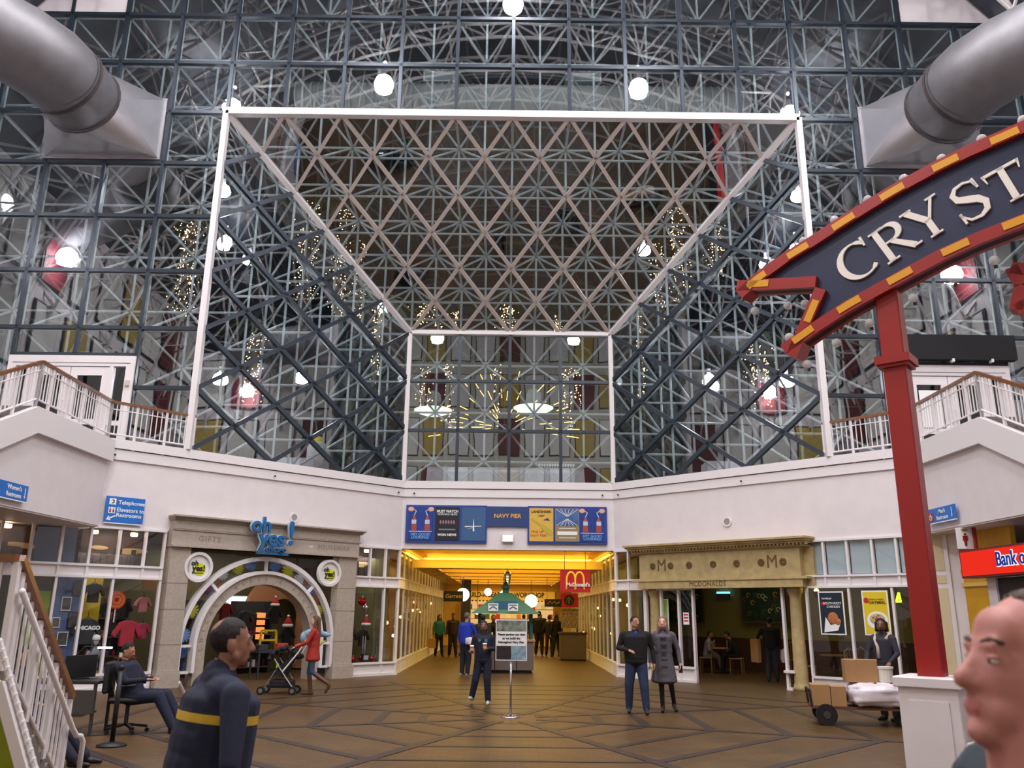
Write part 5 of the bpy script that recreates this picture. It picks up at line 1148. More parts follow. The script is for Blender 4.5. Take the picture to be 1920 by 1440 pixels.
for ch, c0, c1 in (('C', (640, 935), (690, 732)), ('R', (845, 828), (860, 625)), ('Y', (1095, 695), (1010, 520)), ('S', (1290, 615), (1235, 418)), ('T', (1525, 505), (1450, 325))):
    (x0, z0), (x1, z1) = CX(*c0), CX(*c1)
    if ch in 'CRS': 
        cxm, czm = (x0+x1)/2, (z0+z1)/2; ang = -math.radians({'C': 27, 'R': 25, 'S': 20}[ch])
        hgt = math.hypot(x1-x0, z1-z0); x0, z0 = cxm-.5*hgt*math.sin(-ang)*-1*-1, czm-.5*hgt*math.cos(ang)
        x0 = cxm+.5*hgt*math.sin(-ang)
    else: hgt = math.hypot(x1-x0, z1-z0); ang = -math.radians({'Y': 23, 'T': 17}[ch])
    me = glyph(ch).mesh('letter', cream); me.transform(Matrix.Translation((x0, -.02, z0)) @ Matrix.Rotation(ang, 4, 'Y') @ Matrix.Diagonal((hgt, 1, hgt, 1)))
    put('letter', me, sg)
# second banner tail at the right edge
t2 = [CX(*p) for p in ((1465, 835), (1560, 850))]; n2 = CX(1520, 930); b2 = [CX(*p) for p in ((1492, 1068), (1560, 1030))]
for L_ in (t2, b2):
    for k in range(3): (x1, z1), (x2, z2) = L_[-2], L_[-1]; L_.append((x2+.5, z2+.1))
MB().prism([t2[0], n2, b2[0]]+b2[1:]+t2[:0:-1], .3, .42).build('second_banner', navy, sg)
P = [t2[0], n2, b2[0]]
mb = MB()
for a, b in ((t2[0], t2[1]), (t2[1], t2[-1]), (t2[0], n2), (n2, b2[0]), (b2[0], b2[1]), (b2[1], b2[-1])): mb.bar((a[0], .33, a[1]), (b[0], .33, b[1]), .14, .24, (0, 1, 0))
mb.bar((t2[3][0], .36, t2[3][1]+.9), (t2[3][0], .36, t2[3][1]-.2), .06, .06, (0, 1, 0))
mb.build('second_border', red, sg)
# ================================================================== floor-standing notice
t = thing('notice_stand', 'white framed building notice on a chrome pole standing on the floor', 'sign', (.08, 15.52, 0))
MB().lathe([(.0, 0), (.17, 0), (.17, .015), (.05, .03), (.022, .05)], 24).build('base', chrome, t, True); MB().tube([(0, 0, .03), (0, 0, 1.0)], .02, 10).build('pole', chrome, t, True)
a, b = at_y(930, 1161, 15.5), at_y(988, 1239, 15.5); x0, x1, z0, z1 = a.x-.08, b.x-.08, b.z, a.z
MB().box(x0, x1, -.03, .0, z0, z1).build('frame', whitemetal, t); xm = (x0+x1)/2; h = z1-z0
MB().box(x0+.015, x1-.015, -.034, -.03, z0+.5*h*0+.36*h, z1-.3*h).build('paper', printwhite, t)
MB().box(x0+.015, x1-.015, -.034, -.03, z1-.29*h, z1-.03*h).build('photo_strip', mat('photo_top', (150, 160, 150), .6, noise=.8, nscale=14), t)
MB().box(x0+.015, xm-.0, -.034, -.03, z0+.03*h, z0+.35*h).build('photo', mat('photo_dark', (44, 34, 38), .6, noise=.5, nscale=14), t); MB().box(xm+.005, x1-.015, -.034, -.03, z0+.03*h, z0+.35*h).build('photo', mat('photo_sky', (150, 180, 200), .6, noise=.6, nscale=14), t)
for i, l_ in enumerate(('Please pardon our dust', 'as we build the', 'Reimagined Navy Pier.')): text('lettering', l_, .052, printblack, t, (xm, -.037, z1-.37*h-.066*i), bold=.002, ext=.001)
# ================================================================== goods cart on the right
ct = thing('flat_cart', 'flat goods cart with black tyres on the right of the floor', 'cart', (6.05, 15.0, 0), math.radians(-14))
MB().box(-.85, .75, -.32, .32, .26, .30).build('deck', mat('deck_brown', (96, 56, 40), .7), ct)
for x, y in ((-.62, -.33), (-.62, .33)):
    w1 = MB().tube([(x, y-.05, .17), (x, y+.05, .17)], .17, 20).build('wheel', black, ct); MB().tube([(x, y-.06, .17), (x, y+.06, .17)], .06, 12).build('hub', darkgrey, w1)
for y in (-.26, .26): MB().tube([(.6, y-.02, .08), (.6, y+.02, .08)], .08, 14).build('caster', darkgrey, ct); MB().bar((.6, y, .08), (.6, y, .27), .04, .03).build('caster_fork', darkgrey, ct)
MB().tube([(-.84, -.3, .28), (-.87, -.3, .55), (-.87, .3, .55), (-.84, .3, .28)], .02, 6).build('end_rail', black, ct)
MB().tube([(.75, 0, .28), (1.05, -.05, .8), (1.1, -.05, .95)], .02, 6).build('handle', mat('handle_brass', (190, 160, 100), .4), ct)
def carton(p, s, label, rz=-.24, flap=False):
    t = thing('carton', label, 'box', p, rz); x, y, z = s; MB().box(-x/2, x/2, -y/2, y/2, 0, z).build('carton_body', card, t, bevel=.006)
    MB().box(-x/2, x/2, -.03, .03, z, z+.003).build('tape', mat('tape_tan', (190, 160, 120), .4), t)
    if flap: MB().add([(-x/2, -y/2, z), (x/2, -y/2, z), (x/2, -y/2+.02, z+.02), (-x/2, -y/2+.02, z+.02)], [(0, 1, 2, 3)]).build('flap', card, t)
cp_ = lambda x, y, z: Matrix.Translation(ct.location) @ Matrix.Rotation(math.radians(-14), 4, 'Z') @ Vector((x, y, z))
carton(cp_(-.68, -.08, .30), (.3, .42, .34), 'brown carton at the front end of the cart'); carton(cp_(-.4, -.1, .30), (.24, .4, .32), 'tape-wrapped brown carton second on the cart'); carton(cp_(.02, .1, .68), (.52, .4, .36), 'large brown carton on top of the white bag', flap=True)
tag(MB().lathe([(.1, 0), (.13, .02), (.135, .22), (.15, .23), (.15, .26), (.0, .262)], 18).build('paint_bucket', mat('bucket_white', (214, 208, 196), .5), None, loc=cp_(.4, 0, .68)), 'white plastic bucket beside the large carton on the cart', 'bucket')
def lump(name, label, cat, loc, r, m, seed, rz=0):
    rnd = random.Random(seed); mb = MB(); ph = [rnd.uniform(0, 6) for _ in range(8)]; n, mm = 36, 20; vs = []; fs = []
    for i in range(mm+1):
        t_ = PI*i/mm
        for j in range(n):
            p_ = 2*PI*j/n; k = 1+.05*math.sin(5*p_+ph[0]+3*t_)+.04*math.sin(9*p_-4*t_+ph[1])+.03*math.sin(13*t_+ph[2]+2*p_)+.025*math.sin(17*p_+11*t_)
            sq = lambda v, e: math.copysign(abs(v)**e, v)
            vs.append((r[0]*k*sq(math.sin(t_)*math.cos(p_), .55), r[1]*k*sq(math.sin(t_)*math.sin(p_), .55), r[2]*k*sq(math.cos(t_), .6)+r[2]))
    for i in range(mm):
        for j in range(n): fs.append(((i+1)*n+j, (i+1)*n+(j+1) % n, i*n+(j+1) % n, i*n+j))
    mb.add(vs, fs); return tag(mb.build(name, m, None, True, loc=loc, rotz=rz), label, cat)
lump('plastic_bag', 'stuffed white plastic bag lying on the cart', 'bag', cp_(.22, -.05, .3), (.46, .36, .19), mat('bag_white', (226, 216, 224), .25, noise=.12, nscale=6), 2, -.24)
# ================================================================== guard's corner on the left: chair, desk, stanchion
oc = thing('office_chair', 'black office chair on a five-star base carrying the seated guard', 'chair', (-5.62, 13.2, 0), math.radians(8))
for k in range(5):
    a = 2*PI*k/5+.3; e = (.3*math.cos(a), .3*math.sin(a)); MB().bar((0, 0, .12), (e[0], e[1], .08), .04, .035).build('base_arm', black, oc); MB().tube([(e[0], e[1]-.02, .03), (e[0], e[1]+.02, .03)], .03, 10).build('caster', black, oc)
MB().tube([(0, 0, .1), (0, 0, .42)], .03, 10).build('gas_lift', darkgrey, oc); MB().box(-.24, .24, -.24, .24, .42, .5).build('seat', black, oc, bevel=.03)
MB().box(-.34, -.27, -.22, .22, .55, 1.0).build('backrest', mat('chair_mesh', (40, 40, 44), .8), oc, bevel=.03); MB().bar((-.22, 0, .45), (-.3, 0, .7), .06, .03, (0, 1, 0)).build('back_support', black, oc)
for y in (-.26, .26): MB().tube([(-.1, y, .46), (-.1, y, .66), (.15, y, .68)], .02, 6).build('armrest', black, oc)
st = thing('stanchion', 'black stanchion post on a round base before the seated guard', 'stanchion', (-5.24, 11.95, 0)); MB().lathe([(.0, 0), (.19, 0), (.19, .02), (.06, .05), (.03, .06)], 24).build('base', black, st, True); MB().tube([(0, 0, .05), (0, 0, .98)], .032, 12).build('post', black, st, True); MB().lathe([(.04, .96), (.045, 1.0), (.03, 1.03)], 12).build('cap', black, st)
dk = thing('desk', 'dark narrow desk with metal legs behind the stair railing', 'desk', (-6.45, 13.1, 0), math.radians(5))
MB().box(-.5, .5, -.35, .35, .7, .74).build('tabletop', mat('desk_dark', (40, 38, 36), .5), dk)
for x in (-.46, .46):
    for y in (-.31, .31): MB().box(x-.02, x+.02, y-.02, y+.02, 0, .7).build('leg', darkgrey, dk)
MB().box(-.3, .3, -.3, .3, .25, .28).build('shelf', mat('desk_shelf', (120, 116, 112), .6), dk); MB().box(-.48, .48, -.36, -.34, .3, .62).build('modesty_panel', mat('desk_panel', (70, 66, 62), .6), dk)
tag(MB().box(-.25, .25, -.02, .02, .02, .34).box(-.1, .1, -.1, .1, 0, .02).build('monitor', black, None, loc=(-6.4, 13.2, .74), rotz=math.radians(60)), 'black flat monitor on the guard desk', 'monitor')
for i in range(3): tag(MB().box(-.22, .22, -.16, .16, 0, .07).build('paper_stack', mat('stack%d' % i, [(150, 140, 130), (90, 90, 96), (190, 184, 176)][i], .8), None, loc=(-6.4, 13.1, .28+.07*i), rotz=.08*i), ['lowest tan', 'middle dark', 'top pale'][i]+' paper bundle on the desk shelf', 'papers')
t = thing('desk_lamp', 'thin arched desk lamp with a lit head on the desk', 'lamp', (-6.6, 13.3, .74)); MB().lathe([(.08, 0), (.08, .02), (.02, .03)], 14).build('base', darkgrey, t); MB().tube([(0, 0, .02), (.03, 0, .3), (.18, 0, .46), (.4, 0, .46)], .01, 6).build('arm', darkgrey, t); MB().box(.38, .58, -.03, .03, .43, .46).build('head', glow('desk_led', (220, 250, 245), 4), t)
# ================================================================== stroller
sr = thing('stroller', 'dark folding stroller with white handles before the arch', 'stroller', (-4.95, 19.25, 0), math.radians(180))
fr_ = mat('stroller_frame', (150, 150, 154), .35, metal=.7)
for y in (-.22, .22):
    MB().tube([(-.38, y, .09), (-.05, y, .52), (.1, y, .74)], .016, 6).build('front_tube', fr_, sr); MB().tube([(.3, y, .09), (.05, y, .5)], .016, 6).build('rear_tube', fr_, sr); MB().tube([(-.1, y, .48), (-.4, y, .86), (-.5, y, 1.02), (-.62, y, 1.06)], .018, 6).build('handle_tube', printwhite, sr)
    for x in (.34, -.34):
        w1 = MB().tube([(x, y-.035, .085), (x, y+.035, .085)], .085, 16).build('wheel', black, sr); MB().tube([(x, y-.04, .085), (x, y+.04, .085)], .045, 10).build('hub', fr_, w1)
sc = mat('stroller_cloth', (28, 26, 34), .85)
MB().add([(.2, -.2, .42), (.2, .2, .42), (-.12, .2, .36), (-.12, -.2, .36), (-.3, -.2, .82), (-.3, .2, .82)], [(0, 1, 2, 3), (3, 2, 5, 4), (0, 3, 4), (1, 5, 2)]).build('seat', sc, sr); MB().box(-.3, .18, -.19, .19, .14, .3).build('basket', sc, sr, bevel=.03)
vs = []; 
mb = MB()
for i in range(7):
    a = math.radians(20+22*i); mb.tube([(-.1+.34*math.cos(a), -.2, .62+.32*math.sin(a)), (-.1+.36*math.cos(a), 0, .64+.34*math.sin(a)), (-.1+.34*math.cos(a), .2, .62+.32*math.sin(a))], .05, 6)
mb.build('canopy', sc, sr, True); MB().box(.1, .16, -.21, -.2, .5, .62).build('lime_tag', mat('tag_lime', (200, 240, 60), .6, emit=.2), sr)
# restaurant furniture
def bistro_table(p, label):
    t = thing('bistro_table', label, 'table', p); MB().lathe([(.0, .72), (.36, .72), (.37, .74), (.36, .76), (0, .76)], 20).build('tabletop', mat('table_tan', (150, 120, 80), .4), t); MB().tube([(0, 0, .02), (0, 0, .72)], .04, 8).build('pedestal', darkgrey, t); MB().lathe([(.0, 0), (.24, 0), (.24, .02), (.04, .06)], 16).build('foot', darkgrey, t); return t
def side_chair(p, rz, label, rgb=(150, 120, 90)):
    m = mat('chair_%d' % rgb[0], rgb, .5); t = thing('dining_chair', label, 'chair', p, rz, 'restaurant chairs'); MB().box(-.2, .2, -.2, .2, .43, .47).build('seat', m, t, bevel=.01)
    for x in (-.18, .18):
        for y in (-.18, .18): MB().bar((x, y, 0), (x*.95, y*.95, .44), .03, .03).build('leg', m, t)
        MB().bar((x, .19, .44), (x*1.05, .24, .92), .03, .03).build('back_post', m, t)
    MB().tube([(-.19, .24, .9), (0, .26, .98), (.19, .24, .9)], .02, 6).build('back_rail', m, t)
    for x in (-.1, 0, .1): MB().bar((x, .19, .46), (x, .25, .94), .015, .015).build('spindle', m, t)
TX, D1, D2 = SR(1352, 1258, 4.0)[0], SR(1326, 1250, 3.8)[0], SR(1382, 1250, 4.1)[0]
bistro_table(WR(TX, 4.0, 0), 'round bistro table between the two seated diners'); bistro_table(WR(5.3, 2.6, 0), 'round bistro table behind the oatmeal poster window')
side_chair(WR(4.75, 2.2, 0), 1.2, 'pale wooden chair left of the table behind the posters'); side_chair(WR(5.9, 2.4, 0), -1.4, 'pale wooden chair right of the table behind the posters'); side_chair(WR(6.5, 1.3, 0), .5, 'pale wooden chair nearest the poster window', (170, 140, 104)); side_chair(WR(3.1, 5.0, 0), .3, 'pale wooden chair near the restaurant back wall', (140, 110, 80))
# lime panel and ribbed rail at the lower left corner
YN = 4.2
q = [at_y(*p, YN) for p in ((-60, 1250), (6, 1285), (26, 1320), (52, 1460), (58, 1600), (-60, 1600))]; t = thing('lime_board', 'glossy lime green board with a ribbed white edge rail at the lower left corner', 'board', (0, YN, 0))
MB().prism([(p.x, p.z) for p in q][::-1], 0, .05).build('board', mat('lime_gloss', (150, 160, 30), .2, noise=.4, nscale=3), t)
MB().bar(at_y(4, 1280, YN)-Vector((0, YN, 0)), at_y(52, 1455, YN)-Vector((0, YN, 0)), .05, .08, (0, 1, 0)).build('edge_trim', whitemetal, t)
a, b = at_y(0, 1205, YN), at_y(72, 1462, YN)
for i in range(16): c = a.lerp(b, i/15)-Vector((0, YN, 0)); MB().ell(c, (.013, .018, .022), 8, 6).build('rib', whitemetal, t)
MB().tube([a-Vector((0, YN, 0)), b-Vector((0, YN, 0))], .014, 8).build('rail', whitemetal, t); MB().bar((b.x, .02, b.z), (b.x-.02, .02, 0), .04, .04).bar((q[2].x-.1, .02, q[2].z), (q[2].x-.1, .02, 0), .04, .04).build('stand_leg', darkgrey, t)
# ================================================================== the winter garden behind the glass
tag(MB().box(-22, 22, 25.6, 60, 5.3, 5.5).build('floor_garden', mat('garden_floor', (110, 100, 90), .7, noise=.3)), 'floor of the winter garden behind the glass', 'floor', kind='structure')
tag(MB().slab([(-22, 20.85), (-7.55, 20.99), (-3.1, 25.45), (-3.1, 25.6), (-22, 25.6)], 5.3, 5.5).build('floor_garden_left', MATS['garden_floor']), 'left strip of the winter garden floor', 'floor', kind='structure')
tag(MB().slab([(3.1, 25.45), (7.55, 20.99), (22, 20.85), (22, 25.6), (3.1, 25.6)], 5.3, 5.5).build('floor_garden_right', MATS['garden_floor']), 'right strip of the winter garden floor', 'floor', kind='structure')
tag(MB().box(-22, 22, 56, 56.2, 5.5, 30).build('wall_garden', mat('garden_wall', (84, 80, 78), .8, noise=.4, nscale=.4)), 'far grey wall of the winter garden', 'wall', kind='structure')
gt = mat('garden_tube', (96, 98, 102), .5)
gr = thing('garden_roof_frame', 'grey tubular vault of the winter garden seen through the upper glass', 'truss', (0, 0, 0))
GR, GZ = 19.0, 6.5
A = [PI*(.06+.88*i/26) for i in range(27)]
for y in (25, 29, 33, 37, 41, 46, 51):
    MB().tube([(GR*math.cos(a), y, GZ+GR*math.sin(a)) for a in A], .07, 6).build('arch_rib', gt, gr, True); MB().tube([((GR-1.3)*math.cos(a), y+2, GZ+(GR-1.3)*math.sin(a)) for a in A], .06, 6).build('arch_rib', gt, gr, True)
    wb_ = MB()
    for i in range(26):
        a = (A[i]+A[i+1])/2; q = ((GR-1.3)*math.cos(a), y+2, GZ+(GR-1.3)*math.sin(a))
        for e in (A[i], A[i+1]):
            for dy in (0, 4): wb_.tube([(GR*math.cos(e), y+dy, GZ+GR*math.sin(e)), q], .045, 5)
    tag(wb_.build('web_bars', gt, gr), kind='stuff')
pu = MB()
for a in A[2:-2:2]: pu.tube([(GR*math.cos(a), 22, GZ+GR*math.sin(a)), (GR*math.cos(a), 55, GZ+GR*math.sin(a))], .05, 5)
tag(pu.build('purlins', gt, gr), kind='stuff')
mb = MB()
for i in range(26):
    p = [((GR+.3)*math.cos(a), GZ+(GR+.3)*math.sin(a)) for a in (A[i], A[i+1])]; mb.add([(p[0][0], 21, p[0][1]), (p[1][0], 21, p[1][1]), (p[1][0], 56, p[1][1]), (p[0][0], 56, p[0][1])], [(0, 1, 2, 3)])
tag(mb.build('ceiling_garden', mat('garden_roof', (58, 60, 66), .5)), 'dark glazed vault of the winter garden', 'ceiling', kind='structure')
# pale ribbed air duct and two units behind the upper glass
a, b = at_y(560, 185, 25.5), at_y(1400, 195, 25.5)
t = thing('ribbed_duct', 'pale ribbed horizontal air duct behind the glass above the niche', 'duct', (0, 25.5, (a.z+b.z)/2)); MB().tube([(a.x, 0, 0), (b.x, 0, 0)], .55, 20).build('pipe', mat('duct_pale', (170, 174, 172), .5), t, True)
rm = MB().tube([(-.03, 0, 0), (.03, 0, 0)], .575, 20, False).mesh('rib', MATS['duct_pale'], True)
for i in range(60): put('rib', rm, t, (a.x+(b.x-a.x)*i/59, 0, 0))
for i, px in enumerate((828, 1093)):
    c = at_y(px, 152, 25.5); tag(MB().box(-.62, .62, -.3, .3, -.22, .28).box(-.55, .55, -.32, -.3, -.15, .2, 1).build('air_unit', [mat('unit_pale', (176, 186, 190), .5), mat('unit_grille', (140, 150, 154), .6)], None, loc=c), 'pale box air unit on the ribbed duct, %s one' % ('left' if i == 0 else 'right'), 'air unit')
# red pipe
a, b = at_y(1342, 232, 26.5), at_y(1358, 372, 26.5); tag(MB().tube([(0, 0, 0), tuple(b-a)], .09, 10).build('red_pipe', mat('pipe_red', (170, 40, 44), .5), None, loc=a), 'upright red pipe behind the sloping glass at the right', 'pipe')
# trees wrapped in string lights: pixel column x, y range, width, depth
barkm = mat('bark_dark', (50, 42, 34), .9, noise=.4); leafm = mat('palm_leaf', (34, 48, 30), .7)
lightm = glow('string_bulb', (255, 206, 140), 16)
TREES = [(340, 420, 590, 30, 30), (570, 385, 560, 34, 33), (632, 390, 590, 20, 31), (668, 455, 600, 14, 34), (468, 625, 755, 26, 29), (702, 575, 720, 14, 31), (795, 690, 775, 16, 34), (838, 680, 808, 12, 31), (856, 585, 622, 6, 35), (930, 680, 800, 8, 33), (952, 570, 622, 22, 36), (1065, 690, 808, 14, 31), (1046, 590, 622, 10, 35), (1085, 675, 790, 8, 34), (1238, 455, 600, 16, 34), (1276, 390, 570, 24, 31), (1205, 585, 750, 10, 30), (1430, 650, 760, 34, 29), (1345, 420, 520, 24, 35), (805, 575, 615, 40, 37), (1545, 610, 640, 14, 30)]
spots = ['far left behind the plain glass', 'broad one left in the upper niche', 'bright slim one left in the upper niche', 'thin one beside the left slope edge', 'low one behind the left slanting glass', 'slim low one right of the left slanting glass', 'first behind the middle glass', 'bright second behind the middle glass', 'tiny one above the middle glass, left', 'thin one at the middle mullion', 'tiny one above the middle glass, centre', 'bright one right behind the middle glass', 'tiny one above the middle glass, right', 'thin one far right behind the middle glass', 'slim one right in the upper niche', 'bright one right in the upper niche', 'slim low one by the right slanting glass', 'broad low one behind the right slanting glass', 'scattered one at the upper right of the niche', 'scattered one above the middle glass, far left', 'small one left of the sign post']
bl = MB()
for (x, y0, y1, wpx, Y), sp in zip(TREES, spots):
    p0, p1 = at_y(x, y1, Y), at_y(x, y0, Y); rr = wpx/2*Y/F_PX*1.05; rnd = random.Random(x)
    t = thing('lit_palm', 'garden palm wrapped in string lights, '+sp, 'tree', (p0.x, Y, 5.5), group='palms with string lights')
    z0, z1 = p0.z-5.5, p1.z-5.5
    MB().tube([(.05*math.sin(i), .04*math.cos(i*1.7), z1*i/8) for i in range(9)], [rr*.35+.05+.02*(i % 2) for i in range(9)], 8).build('trunk', barkm, t, True)
    for k in range(9):
        a = 2*PI*k/9+rnd.random(); L_ = rnd.uniform(1.2, 1.9); mb = MB(); prev = None
        for i in range(6):
            f = i/5; c = Vector((math.cos(a)*L_*f, math.sin(a)*L_*f, z1+.3+.7*f-1.5*f*f)); w_ = .16*math.sin(PI*min(.97, f+.1)); sd = Vector((-math.sin(a), math.cos(a), 0))*w_; cur = (c-sd, c+Vector((0, 0, .05)), c+sd)
            if prev: mb.add([*prev, *cur], [(0, 1, 4, 3), (1, 2, 5, 4)])
            prev = cur
        mb.build('frond', leafm, t)
    mb = MB(); n = int(40+ (y1-y0)*wpx/22)
    for i in range(min(n, 260)):
        a = rnd.uniform(0, 2*PI); z = rnd.uniform(z0, z1); r_ = rr*(.55+.6*rnd.random()) if rnd.random() < .75 else rr*(1+1.3*rnd.random()); s_ = rnd.uniform(.013, .024)
        mb.add([(r_*math.cos(a)+s_*u, r_*math.sin(a)+s_*v, z+s_*q) for u, v, q in ((1, 0, 0), (-1, 0, 0), (0, 1, 0), (0, -1, 0), (0, 0, 1), (0, 0, -1))], [(0, 2, 4), (2, 1, 4), (1, 3, 4), (3, 0, 4), (2, 0, 5), (1, 2, 5), (3, 1, 5), (0, 3, 5)])
    tag(mb.build('string_lights', lightm, t), kind='stuff')
# starburst of light rods behind the middle glass
c0 = at_y(945, 800, 29); t = thing('light_starburst', 'starburst of golden light rods behind the middle glass', 'light', c0); rodm = glow('rod_gold', (255, 200, 90), 7)
rnd = random.Random(5)
for k in range(26):
    a = math.radians(-10+200*k/25); 
    for i in range(3):
        if rnd.random() < .35: continue
        r0 = .35+.62*i+.25*rnd.random(); r1 = r0+.34; MB().bar((r0*1.25*math.cos(a), 0, r0*math.sin(a)), (r1*1.25*math.cos(a), 0, r1*math.sin(a)), .016, .016, (0, 1, 0)).build('light_rod', rodm, t)
MB().ell((0, 0, 0), .1, 10, 8).build('hub', darkgrey, t); MB().tube([(0, .06, 0), (0, .06, 25.9-c0.z)], .012, 5).build('hanger', darkgrey, t)
# glowing saucers, then bell lamps standing for reflections of hall lamps
for i, (px, py, Y, r) in enumerate(((1000, 768, 30, .75), (812, 772, 30, .7))):
    p = at_y(px, py, Y); t = thing('saucer_lamp', 'greenish white glowing saucer lamp behind the middle glass, %s one' % ('right' if i == 0 else 'left'), 'lamp', p); MB().lathe([(0, -.16), (r*.4, -.14), (r*.8, -.04), (r, .06), (r*.9, .08), (0, .1)], 24).build('saucer', glow('saucer_glow', (226, 255, 226), 2.0), t, True); MB().tube([(0, 0, .1), (0, 0, 25.2-p.z)], .012, 5).build('hanger', darkgrey, t); light('POINT', (0, 0, .5), 50, (.85, 1, .85), .3, parent=t)
GL = [(467, 487, 27), (413, 712, 25), (565, 710, 27), (1330, 714, 27), (1475, 716, 25), (1207, 470, 27), (1437, 495, 26), (418, 358, 24), (1497, 368, 24), (720, 577, 30)]  # lamp reflections in the glass, imitated by lamps hung behind it
gw = ['in the upper left slanting glass', 'low at the left niche edge', 'low in the middle of the left slanting glass', 'low in the middle of the right slanting glass', 'low at the right niche edge', 'behind the right part of the slope', 'behind the tip of the arched sign', 'high at the left niche edge', 'high at the right niche edge', 'at the left slope edge']
for (px, py, Y), sp in zip(GL, gw):
    p = at_y(px, py, Y); o = highbay('reflection_lamp', 'bell lamp standing for a reflection '+sp, p, 0, .24, group='bell lamps standing for reflections', hall=False); light('POINT', (0, 0, -.6), 70, (1, .96, .92), .2, parent=o)
# tables with white cloths and seats
def cloth_table(p, w_, d, label, rz=0):
    t = thing('banquet_table', label, 'table', p, rz); clm = mat('table_cloth', (206, 210, 220), .8); MB().box(-w_/2, w_/2, -d/2, d/2, .72, .76).build('tabletop', wood, t); n = 40; vs = []
    per = []
    for i in range(n):
        f = i/n*4; k = int(f); g = f-k; c = [(-1, -1), (1, -1), (1, 1), (-1, 1), (-1, -1)]; per.append((c[k][0]+(c[k+1][0]-c[k][0])*g, c[k][1]+(c[k+1][1]-c[k][1])*g))
    vs = [(x*w_/2*1.01, y*d/2*1.01, .775) for x, y in per]+[(x*(w_/2*1.02+.03*(i % 2)), y*(d/2*1.02+.03*(i % 2)), .04) for i, (x, y) in enumerate(per)]
    MB().add(vs, [tuple(range(n))]+[(i, n+i, n+(i+1) % n, (i+1) % n) for i in range(n)]).build('cloth', clm, t)
    for x in (-.9, .9):
        for y in (-.8, .8): MB().box(x*w_/2-.02, x*w_/2+.02, y*d/2-.02, y*d/2+.02, 0, .72).build('leg', darkgrey, t)
cloth_table((-.1, 27.0, 5.5), 5.0, .9, 'long table under a white cloth behind the middle glass'); cloth_table((-6.6, 25.6, 5.5), 1.2, .8, 'small white clothed table behind the left slanting glass'); cloth_table((6.7, 25.4, 5.5), 1.3, .8, 'small white clothed table behind the right slanting glass'); cloth_table((-9.3, 26.5, 5.5), 2.2, .9, 'white clothed table behind the left terrace')
for i in range(14): tag(MB().lathe([(.03, 0), (.008, .01), (.008, .07), (.04, .11), (.036, .17)], 8).build('wine_glass', mat('wine_glass', (220, 226, 230), .1), None, loc=(1.0+.085*i, 26.8, 6.276)), 'wine glass in the row on the long clothed table, %s from left' % ORD[i], 'glass', 'wine glasses on the long table')
t = thing('banner_stand', 'white round banner stand with a yellow top behind the left glass', 'banner', (-6.3, 26.8, 5.5)); MB().lathe([(.3, 0), (.3, 1.5), (.27, 1.55)], 20).build('drum', mat('drum_grey', (176, 180, 184), .6), t, True); MB().lathe([(.2, 1.56), (.16, 1.75), (.0, 1.78)], 14).build('top', mat('drum_yellow', (206, 190, 40), .6), t)
light('AREA', (0, 34, 22), 260, (.9, .95, 1), 8); light('AREA', (-12, 27, 19), 110, (.9, .95, 1), 3); light('AREA', (12, 27, 19), 110, (.9, .95, 1), 3)  # fill lights added to brighten the garden, no lamp bodies
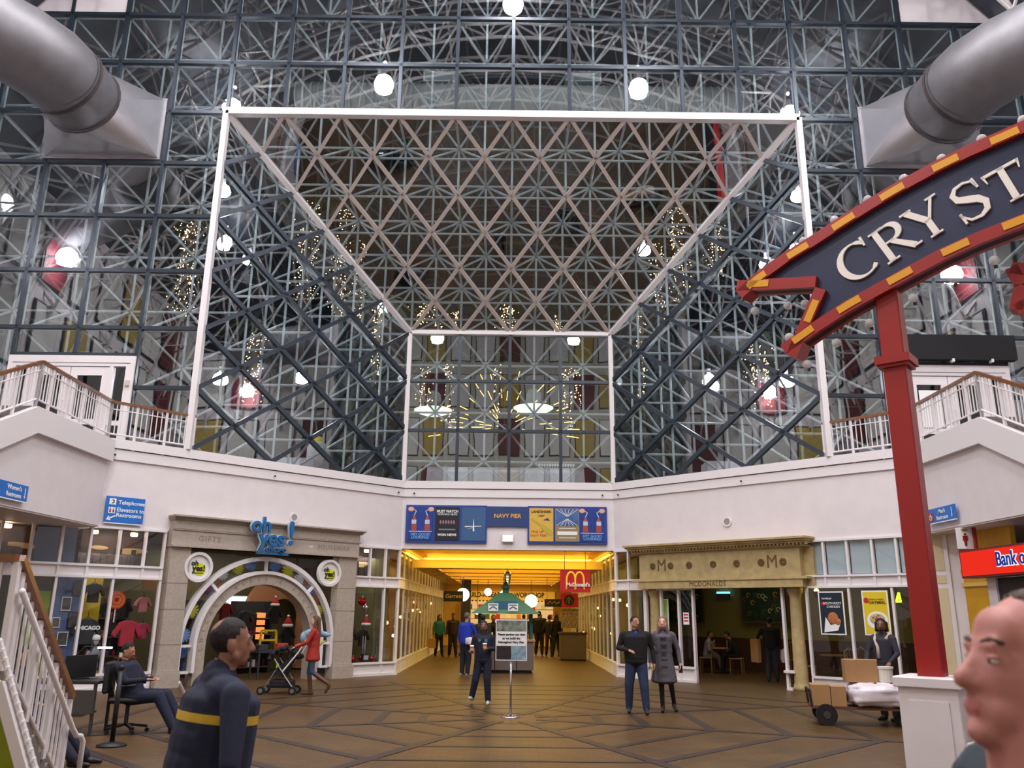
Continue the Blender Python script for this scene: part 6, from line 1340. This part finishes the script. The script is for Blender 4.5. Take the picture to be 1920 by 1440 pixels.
# ================================================================== people
skins = {'pink': (192, 130, 120), 'tan': (176, 124, 98), 'brown': (122, 80, 60), 'light': (214, 166, 146), 'dim': (150, 104, 84)}
def rcone(mb, A, B, ra, rb, n=12):
    A, B = Vector(A), Vector(B); d = B-A
    if d.length < 1e-5: return mb.ell(A, ra, n, 8)
    u = d.normalized(); P = []; R = []
    for k in range(4): t_ = PI/2*(1-k/4); P.append(A-u*ra*math.sin(t_)); R.append(max(ra*math.cos(t_), 1e-4))
    P += [A, B]; R += [ra, rb]
    for k in range(1, 5): t_ = PI/2*k/4; P.append(B+u*rb*math.sin(t_)); R.append(max(rb*math.cos(t_), 1e-4))
    mb.tube(P, R, n, True)
class Body:
    def __init__(s): s.p = []
    def c(s, A, B, ra, rb, m): s.p.append(('c', Vector(A), Vector(B), ra, rb, m))
    def e(s, C, r, m, rot=None): s.p.append(('e', Vector(C), r, rot, 0, m))
    def mesh(s, name, voxel, mats, smooth=4, band=None):
        mb = MB()
        for k in s.p:
            if k[0] == 'c': rcone(mb, k[1], k[2], k[3], k[4])
            else: mb.ell(k[1], k[2], 18, 12, k[3])
        me = mb.mesh('tmp', mats[0]); o = bpy.data.objects.new('tmp', me); COL.objects.link(o)
        bm = bmesh.new(); bm.from_mesh(me); bmesh.ops.recalc_face_normals(bm, faces=bm.faces); bm.to_mesh(me); bm.free()
        r = o.modifiers.new('r', 'REMESH'); r.mode = 'VOXEL'; r.voxel_size = voxel; r.adaptivity = 0
        q = o.modifiers.new('s', 'SMOOTH'); q.factor = .5; q.iterations = smooth
        dg = bpy.context.evaluated_depsgraph_get(); out = bpy.data.meshes.new_from_object(o.evaluated_get(dg)); bpy.data.objects.remove(o); bpy.data.meshes.remove(me); out.name = name
        n = len(out.polygons); ctr = np.zeros(n*3); out.polygons.foreach_get('center', ctr); ctr = ctr.reshape(-1, 3)
        best = np.full(n, 1e9); idx = np.zeros(n, int); pid = np.zeros(n, int)
        for ki, k in enumerate(s.p):
            if k[0] == 'c':
                A, B = np.array(k[1]), np.array(k[2]); d = B-A; L = max(d@d, 1e-9); t_ = np.clip((ctr-A)@d/L, 0, 1); dist = np.linalg.norm(ctr-A-t_[:, None]*d, axis=1)-(k[3]+(k[4]-k[3])*t_)
            else:
                p = ctr-np.array(k[1])
                if k[3]: p = p @ np.array(k[3].to_3x3())
                rr = np.array(k[2] if isinstance(k[2], (tuple, list)) else (k[2],)*3); dist = (np.linalg.norm(p/rr, axis=1)-1)*rr.min()
            w_ = dist < best; best[w_] = dist[w_]; idx[w_] = k[5]; pid[w_] = ki
        out.materials.clear()
        for m in mats: out.materials.append(m)
        if band:
            co0, co1, nz, ids = band; bm = bmesh.new(); bm.from_mesh(out); bm.faces.ensure_lookup_table(); ly = bm.faces.layers.int.new('pid')
            for f, v, m_ in zip(bm.faces, pid, idx): f[ly] = int(v); f.material_index = int(m_)
            for co in (co0, co1): bmesh.ops.bisect_plane(bm, geom=bm.verts[:]+bm.edges[:]+bm.faces[:], plane_co=co, plane_no=nz)
            for f in bm.faces:
                c_ = f.calc_center_median()
                if (c_-co0).dot(nz) > 0 > (c_-co1).dot(nz) and f[ly] in ids: f.material_index = 5
            bm.to_mesh(out); bm.free(); n = len(out.polygons)
        else: out.polygons.foreach_set('material_index', idx.tolist())
        out.polygons.foreach_set('use_smooth', [True]*n); out.update(); return out
def hair_shell(me, kind, line, inv):
    """hair grown from the scalp: the body's own faces inside the hairline, lifted off the skin"""
    thick = {'short': .009, 'thin': .0045, 'cap': .012}.get(kind, .014); use = []
    for f in me.polygons:
        p = inv(f.center.copy())
        if p.z < 1.53 or p.z > 1.9: continue
        y = p.y; x = abs(p.x); z = p.z
        front = line if line is not None else -.05
        ok = (z > 1.69 and y > front-.012*(z-1.69)/.04) or (z > 1.655 and y > front+.025) or (y > .022 and z > 1.575) or (x > .055 and y > (line if line is not None else -.012) and z > 1.6)
        if y > .055 and z > 1.545: ok = True
        if .058 < x and -.02 < y < .035 and 1.57 < z < 1.64: ok = ok and y > .03     # keep the ear clear
        if kind == 'thin' and line is None and (p-Vector((0, .085, 1.705))).length < .038: ok = False
        if ok: use.append(f.index)
    vs = []; fs = []; mp = {}; cnt = {}
    for i in use:
        for v in me.polygons[i].vertices: cnt[v] = cnt.get(v, 0)+1
    for i in use:
        q = []
        for v in me.polygons[i].vertices:
            if v not in mp:
                mp[v] = len(vs); w_ = me.vertices[v]; vs.append(w_.co+w_.normal*(thick*(1 if cnt[v] > 3 else .15)))
            q.append(mp[v])
        fs.append(tuple(q))
    return vs, fs
def person(label, loc, face, H=1.72, skin='tan', top=(30, 30, 34), legs=(40, 44, 60), shoes=(24, 22, 22), hair=(40, 28, 22), hairdo='short', bulk=1.0, pose=None, lean=0, drop=0, turn=0, nod=0, voxel=.016, coat=None, boots=None, detail=True, extra=None, hidden_legs=False, slim=False, band=None, hairline=None):
    """face: heading in degrees, 0 looks at the viewer (-y), 90 looks right (+x). joints in metres for a 1.75 m figure"""
    s = H/1.75; B = Body(); J = dict(LH=(.09, 0, .92), RH=(-.09, 0, .92), LK=(.105, -.02, .5), RK=(-.105, -.02, .5), LA=(.105, .02, .1), RA=(-.105, .02, .1), LE=(.25, .03, 1.14), RE=(-.25, .03, 1.14), LW=(.26, -.04, .9), RW=(-.26, -.04, .9))
    J.update(pose or {}); J = {k: Vector(v) for k, v in J.items()}
    ln = Matrix.Rotation(math.radians(lean), 4, 'X'); piv = Vector((0, 0, .92))
    def U(p): return piv+(ln @ (Vector(p)-piv))-Vector((0, 0, drop))
    hp = Vector((0, .01, 1.5)); hr = Matrix.Rotation(math.radians(turn), 4, 'Z') @ Matrix.Rotation(math.radians(nod), 4, 'X')
    def Hd(p): return U(hp+(hr @ (Vector(p)-hp)))
    hrot = (ln @ hr)
    SK, TP, LG, SH, LP, X4 = 0, 1, 2, 3, 4, 5
    b = bulk
    B.e(U((0, 0, .93)), (.155*b, .118*b, .12), LG if not coat else TP, ln); B.e(U((0, .0, 1.10)), (.17*b, .125*b, .19), TP, ln); B.e(U((0, 0, .99)), (.172*b, .128*b, .1), TP, ln); B.e(U((0, 0, .92)), (.168*b, .127*b, .11), TP, ln); B.e(U((0, .01, 1.28)), (.18*b, .125*b, .17), TP, ln)
    for i in range(21): f_ = i/20; zz = .93+.42*f_; B.e(U((0, .005, zz)), ((.17+.014*f_-(.016 if coat else 0)*math.sin(PI*f_))*b, (.127+.004*math.sin(PI*f_))*b, .08), TP, ln)
    B.c(U((-.15*b, .01, 1.40)), U((.15*b, .01, 1.40)), .068, .068, TP); B.c(U((0, .02, 1.38)), U((0, .01, 1.46)), .085, .062, TP)
    if coat:      # skirt of a long coat: (hem z, hem radius)
        z, r = coat
        for i in range(22):
            f = i/21; zz = 1.02+(z-1.02)*f; rr = .165*b+(r-.165*b)*f; B.e(U((0, 0, zz)), (rr, rr*.8, .06), TP)
    for sd, k in ((1, 'L'), (-1, 'R')):
        sh = U((.185*b*sd, .01, 1.39)); e, w = U(J[k+'E']), U(J[k+'W'])
        B.c(sh, e, .06*min(b, 1.15), .046, TP); B.c(e, w, .046, .036, TP)
        d = (w-e).normalized(); sidev = Vector((0, 0, 1)).cross(d)
        if sidev.length < .3: sidev = Vector((0, 1, 0))
        sidev.normalize(); nv = d.cross(sidev)
        B.c(w-d*.01, w+d*.03, .026, .026, SK); B.c(w+d*.035-sidev*.018, w+d*.075-sidev*.02, .02, .018, SK); B.c(w+d*.035+sidev*.018, w+d*.075+sidev*.02, .02, .018, SK)
        for i, (o_, L) in enumerate(((-.03, .055), (-.01, .068), (.01, .072), (.03, .062))):
            a = w+d*.085+sidev*o_; m_ = a+d*L*.55-nv*.008; B.c(a, m_, .0095, .009, SK); B.c(m_, m_+d*L*.35-nv*.03, .009, .008, SK)
        B.c(w+d*.03+sidev*.03*sd, w+d*.07+sidev*.055*sd, .012, .011, SK); B.c(w+d*.07+sidev*.055*sd, w+d*.1+sidev*.05*sd-nv*.01, .011, .009, SK)
        if hidden_legs: continue
        h = J[k+'H']-Vector((0, 0, drop)); kn, an = J[k+'K'], J[k+'A']
        q1, q2, q3 = (.075, .052, .04) if slim else ((.098, .078, .066) if not boots else (.085, .06, .05)); q1 *= min(b, 1.2); q2 *= min(b, 1.12); B.c(h, kn, q1, q2, LG); 
        if boots: md = kn.lerp(an, .25); B.c(kn, md, .06, .052, LG); B.c(md, an, .056, .045, SH)
        else: B.c(kn, an+Vector((0, 0, .01)), q2, q3, LG)
        ft = (pose or {}).get(k+'T'); toe = Vector(ft) if ft else an+Vector((.01*sd, -.19, -.058)); hl = an+(an-toe).normalized()*.03; hl.z = an.z-.05 if not ft else an.z-.045
        B.c(hl, toe, .042, .034, SH); B.c(an, hl, .044, .042, SH)
    # head
    B.c(U((0, .02, 1.42)), Hd((0, .012, 1.56)), .058, .052, SK)
    B.e(Hd((0, .014, 1.65)), (.074, .094, .088), SK, hrot); B.e(Hd((0, -.018, 1.605)), (.063, .076, .098), SK, hrot); B.e(Hd((0, -.05, 1.545)), (.04, .04, .033), SK, hrot)
    B.c(Hd((-.048, -.01, 1.56)), Hd((0, -.05, 1.54)), .028, .025, SK); B.c(Hd((.048, -.01, 1.56)), Hd((0, -.05, 1.54)), .028, .025, SK)
    B.c(Hd((0, -.088, 1.635)), Hd((0, -.112, 1.592)), .009, .014, SK); B.c(Hd((-.014, -.1, 1.588)), Hd((.014, -.1, 1.588)), .009, .009, SK)
    B.c(Hd((-.036, -.083, 1.645)), Hd((.036, -.083, 1.645)), .011, .011, SK); B.c(Hd((-.02, -.086, 1.557)), Hd((.02, -.086, 1.557)), .009, .009, LP); B.c(Hd((-.016, -.084, 1.548)), Hd((.016, -.084, 1.548)), .009, .009, LP)
    for sd in (-1, 1): B.e(Hd((.076*sd, .012, 1.605)), (.011, .022, .032), SK, hrot); B.e(Hd((.031*sd, -.074, 1.628)), (.019, .014, .012), SK, hrot)
    if extra: extra(B, U, Hd, J)
    mk = lambda n, c, r=.85: mat('%s_%d_%d_%d' % ((n,)+c), c, r, noise=.18, nscale=20, bump=.3 if n == 'cloth' else 0, bscale=16)
    sc = skins[skin]; mats = [mat('skin_'+skin, sc, .55, noise=.08, nscale=25), mk('cloth', top), mk('cloth', legs), mk('shoe', shoes, .5), mat('lip_'+skin, (int(sc[0]*.92), int(sc[1]*.82), int(sc[2]*.82)), .5), mat('strip_yellow', (196, 160, 40), .7)]
    bd = None
    if band: bd = (U((0, 0, band[0])), U((0, 0, band[1])), (ln.to_3x3() @ Vector((0, 0, 1))), {i for i, k in enumerate(B.p) if k[5] == 1 and k[0] == 'e'})
    me = B.mesh('body', voxel/s, mats, band=bd); shell = hair_shell(me, hairdo, hairline, lambda p: hp+hr.inverted() @ (piv+ln.inverted() @ (p+Vector((0, 0, drop))-piv)-hp)); me.transform(Matrix.Diagonal((s, s, s, 1)))
    t = thing('person', label, 'person', loc, math.radians(face)); put('body', me, t)
    # hair
    hm = mat('hair_%d_%d_%d' % hair, hair, .75, noise=.5, nscale=60, bump=.4, bscale=220); hb = MB()
    if hairdo != 'bald':
        hb.add(*shell)
        if hairdo in ('long', 'wavy'):
            for sd in (-1, 1):
                rcone(hb, Hd((.066*sd, .03, 1.66)), Hd((.082*sd, .02, 1.52)), .03, .034); rcone(hb, Hd((.082*sd, .02, 1.52)), U((.09*sd, .01 if hairdo == 'wavy' else -.05, 1.36)), .034, .022)
            rcone(hb, Hd((0, .07, 1.66)), U((0, .1, 1.36)), .06, .05)
        if hairdo == 'shaggy':
            for k in range(9): a = PI*(k/8); rcone(hb, Hd((.08*math.cos(a), .02+.07*math.sin(a), 1.66)), Hd((.095*math.cos(a), .02+.085*math.sin(a), 1.53)), .032, .024)
        if hairdo == 'cap': hb.ell(Hd((0, -.05, 1.69)), (.07, .09, .012), 14, 6, hrot)
        hb.v = [tuple(x*s for x in v) for v in hb.v]; hb.build('hair', hm, t, True)
    if detail:
        for sd in (-1, 1):
            eb = MB().ell(Hd((.031*sd, -.081, 1.624)), (.013, .0085, .0065), 10, 6, hrot); eb.v = [tuple(x*s for x in v) for v in eb.v]; e_ = eb.build('eye', mat('eye_white', (210, 206, 200), .3), t, True)
            pb_ = MB().ell(Hd((.031*sd, -.0875, 1.624)), (.005, .003, .005), 8, 6, hrot); pb_.v = [tuple(x*s for x in v) for v in pb_.v]; pb_.build('pupil', printblack, e_, True)
            bb = MB().tube([Hd((.013*sd, -.0895, 1.648)), Hd((.033*sd, -.0885, 1.653)), Hd((.05*sd, -.077, 1.649))], [.004, .005, .003], 6); bb.v = [tuple(x*s for x in v) for v in bb.v]; bb.build('eyebrow', hm, t, True)
            lb = MB().ell(Hd((.031*sd, -.0815, 1.6285)), (.0155, .0095, .0062), 10, 6, hrot); lb.v = [tuple(x*s for x in v) for v in lb.v]; lb.build('eyelid', mats[0], t, True)
    t['_s'] = s
    def world(p, upper=True):   # figure point (1.75 m scale) -> world
        q = (U(p) if upper else Vector(p))*s; return Matrix.Translation(Vector(loc)) @ Matrix.Rotation(math.radians(face), 4, 'Z') @ q
    def add(name, mb, m, smooth=False):
        mb.v = [tuple(Vector(v)*s) for v in mb.v]; return mb.build(name, m, t, smooth)
    return t, world, U, Hd, add
# ---- man close by on the left, seen from behind
def jacket(B, U, Hd, J):
    B.e(U((0, .02, 1.05)), (.235, .19, .25), 1); B.e(U((0, .02, 1.16)), (.235, .185, .24), 1); B.e(U((0, .02, 1.27)), (.235, .175, .18), 1); B.c(U((-.05, .05, 1.45)), U((.05, .05, 1.45)), .062, .062, 1); B.c(U((-.17, .03, 1.39)), U((.17, .03, 1.39)), .09, .09, 1); B.c(U((-.02, .05, 1.48)), U((.02, .05, 1.48)), .06, .06, 1)
t, W_, U, Hd, add = person('man in a navy jacket with a yellow stripe, seen from behind in the left foreground', (-1.4, 4.25, 0), 122, 1.745, 'dim', (22, 28, 54), (20, 24, 42), (20, 20, 22), (40, 32, 30), 'thin', 1.42, dict(LE=(.39, .02, 1.12), RE=(-.39, .02, 1.12), LW=(.34, -.06, .88), RW=(-.34, -.06, .88)), lean=5, nod=-3, turn=-4, voxel=.009, extra=jacket, band=(1.265, 1.305))
p_ = add('shoulder_patch', MB().box(-.065, .065, -.004, .004, -.035, .035), mat('patch_grey', (190, 176, 180), .8)); p_.location = U((.1, .172, 1.385)); p_.rotation_euler = (math.radians(-28), 0, -.2)
# ---- man's head close by on the right, in profile
def heavy(B, U, Hd, J):
    B.e(Hd((0, -.05, 1.555)), (.05, .05, .045), 0); B.c(U((0, -.0, 1.45)), Hd((0, -.01, 1.53)), .075, .066, 0); B.e(Hd((0, -.062, 1.60)), (.05, .035, .06), 0); B.e(Hd((0, -.058, 1.66)), (.052, .03, .045), 0); B.e(Hd((0, -.106, 1.597)), (.017, .02, .015), 0); B.e(Hd((0, -.078, 1.525)), (.03, .026, .024), 0); B.c(Hd((-.016, -.0985, 1.562)), Hd((.016, -.0985, 1.562)), .0065, .0065, 4); B.c(Hd((-.015, -.097, 1.5515)), Hd((.015, -.097, 1.5515)), .0065, .0065, 4); B.c(U((-.14, .02, 1.42)), U((.14, .02, 1.42)), .09, .09, 1); B.c(U((0, .03, 1.44)), U((0, .02, 1.475)), .085, .078, 1)
t, W_, U, Hd, add = person('man with a pinkish face in close profile at the right picture edge', (.814, 1.36, 0), -92, 1.83, 'pink', (40, 50, 60), (40, 44, 60), (24, 22, 22), (92, 70, 56), 'thin', 1.1, voxel=.0065, nod=-7, extra=heavy, hairline=-.03)
# ---- couple
t, W_, U, Hd, add = person('man in a black jacket and jeans walking beside the woman in grey', (2.42, 16.3, 0), -6, 1.735, 'tan', (16, 16, 18), (40, 52, 84), (40, 38, 40), (24, 20, 20), 'short', 1.28, dict(RE=(-.33, .0, 1.15), RW=(-.14, -.24, 1.12), LE=(.31, .05, 1.13), LW=(.33, .0, .9), LK=(.13, -.08, .5), LA=(.16, -.1, .1), RK=(-.14, .0, .5), RA=(-.15, .08, .1)), turn=32, nod=-4, voxel=.012)
add('shirt_collar', MB().ell(U((0, -.115, 1.42)), (.035, .02, .05), 8, 6), mat('shirt_blue', (40, 60, 150), .8)); mbg = MB()
for sd in (-1, 1): mbg.ring((0, 0), .017, .021, -.002, .002, 0, 2*PI, 12)
t, W_, U, Hd, add = person('woman in a grey toggle coat and black tights beside the man in black', (2.98, 16.55, 0), -8, 1.73, 'light', (88, 84, 92), (20, 18, 20), (20, 18, 20), (150, 116, 80), 'wavy', 1.02, dict(LE=(.28, .03, 1.13), LW=(.3, -.03, .9), RE=(-.25, .04, 1.13), RW=(-.26, 0, .9), LK=(.12, -.06, .5), LA=(.17, .12, .15), LT=(.2, -.04, .04), RK=(-.06, -.02, .5), RA=(-.05, -.0, .1)), turn=-6, nod=-6, voxel=.012, coat=(.56, .25), slim=True)
add('scarf', MB().ring((0, 1.45), .06, .1, -.06, .08, 0, 2*PI, 16), mat('scarf_purple', (96, 60, 90), .9)).rotation_euler = (0, 0, 0)
for i in range(5):
    z = 1.34-.13*i; y = -.13-.012*i if z > 1 else -.19-.03*(4-i)*0-.02*i; add('toggle', MB().bar((-.06, y-.01, z), (.06, y-.01, z), .02, .035), mat('toggle_dark', (44, 34, 54), .7))
tag(MB().box(-.035, .035, -.006, .006, -.07, .07).build('phone', black, None, loc=W_((.31, -.05, .78))), 'small dark phone in the hand of the woman in grey', 'phone')
# ---- woman with two paper cups
t, W_, U, Hd, add = person('woman in navy walking with a paper cup in each hand', (-.47, 17.6, 0), -4, 1.6, 'brown', (24, 26, 44), (24, 28, 50), (200, 204, 210), (24, 18, 18), 'long', 1.05, dict(RE=(-.26, .02, 1.14), RW=(-.25, -.2, 1.12), LE=(.25, .02, 1.14), LW=(.12, -.22, 1.16), LK=(.1, -.04, .5), LA=(.12, .0, .09), RK=(-.16, -.04, .5), RA=(-.24, .05, .14), RT=(-.28, -.1, .13)), turn=-4, nod=-8, voxel=.012)
add('shirt_print', MB().box(-.1, -.05, -.01, 0, -.03, .03).box(.04, .1, -.01, 0, -.03, .03), mat('print_teal', (40, 130, 140), .8)).location = U((0, -.142, 1.33))*(1.6/1.75)
def cup(p, label):
    t = thing('paper_cup', label, 'cup', p); MB().lathe([(.028, -.07), (.042, .06)], 16).build('cup', mat('cup_red', (150, 40, 40), .6), t, True); MB().lathe([(.044, .06), (.044, .075), (.038, .085), (0, .086)], 16).build('lid', printwhite, t); MB().lathe([(.0345, -.02), (.0405, .03)], 16).build('sleeve', mat('cup_sleeve', (200, 180, 150), .7), t)
cup(W_((-.22, -.31, 1.14)), 'red paper cup with white lid in the outstretched hand of the woman in navy'); cup(W_((.06, -.31, 1.19)), 'red paper cup with white lid held before the chest of the woman in navy')
# ---- people in the corridor
t, W_, *_ = person('man in a bright blue jacket standing at the kiosk', (-1.18, 25.0, 0), 140, 1.76, 'tan', (24, 52, 170), (28, 30, 44), (150, 150, 150), (110, 100, 96), 'short', 1.15, dict(RE=(-.27, -.12, 1.16), RW=(-.2, -.3, 1.08)), lean=4, voxel=.018)
t, W_, *_ = person('dark haired person in a black coat beside the man in blue', (-.72, 25.25, 0), 165, 1.72, 'dim', (30, 24, 26), (20, 20, 24), (160, 160, 160), (24, 18, 18), 'short', 1.1, lean=6, voxel=.018)
lump('shoulder_bag', 'white bag held at the hip between the two kiosk customers', 'bag', Vector((-.98, 24.72, .86)), (.2, .1, .1), mat('bag_white', (226, 216, 224), .25), 5, .25)
for lab, (px, py), H, face, top, leg, sk, hd, bk in (('woman in a teal jacket on the left of the corridor', (822, 1231), 1.66, 20, (40, 110, 112), (24, 24, 28), 'dim', 'long', 1.0), ('man in an open dark jacket with tan shirt on the left of the corridor', (848, 1232), 1.72, 10, (40, 30, 24), (24, 22, 22), 'dim', 'cap', 1.12), ('broad man in black walking away on the right of the corridor', (1011, 1229), 1.84, 175, (16, 16, 18), (20, 20, 24), 'dim', 'short', 1.25), ('slim person in black in the middle of the three on the right', (1030, 1231), 1.68, 170, (18, 16, 18), (18, 18, 22), 'dim', 'short', .95), ('woman in a black coat rightmost in the corridor', (1043, 1232), 1.72, -150, (14, 14, 16), (18, 18, 20), 'light', 'long', 1.0)):
    p = at_z(px, py, 0); person(lab, (p.x, p.y, 0), face, H, sk, top, leg, (30, 28, 28), (30, 22, 20), hd, bk, dict(LA=(.14, -.06, .1), RA=(-.12, .1, .1)), voxel=.022, detail=False)
for lab, x, y, face in (('dark figure behind the kiosk counter on the left', -.45, 28.6, 10), ('dark figure far behind the kiosk on the right', .75, 38.5, 170)): person(lab, (x, y, 0), face, 1.7, 'dim', (26, 20, 22), (20, 20, 22), (20, 20, 20), (24, 18, 18), 'short', 1.05, voxel=.024, detail=False)
p = at_z(815, 1226, 0); tag(MB().box(-.16, .16, -.08, .08, 0, .36).tube([(-.08, 0, .36), (-.06, 0, .5), (.06, 0, .5), (.08, 0, .36)], .008, 5).build('shopping_bag', mat('bag_tan', (180, 140, 80), .7), None, loc=(at_z(822, 1231, 0).x-.27, at_z(822, 1231, 0).y-.08, .33)), 'tan paper shopping bag carried by the woman in teal', 'bag')
# ---- mother pushing the stroller
t, W_, U, Hd, add = person('woman in an orange red coat pushing the stroller, plush toy under her arm', (-4.2, 18.95, 0), -90, 1.66, 'light', (168, 46, 36), (60, 76, 104), (96, 58, 40), (110, 74, 50), 'wavy', 1.0, dict(RE=(-.26, -.06, 1.15), RW=(-.2, -.34, 1.1), LE=(.26, -.1, 1.15), LW=(.2, -.36, 1.05), LK=(.1, .02, .52), LA=(.1, .42, .26), LT=(.1, .36, .09), RK=(-.09, -.08, .5), RA=(-.09, -.02, .1)), voxel=.014, coat=(.78, .21), boots=True)
def plush(label, p, rz):
    t = thing('plush_toy', label, 'plush toy', p, rz); m1 = mat('plush_blue', (140, 170, 196), .9); m2 = mat('plush_yellow', (206, 204, 110), .9)
    mb = MB(); pts = [(-.22, 0, .1), (-.1, 0, .13), (.1, 0, .14), (.3, 0, .1), (.38, 0, .1)]; mb.tube(pts, [.07, .1, .085, .05, .01], 10); mb.build('upper_body', m1, t, True); MB().tube([(-.2, 0, .02), (-.05, 0, -.1), (.12, 0, -.1), (.26, 0, -.02)], [.08, .06, .055, .01], 10).build('lower_body', m2, t, True); MB().ell((-.2, 0, .05), (.09, .09, .13), 12, 8).build('head', m1, t, True); MB().ell((.08, -.08, .15), (.06, .03, .03), 8, 6).build('fin', m2, t, True)
plush('blue and yellow plush toy under the arm of the woman in orange', W_((-.3, -.08, 1.2)), math.radians(8))
# ---- guard on the office chair, another sitter, diners
SEAT = dict(LH=(.09, 0, .92), RH=(-.09, 0, .92))
def seated(label, loc, face, H, knee=.46, foot=.6, drop=.38, **kw):
    po = dict(LK=(.12, -knee, .53), RK=(-.12, -knee, .53), LA=(.13, -foot, .1), RA=(-.13, -foot, .1), LE=(.26, -.08, 1.14), RE=(-.26, -.08, 1.14), LW=(.12, -.3, 1.08), RW=(-.12, -.3, 1.08)); po.update(kw.pop('pose', {})); return person(label, loc, face, H, pose=po, drop=drop, **kw)
seated('seated guard in a navy uniform slouched on the office chair', (-5.56, 13.2, .0), 84, 1.74, .46, .74, .42, skin='tan', top=(22, 26, 50), legs=(24, 28, 54), shoes=(16, 16, 18), hair=(20, 16, 16), hairdo='short', bulk=1.25, lean=-20, nod=36, voxel=.014)
p = at_z(160, 1440, 0)
stl = thing('stool', 'low dark stool behind the near left stair railing', 'stool', (p.x-.95, p.y+.1, 0)); MB().lathe([(0, .42), (.19, .42), (.2, .45), (0, .48)], 18).build('seat', black, stl)
for k in range(4): a = PI/4+PI/2*k; MB().bar((.18*math.cos(a), .18*math.sin(a), 0), (.12*math.cos(a), .12*math.sin(a), .42), .03, .03).build('leg', darkgrey, stl)
seated('person in dark clothes sitting behind the near left railing, one black shoe showing', (p.x-.95, p.y+.1, 0), 88, 1.7, .45, .85, .37, skin='tan', top=(24, 24, 34), legs=(22, 24, 44), shoes=(14, 14, 16), hair=(20, 16, 16), voxel=.016)
side_chair(WR(D1, 3.8, 0), math.radians(-115), 'pale wooden chair under the diner in white'); side_chair(WR(D2, 4.1, 0), math.radians(65), 'pale wooden chair under the hooded diner')
seated('diner in a pale top and dark vest at the left of the bistro table', WR(D1, 3.8, 0), 70, 1.66, .4, .5, .39, skin='dim', top=(150, 146, 150), legs=(120, 110, 104), hair=(30, 24, 22), lean=12, voxel=.02, detail=False)
seated('diner in black bending over the bistro table', WR(D2, 4.1, 0), -110, 1.7, .4, .45, .39, skin='dim', top=(20, 20, 24), legs=(20, 20, 24), hair=(16, 14, 14), lean=22, voxel=.02, detail=False)
q = WR(3.75, 2.1, 0); t, W_, *_ = person('man in black standing in the restaurant with a flat carton under his arm', q, 165, 1.72, 'dim', (18, 18, 20), (44, 44, 50), (20, 20, 20), (20, 16, 16), 'short', 1.2, dict(LE=(.34, .02, 1.2), LW=(.36, -.05, .98), LA=(.12, .1, .1), RA=(-.12, -.06, .1)), lean=8, voxel=.018, detail=False)
carton(W_((.42, .02, .5)), (.1, .34, .62), 'tall flat carton under the arm of the man in black', math.radians(20))
tag(MB().lathe([(.1, 0), (.13, .1), (.11, .3), (.03, .36)], 12).build('white_sack', mat('bag_white', (226, 216, 224), .25), None, loc=W_((-.36, -.02, .52))), 'white plastic sack in the other hand of the man in black', 'bag')
# ---- man with the cart
t, W_, U, Hd, add = person('bearded man in a dark hooded jacket behind the goods cart', (6.72, 15.5, 0), -50, 1.74, 'brown', (44, 42, 54), (36, 32, 34), (24, 22, 22), (20, 16, 16), 'shaggy', 1.02, dict(RE=(-.27, -.06, 1.14), RW=(-.2, -.26, 1.0), LE=(.27, -.04, 1.14), LW=(.22, -.25, 1.0)), turn=14, voxel=.014)
add('hood', MB().tube([U((.1, -.08, 1.38)), U((.13, .03, 1.47)), U((0, .11, 1.5)), U((-.13, .03, 1.47)), U((-.1, -.08, 1.38)), U((-.04, -.12, 1.25)), U((-.03, -.13, 1.05))], .03, 8), mat('hood_cream', (190, 176, 160), .9), True)
add('beard', MB().ell(Hd((0, -.062, 1.545)), (.046, .034, .034), 10, 8), mat('hair_20_16_16', (20, 16, 16)), True)
# ---- child mannequin in the shop window
def mann(x, y, z, label):
    t = thing('mannequin', label, 'mannequin', WL(x, y, z), RL); g = mat('mann_grey', (130, 134, 146), .7)
    MB().lathe([(.1, .0), (.11, .1), (.09, .22), (.13, .38), (.1, .44), (.04, .48), (.04, .52)], 14).build('torso', g, t, True)
    for sd in (-1, 1): rc = MB(); rcone(rc, (.13*sd, 0, .38), (.2*sd, -.02, .12), .045, .035); rcone(rc, (.2*sd, -.02, .12), (.24*sd, -.04, -.06), .03, .02); rc.build('arm', g, t, True)
    MB().ell((0, 0, .62), (.065, .075, .1), 14, 10).build('head', mat('mann_face', (190, 180, 174), .6), t, True); MB().lathe([(.085, .0), (.09, .05), (.07, .11), (0, .13)], 14, (0, 0, .64)).build('knit_hat', printwhite, t, True); MB().tube([(0, 0, -.36), (0, 0, .02)], .03, 8).build('stand', darkgrey, t)
    for sd in (-1, 1): MB().tube([(.08*sd, -.02, .62), (.09*sd, -.06, .4)], .02, 6).build('braid', darkgrey, t)
mann(-8.28, .3, .42, 'child mannequin in grey with a white knit hat in the left window')
t = thing('gift_table', 'small wooden gift table in the left shop window', 'table', WL(-7.55, .4, .35), RL); MB().box(-.22, .22, -.14, .14, .3, .33).build('tabletop', wood, t)
for x in (-.19, .19):
    for y in (-.11, .11): MB().box(x-.015, x+.015, y-.015, y+.015, 0, .3).build('leg', wood, t)
for i, (dx, c, lab) in enumerate(((-.12, (220, 216, 214), 'white mug on the small gift table'), (.02, (30, 30, 34), 'black mug on the small gift table'), (.14, (220, 80, 120), 'pink mug on the small gift table'))): tag(MB().lathe([(.035, 0), (.04, .01), (.04, .1)], 12).tube([(.04, 0, .08), (.065, 0, .07), (.065, 0, .04), (.04, 0, .03)], .007, 5).build('mug', mat('mug%d' % i, c, .4), None, loc=WL(-7.55+dx, .36, .68), rotz=RL), lab, 'mug')
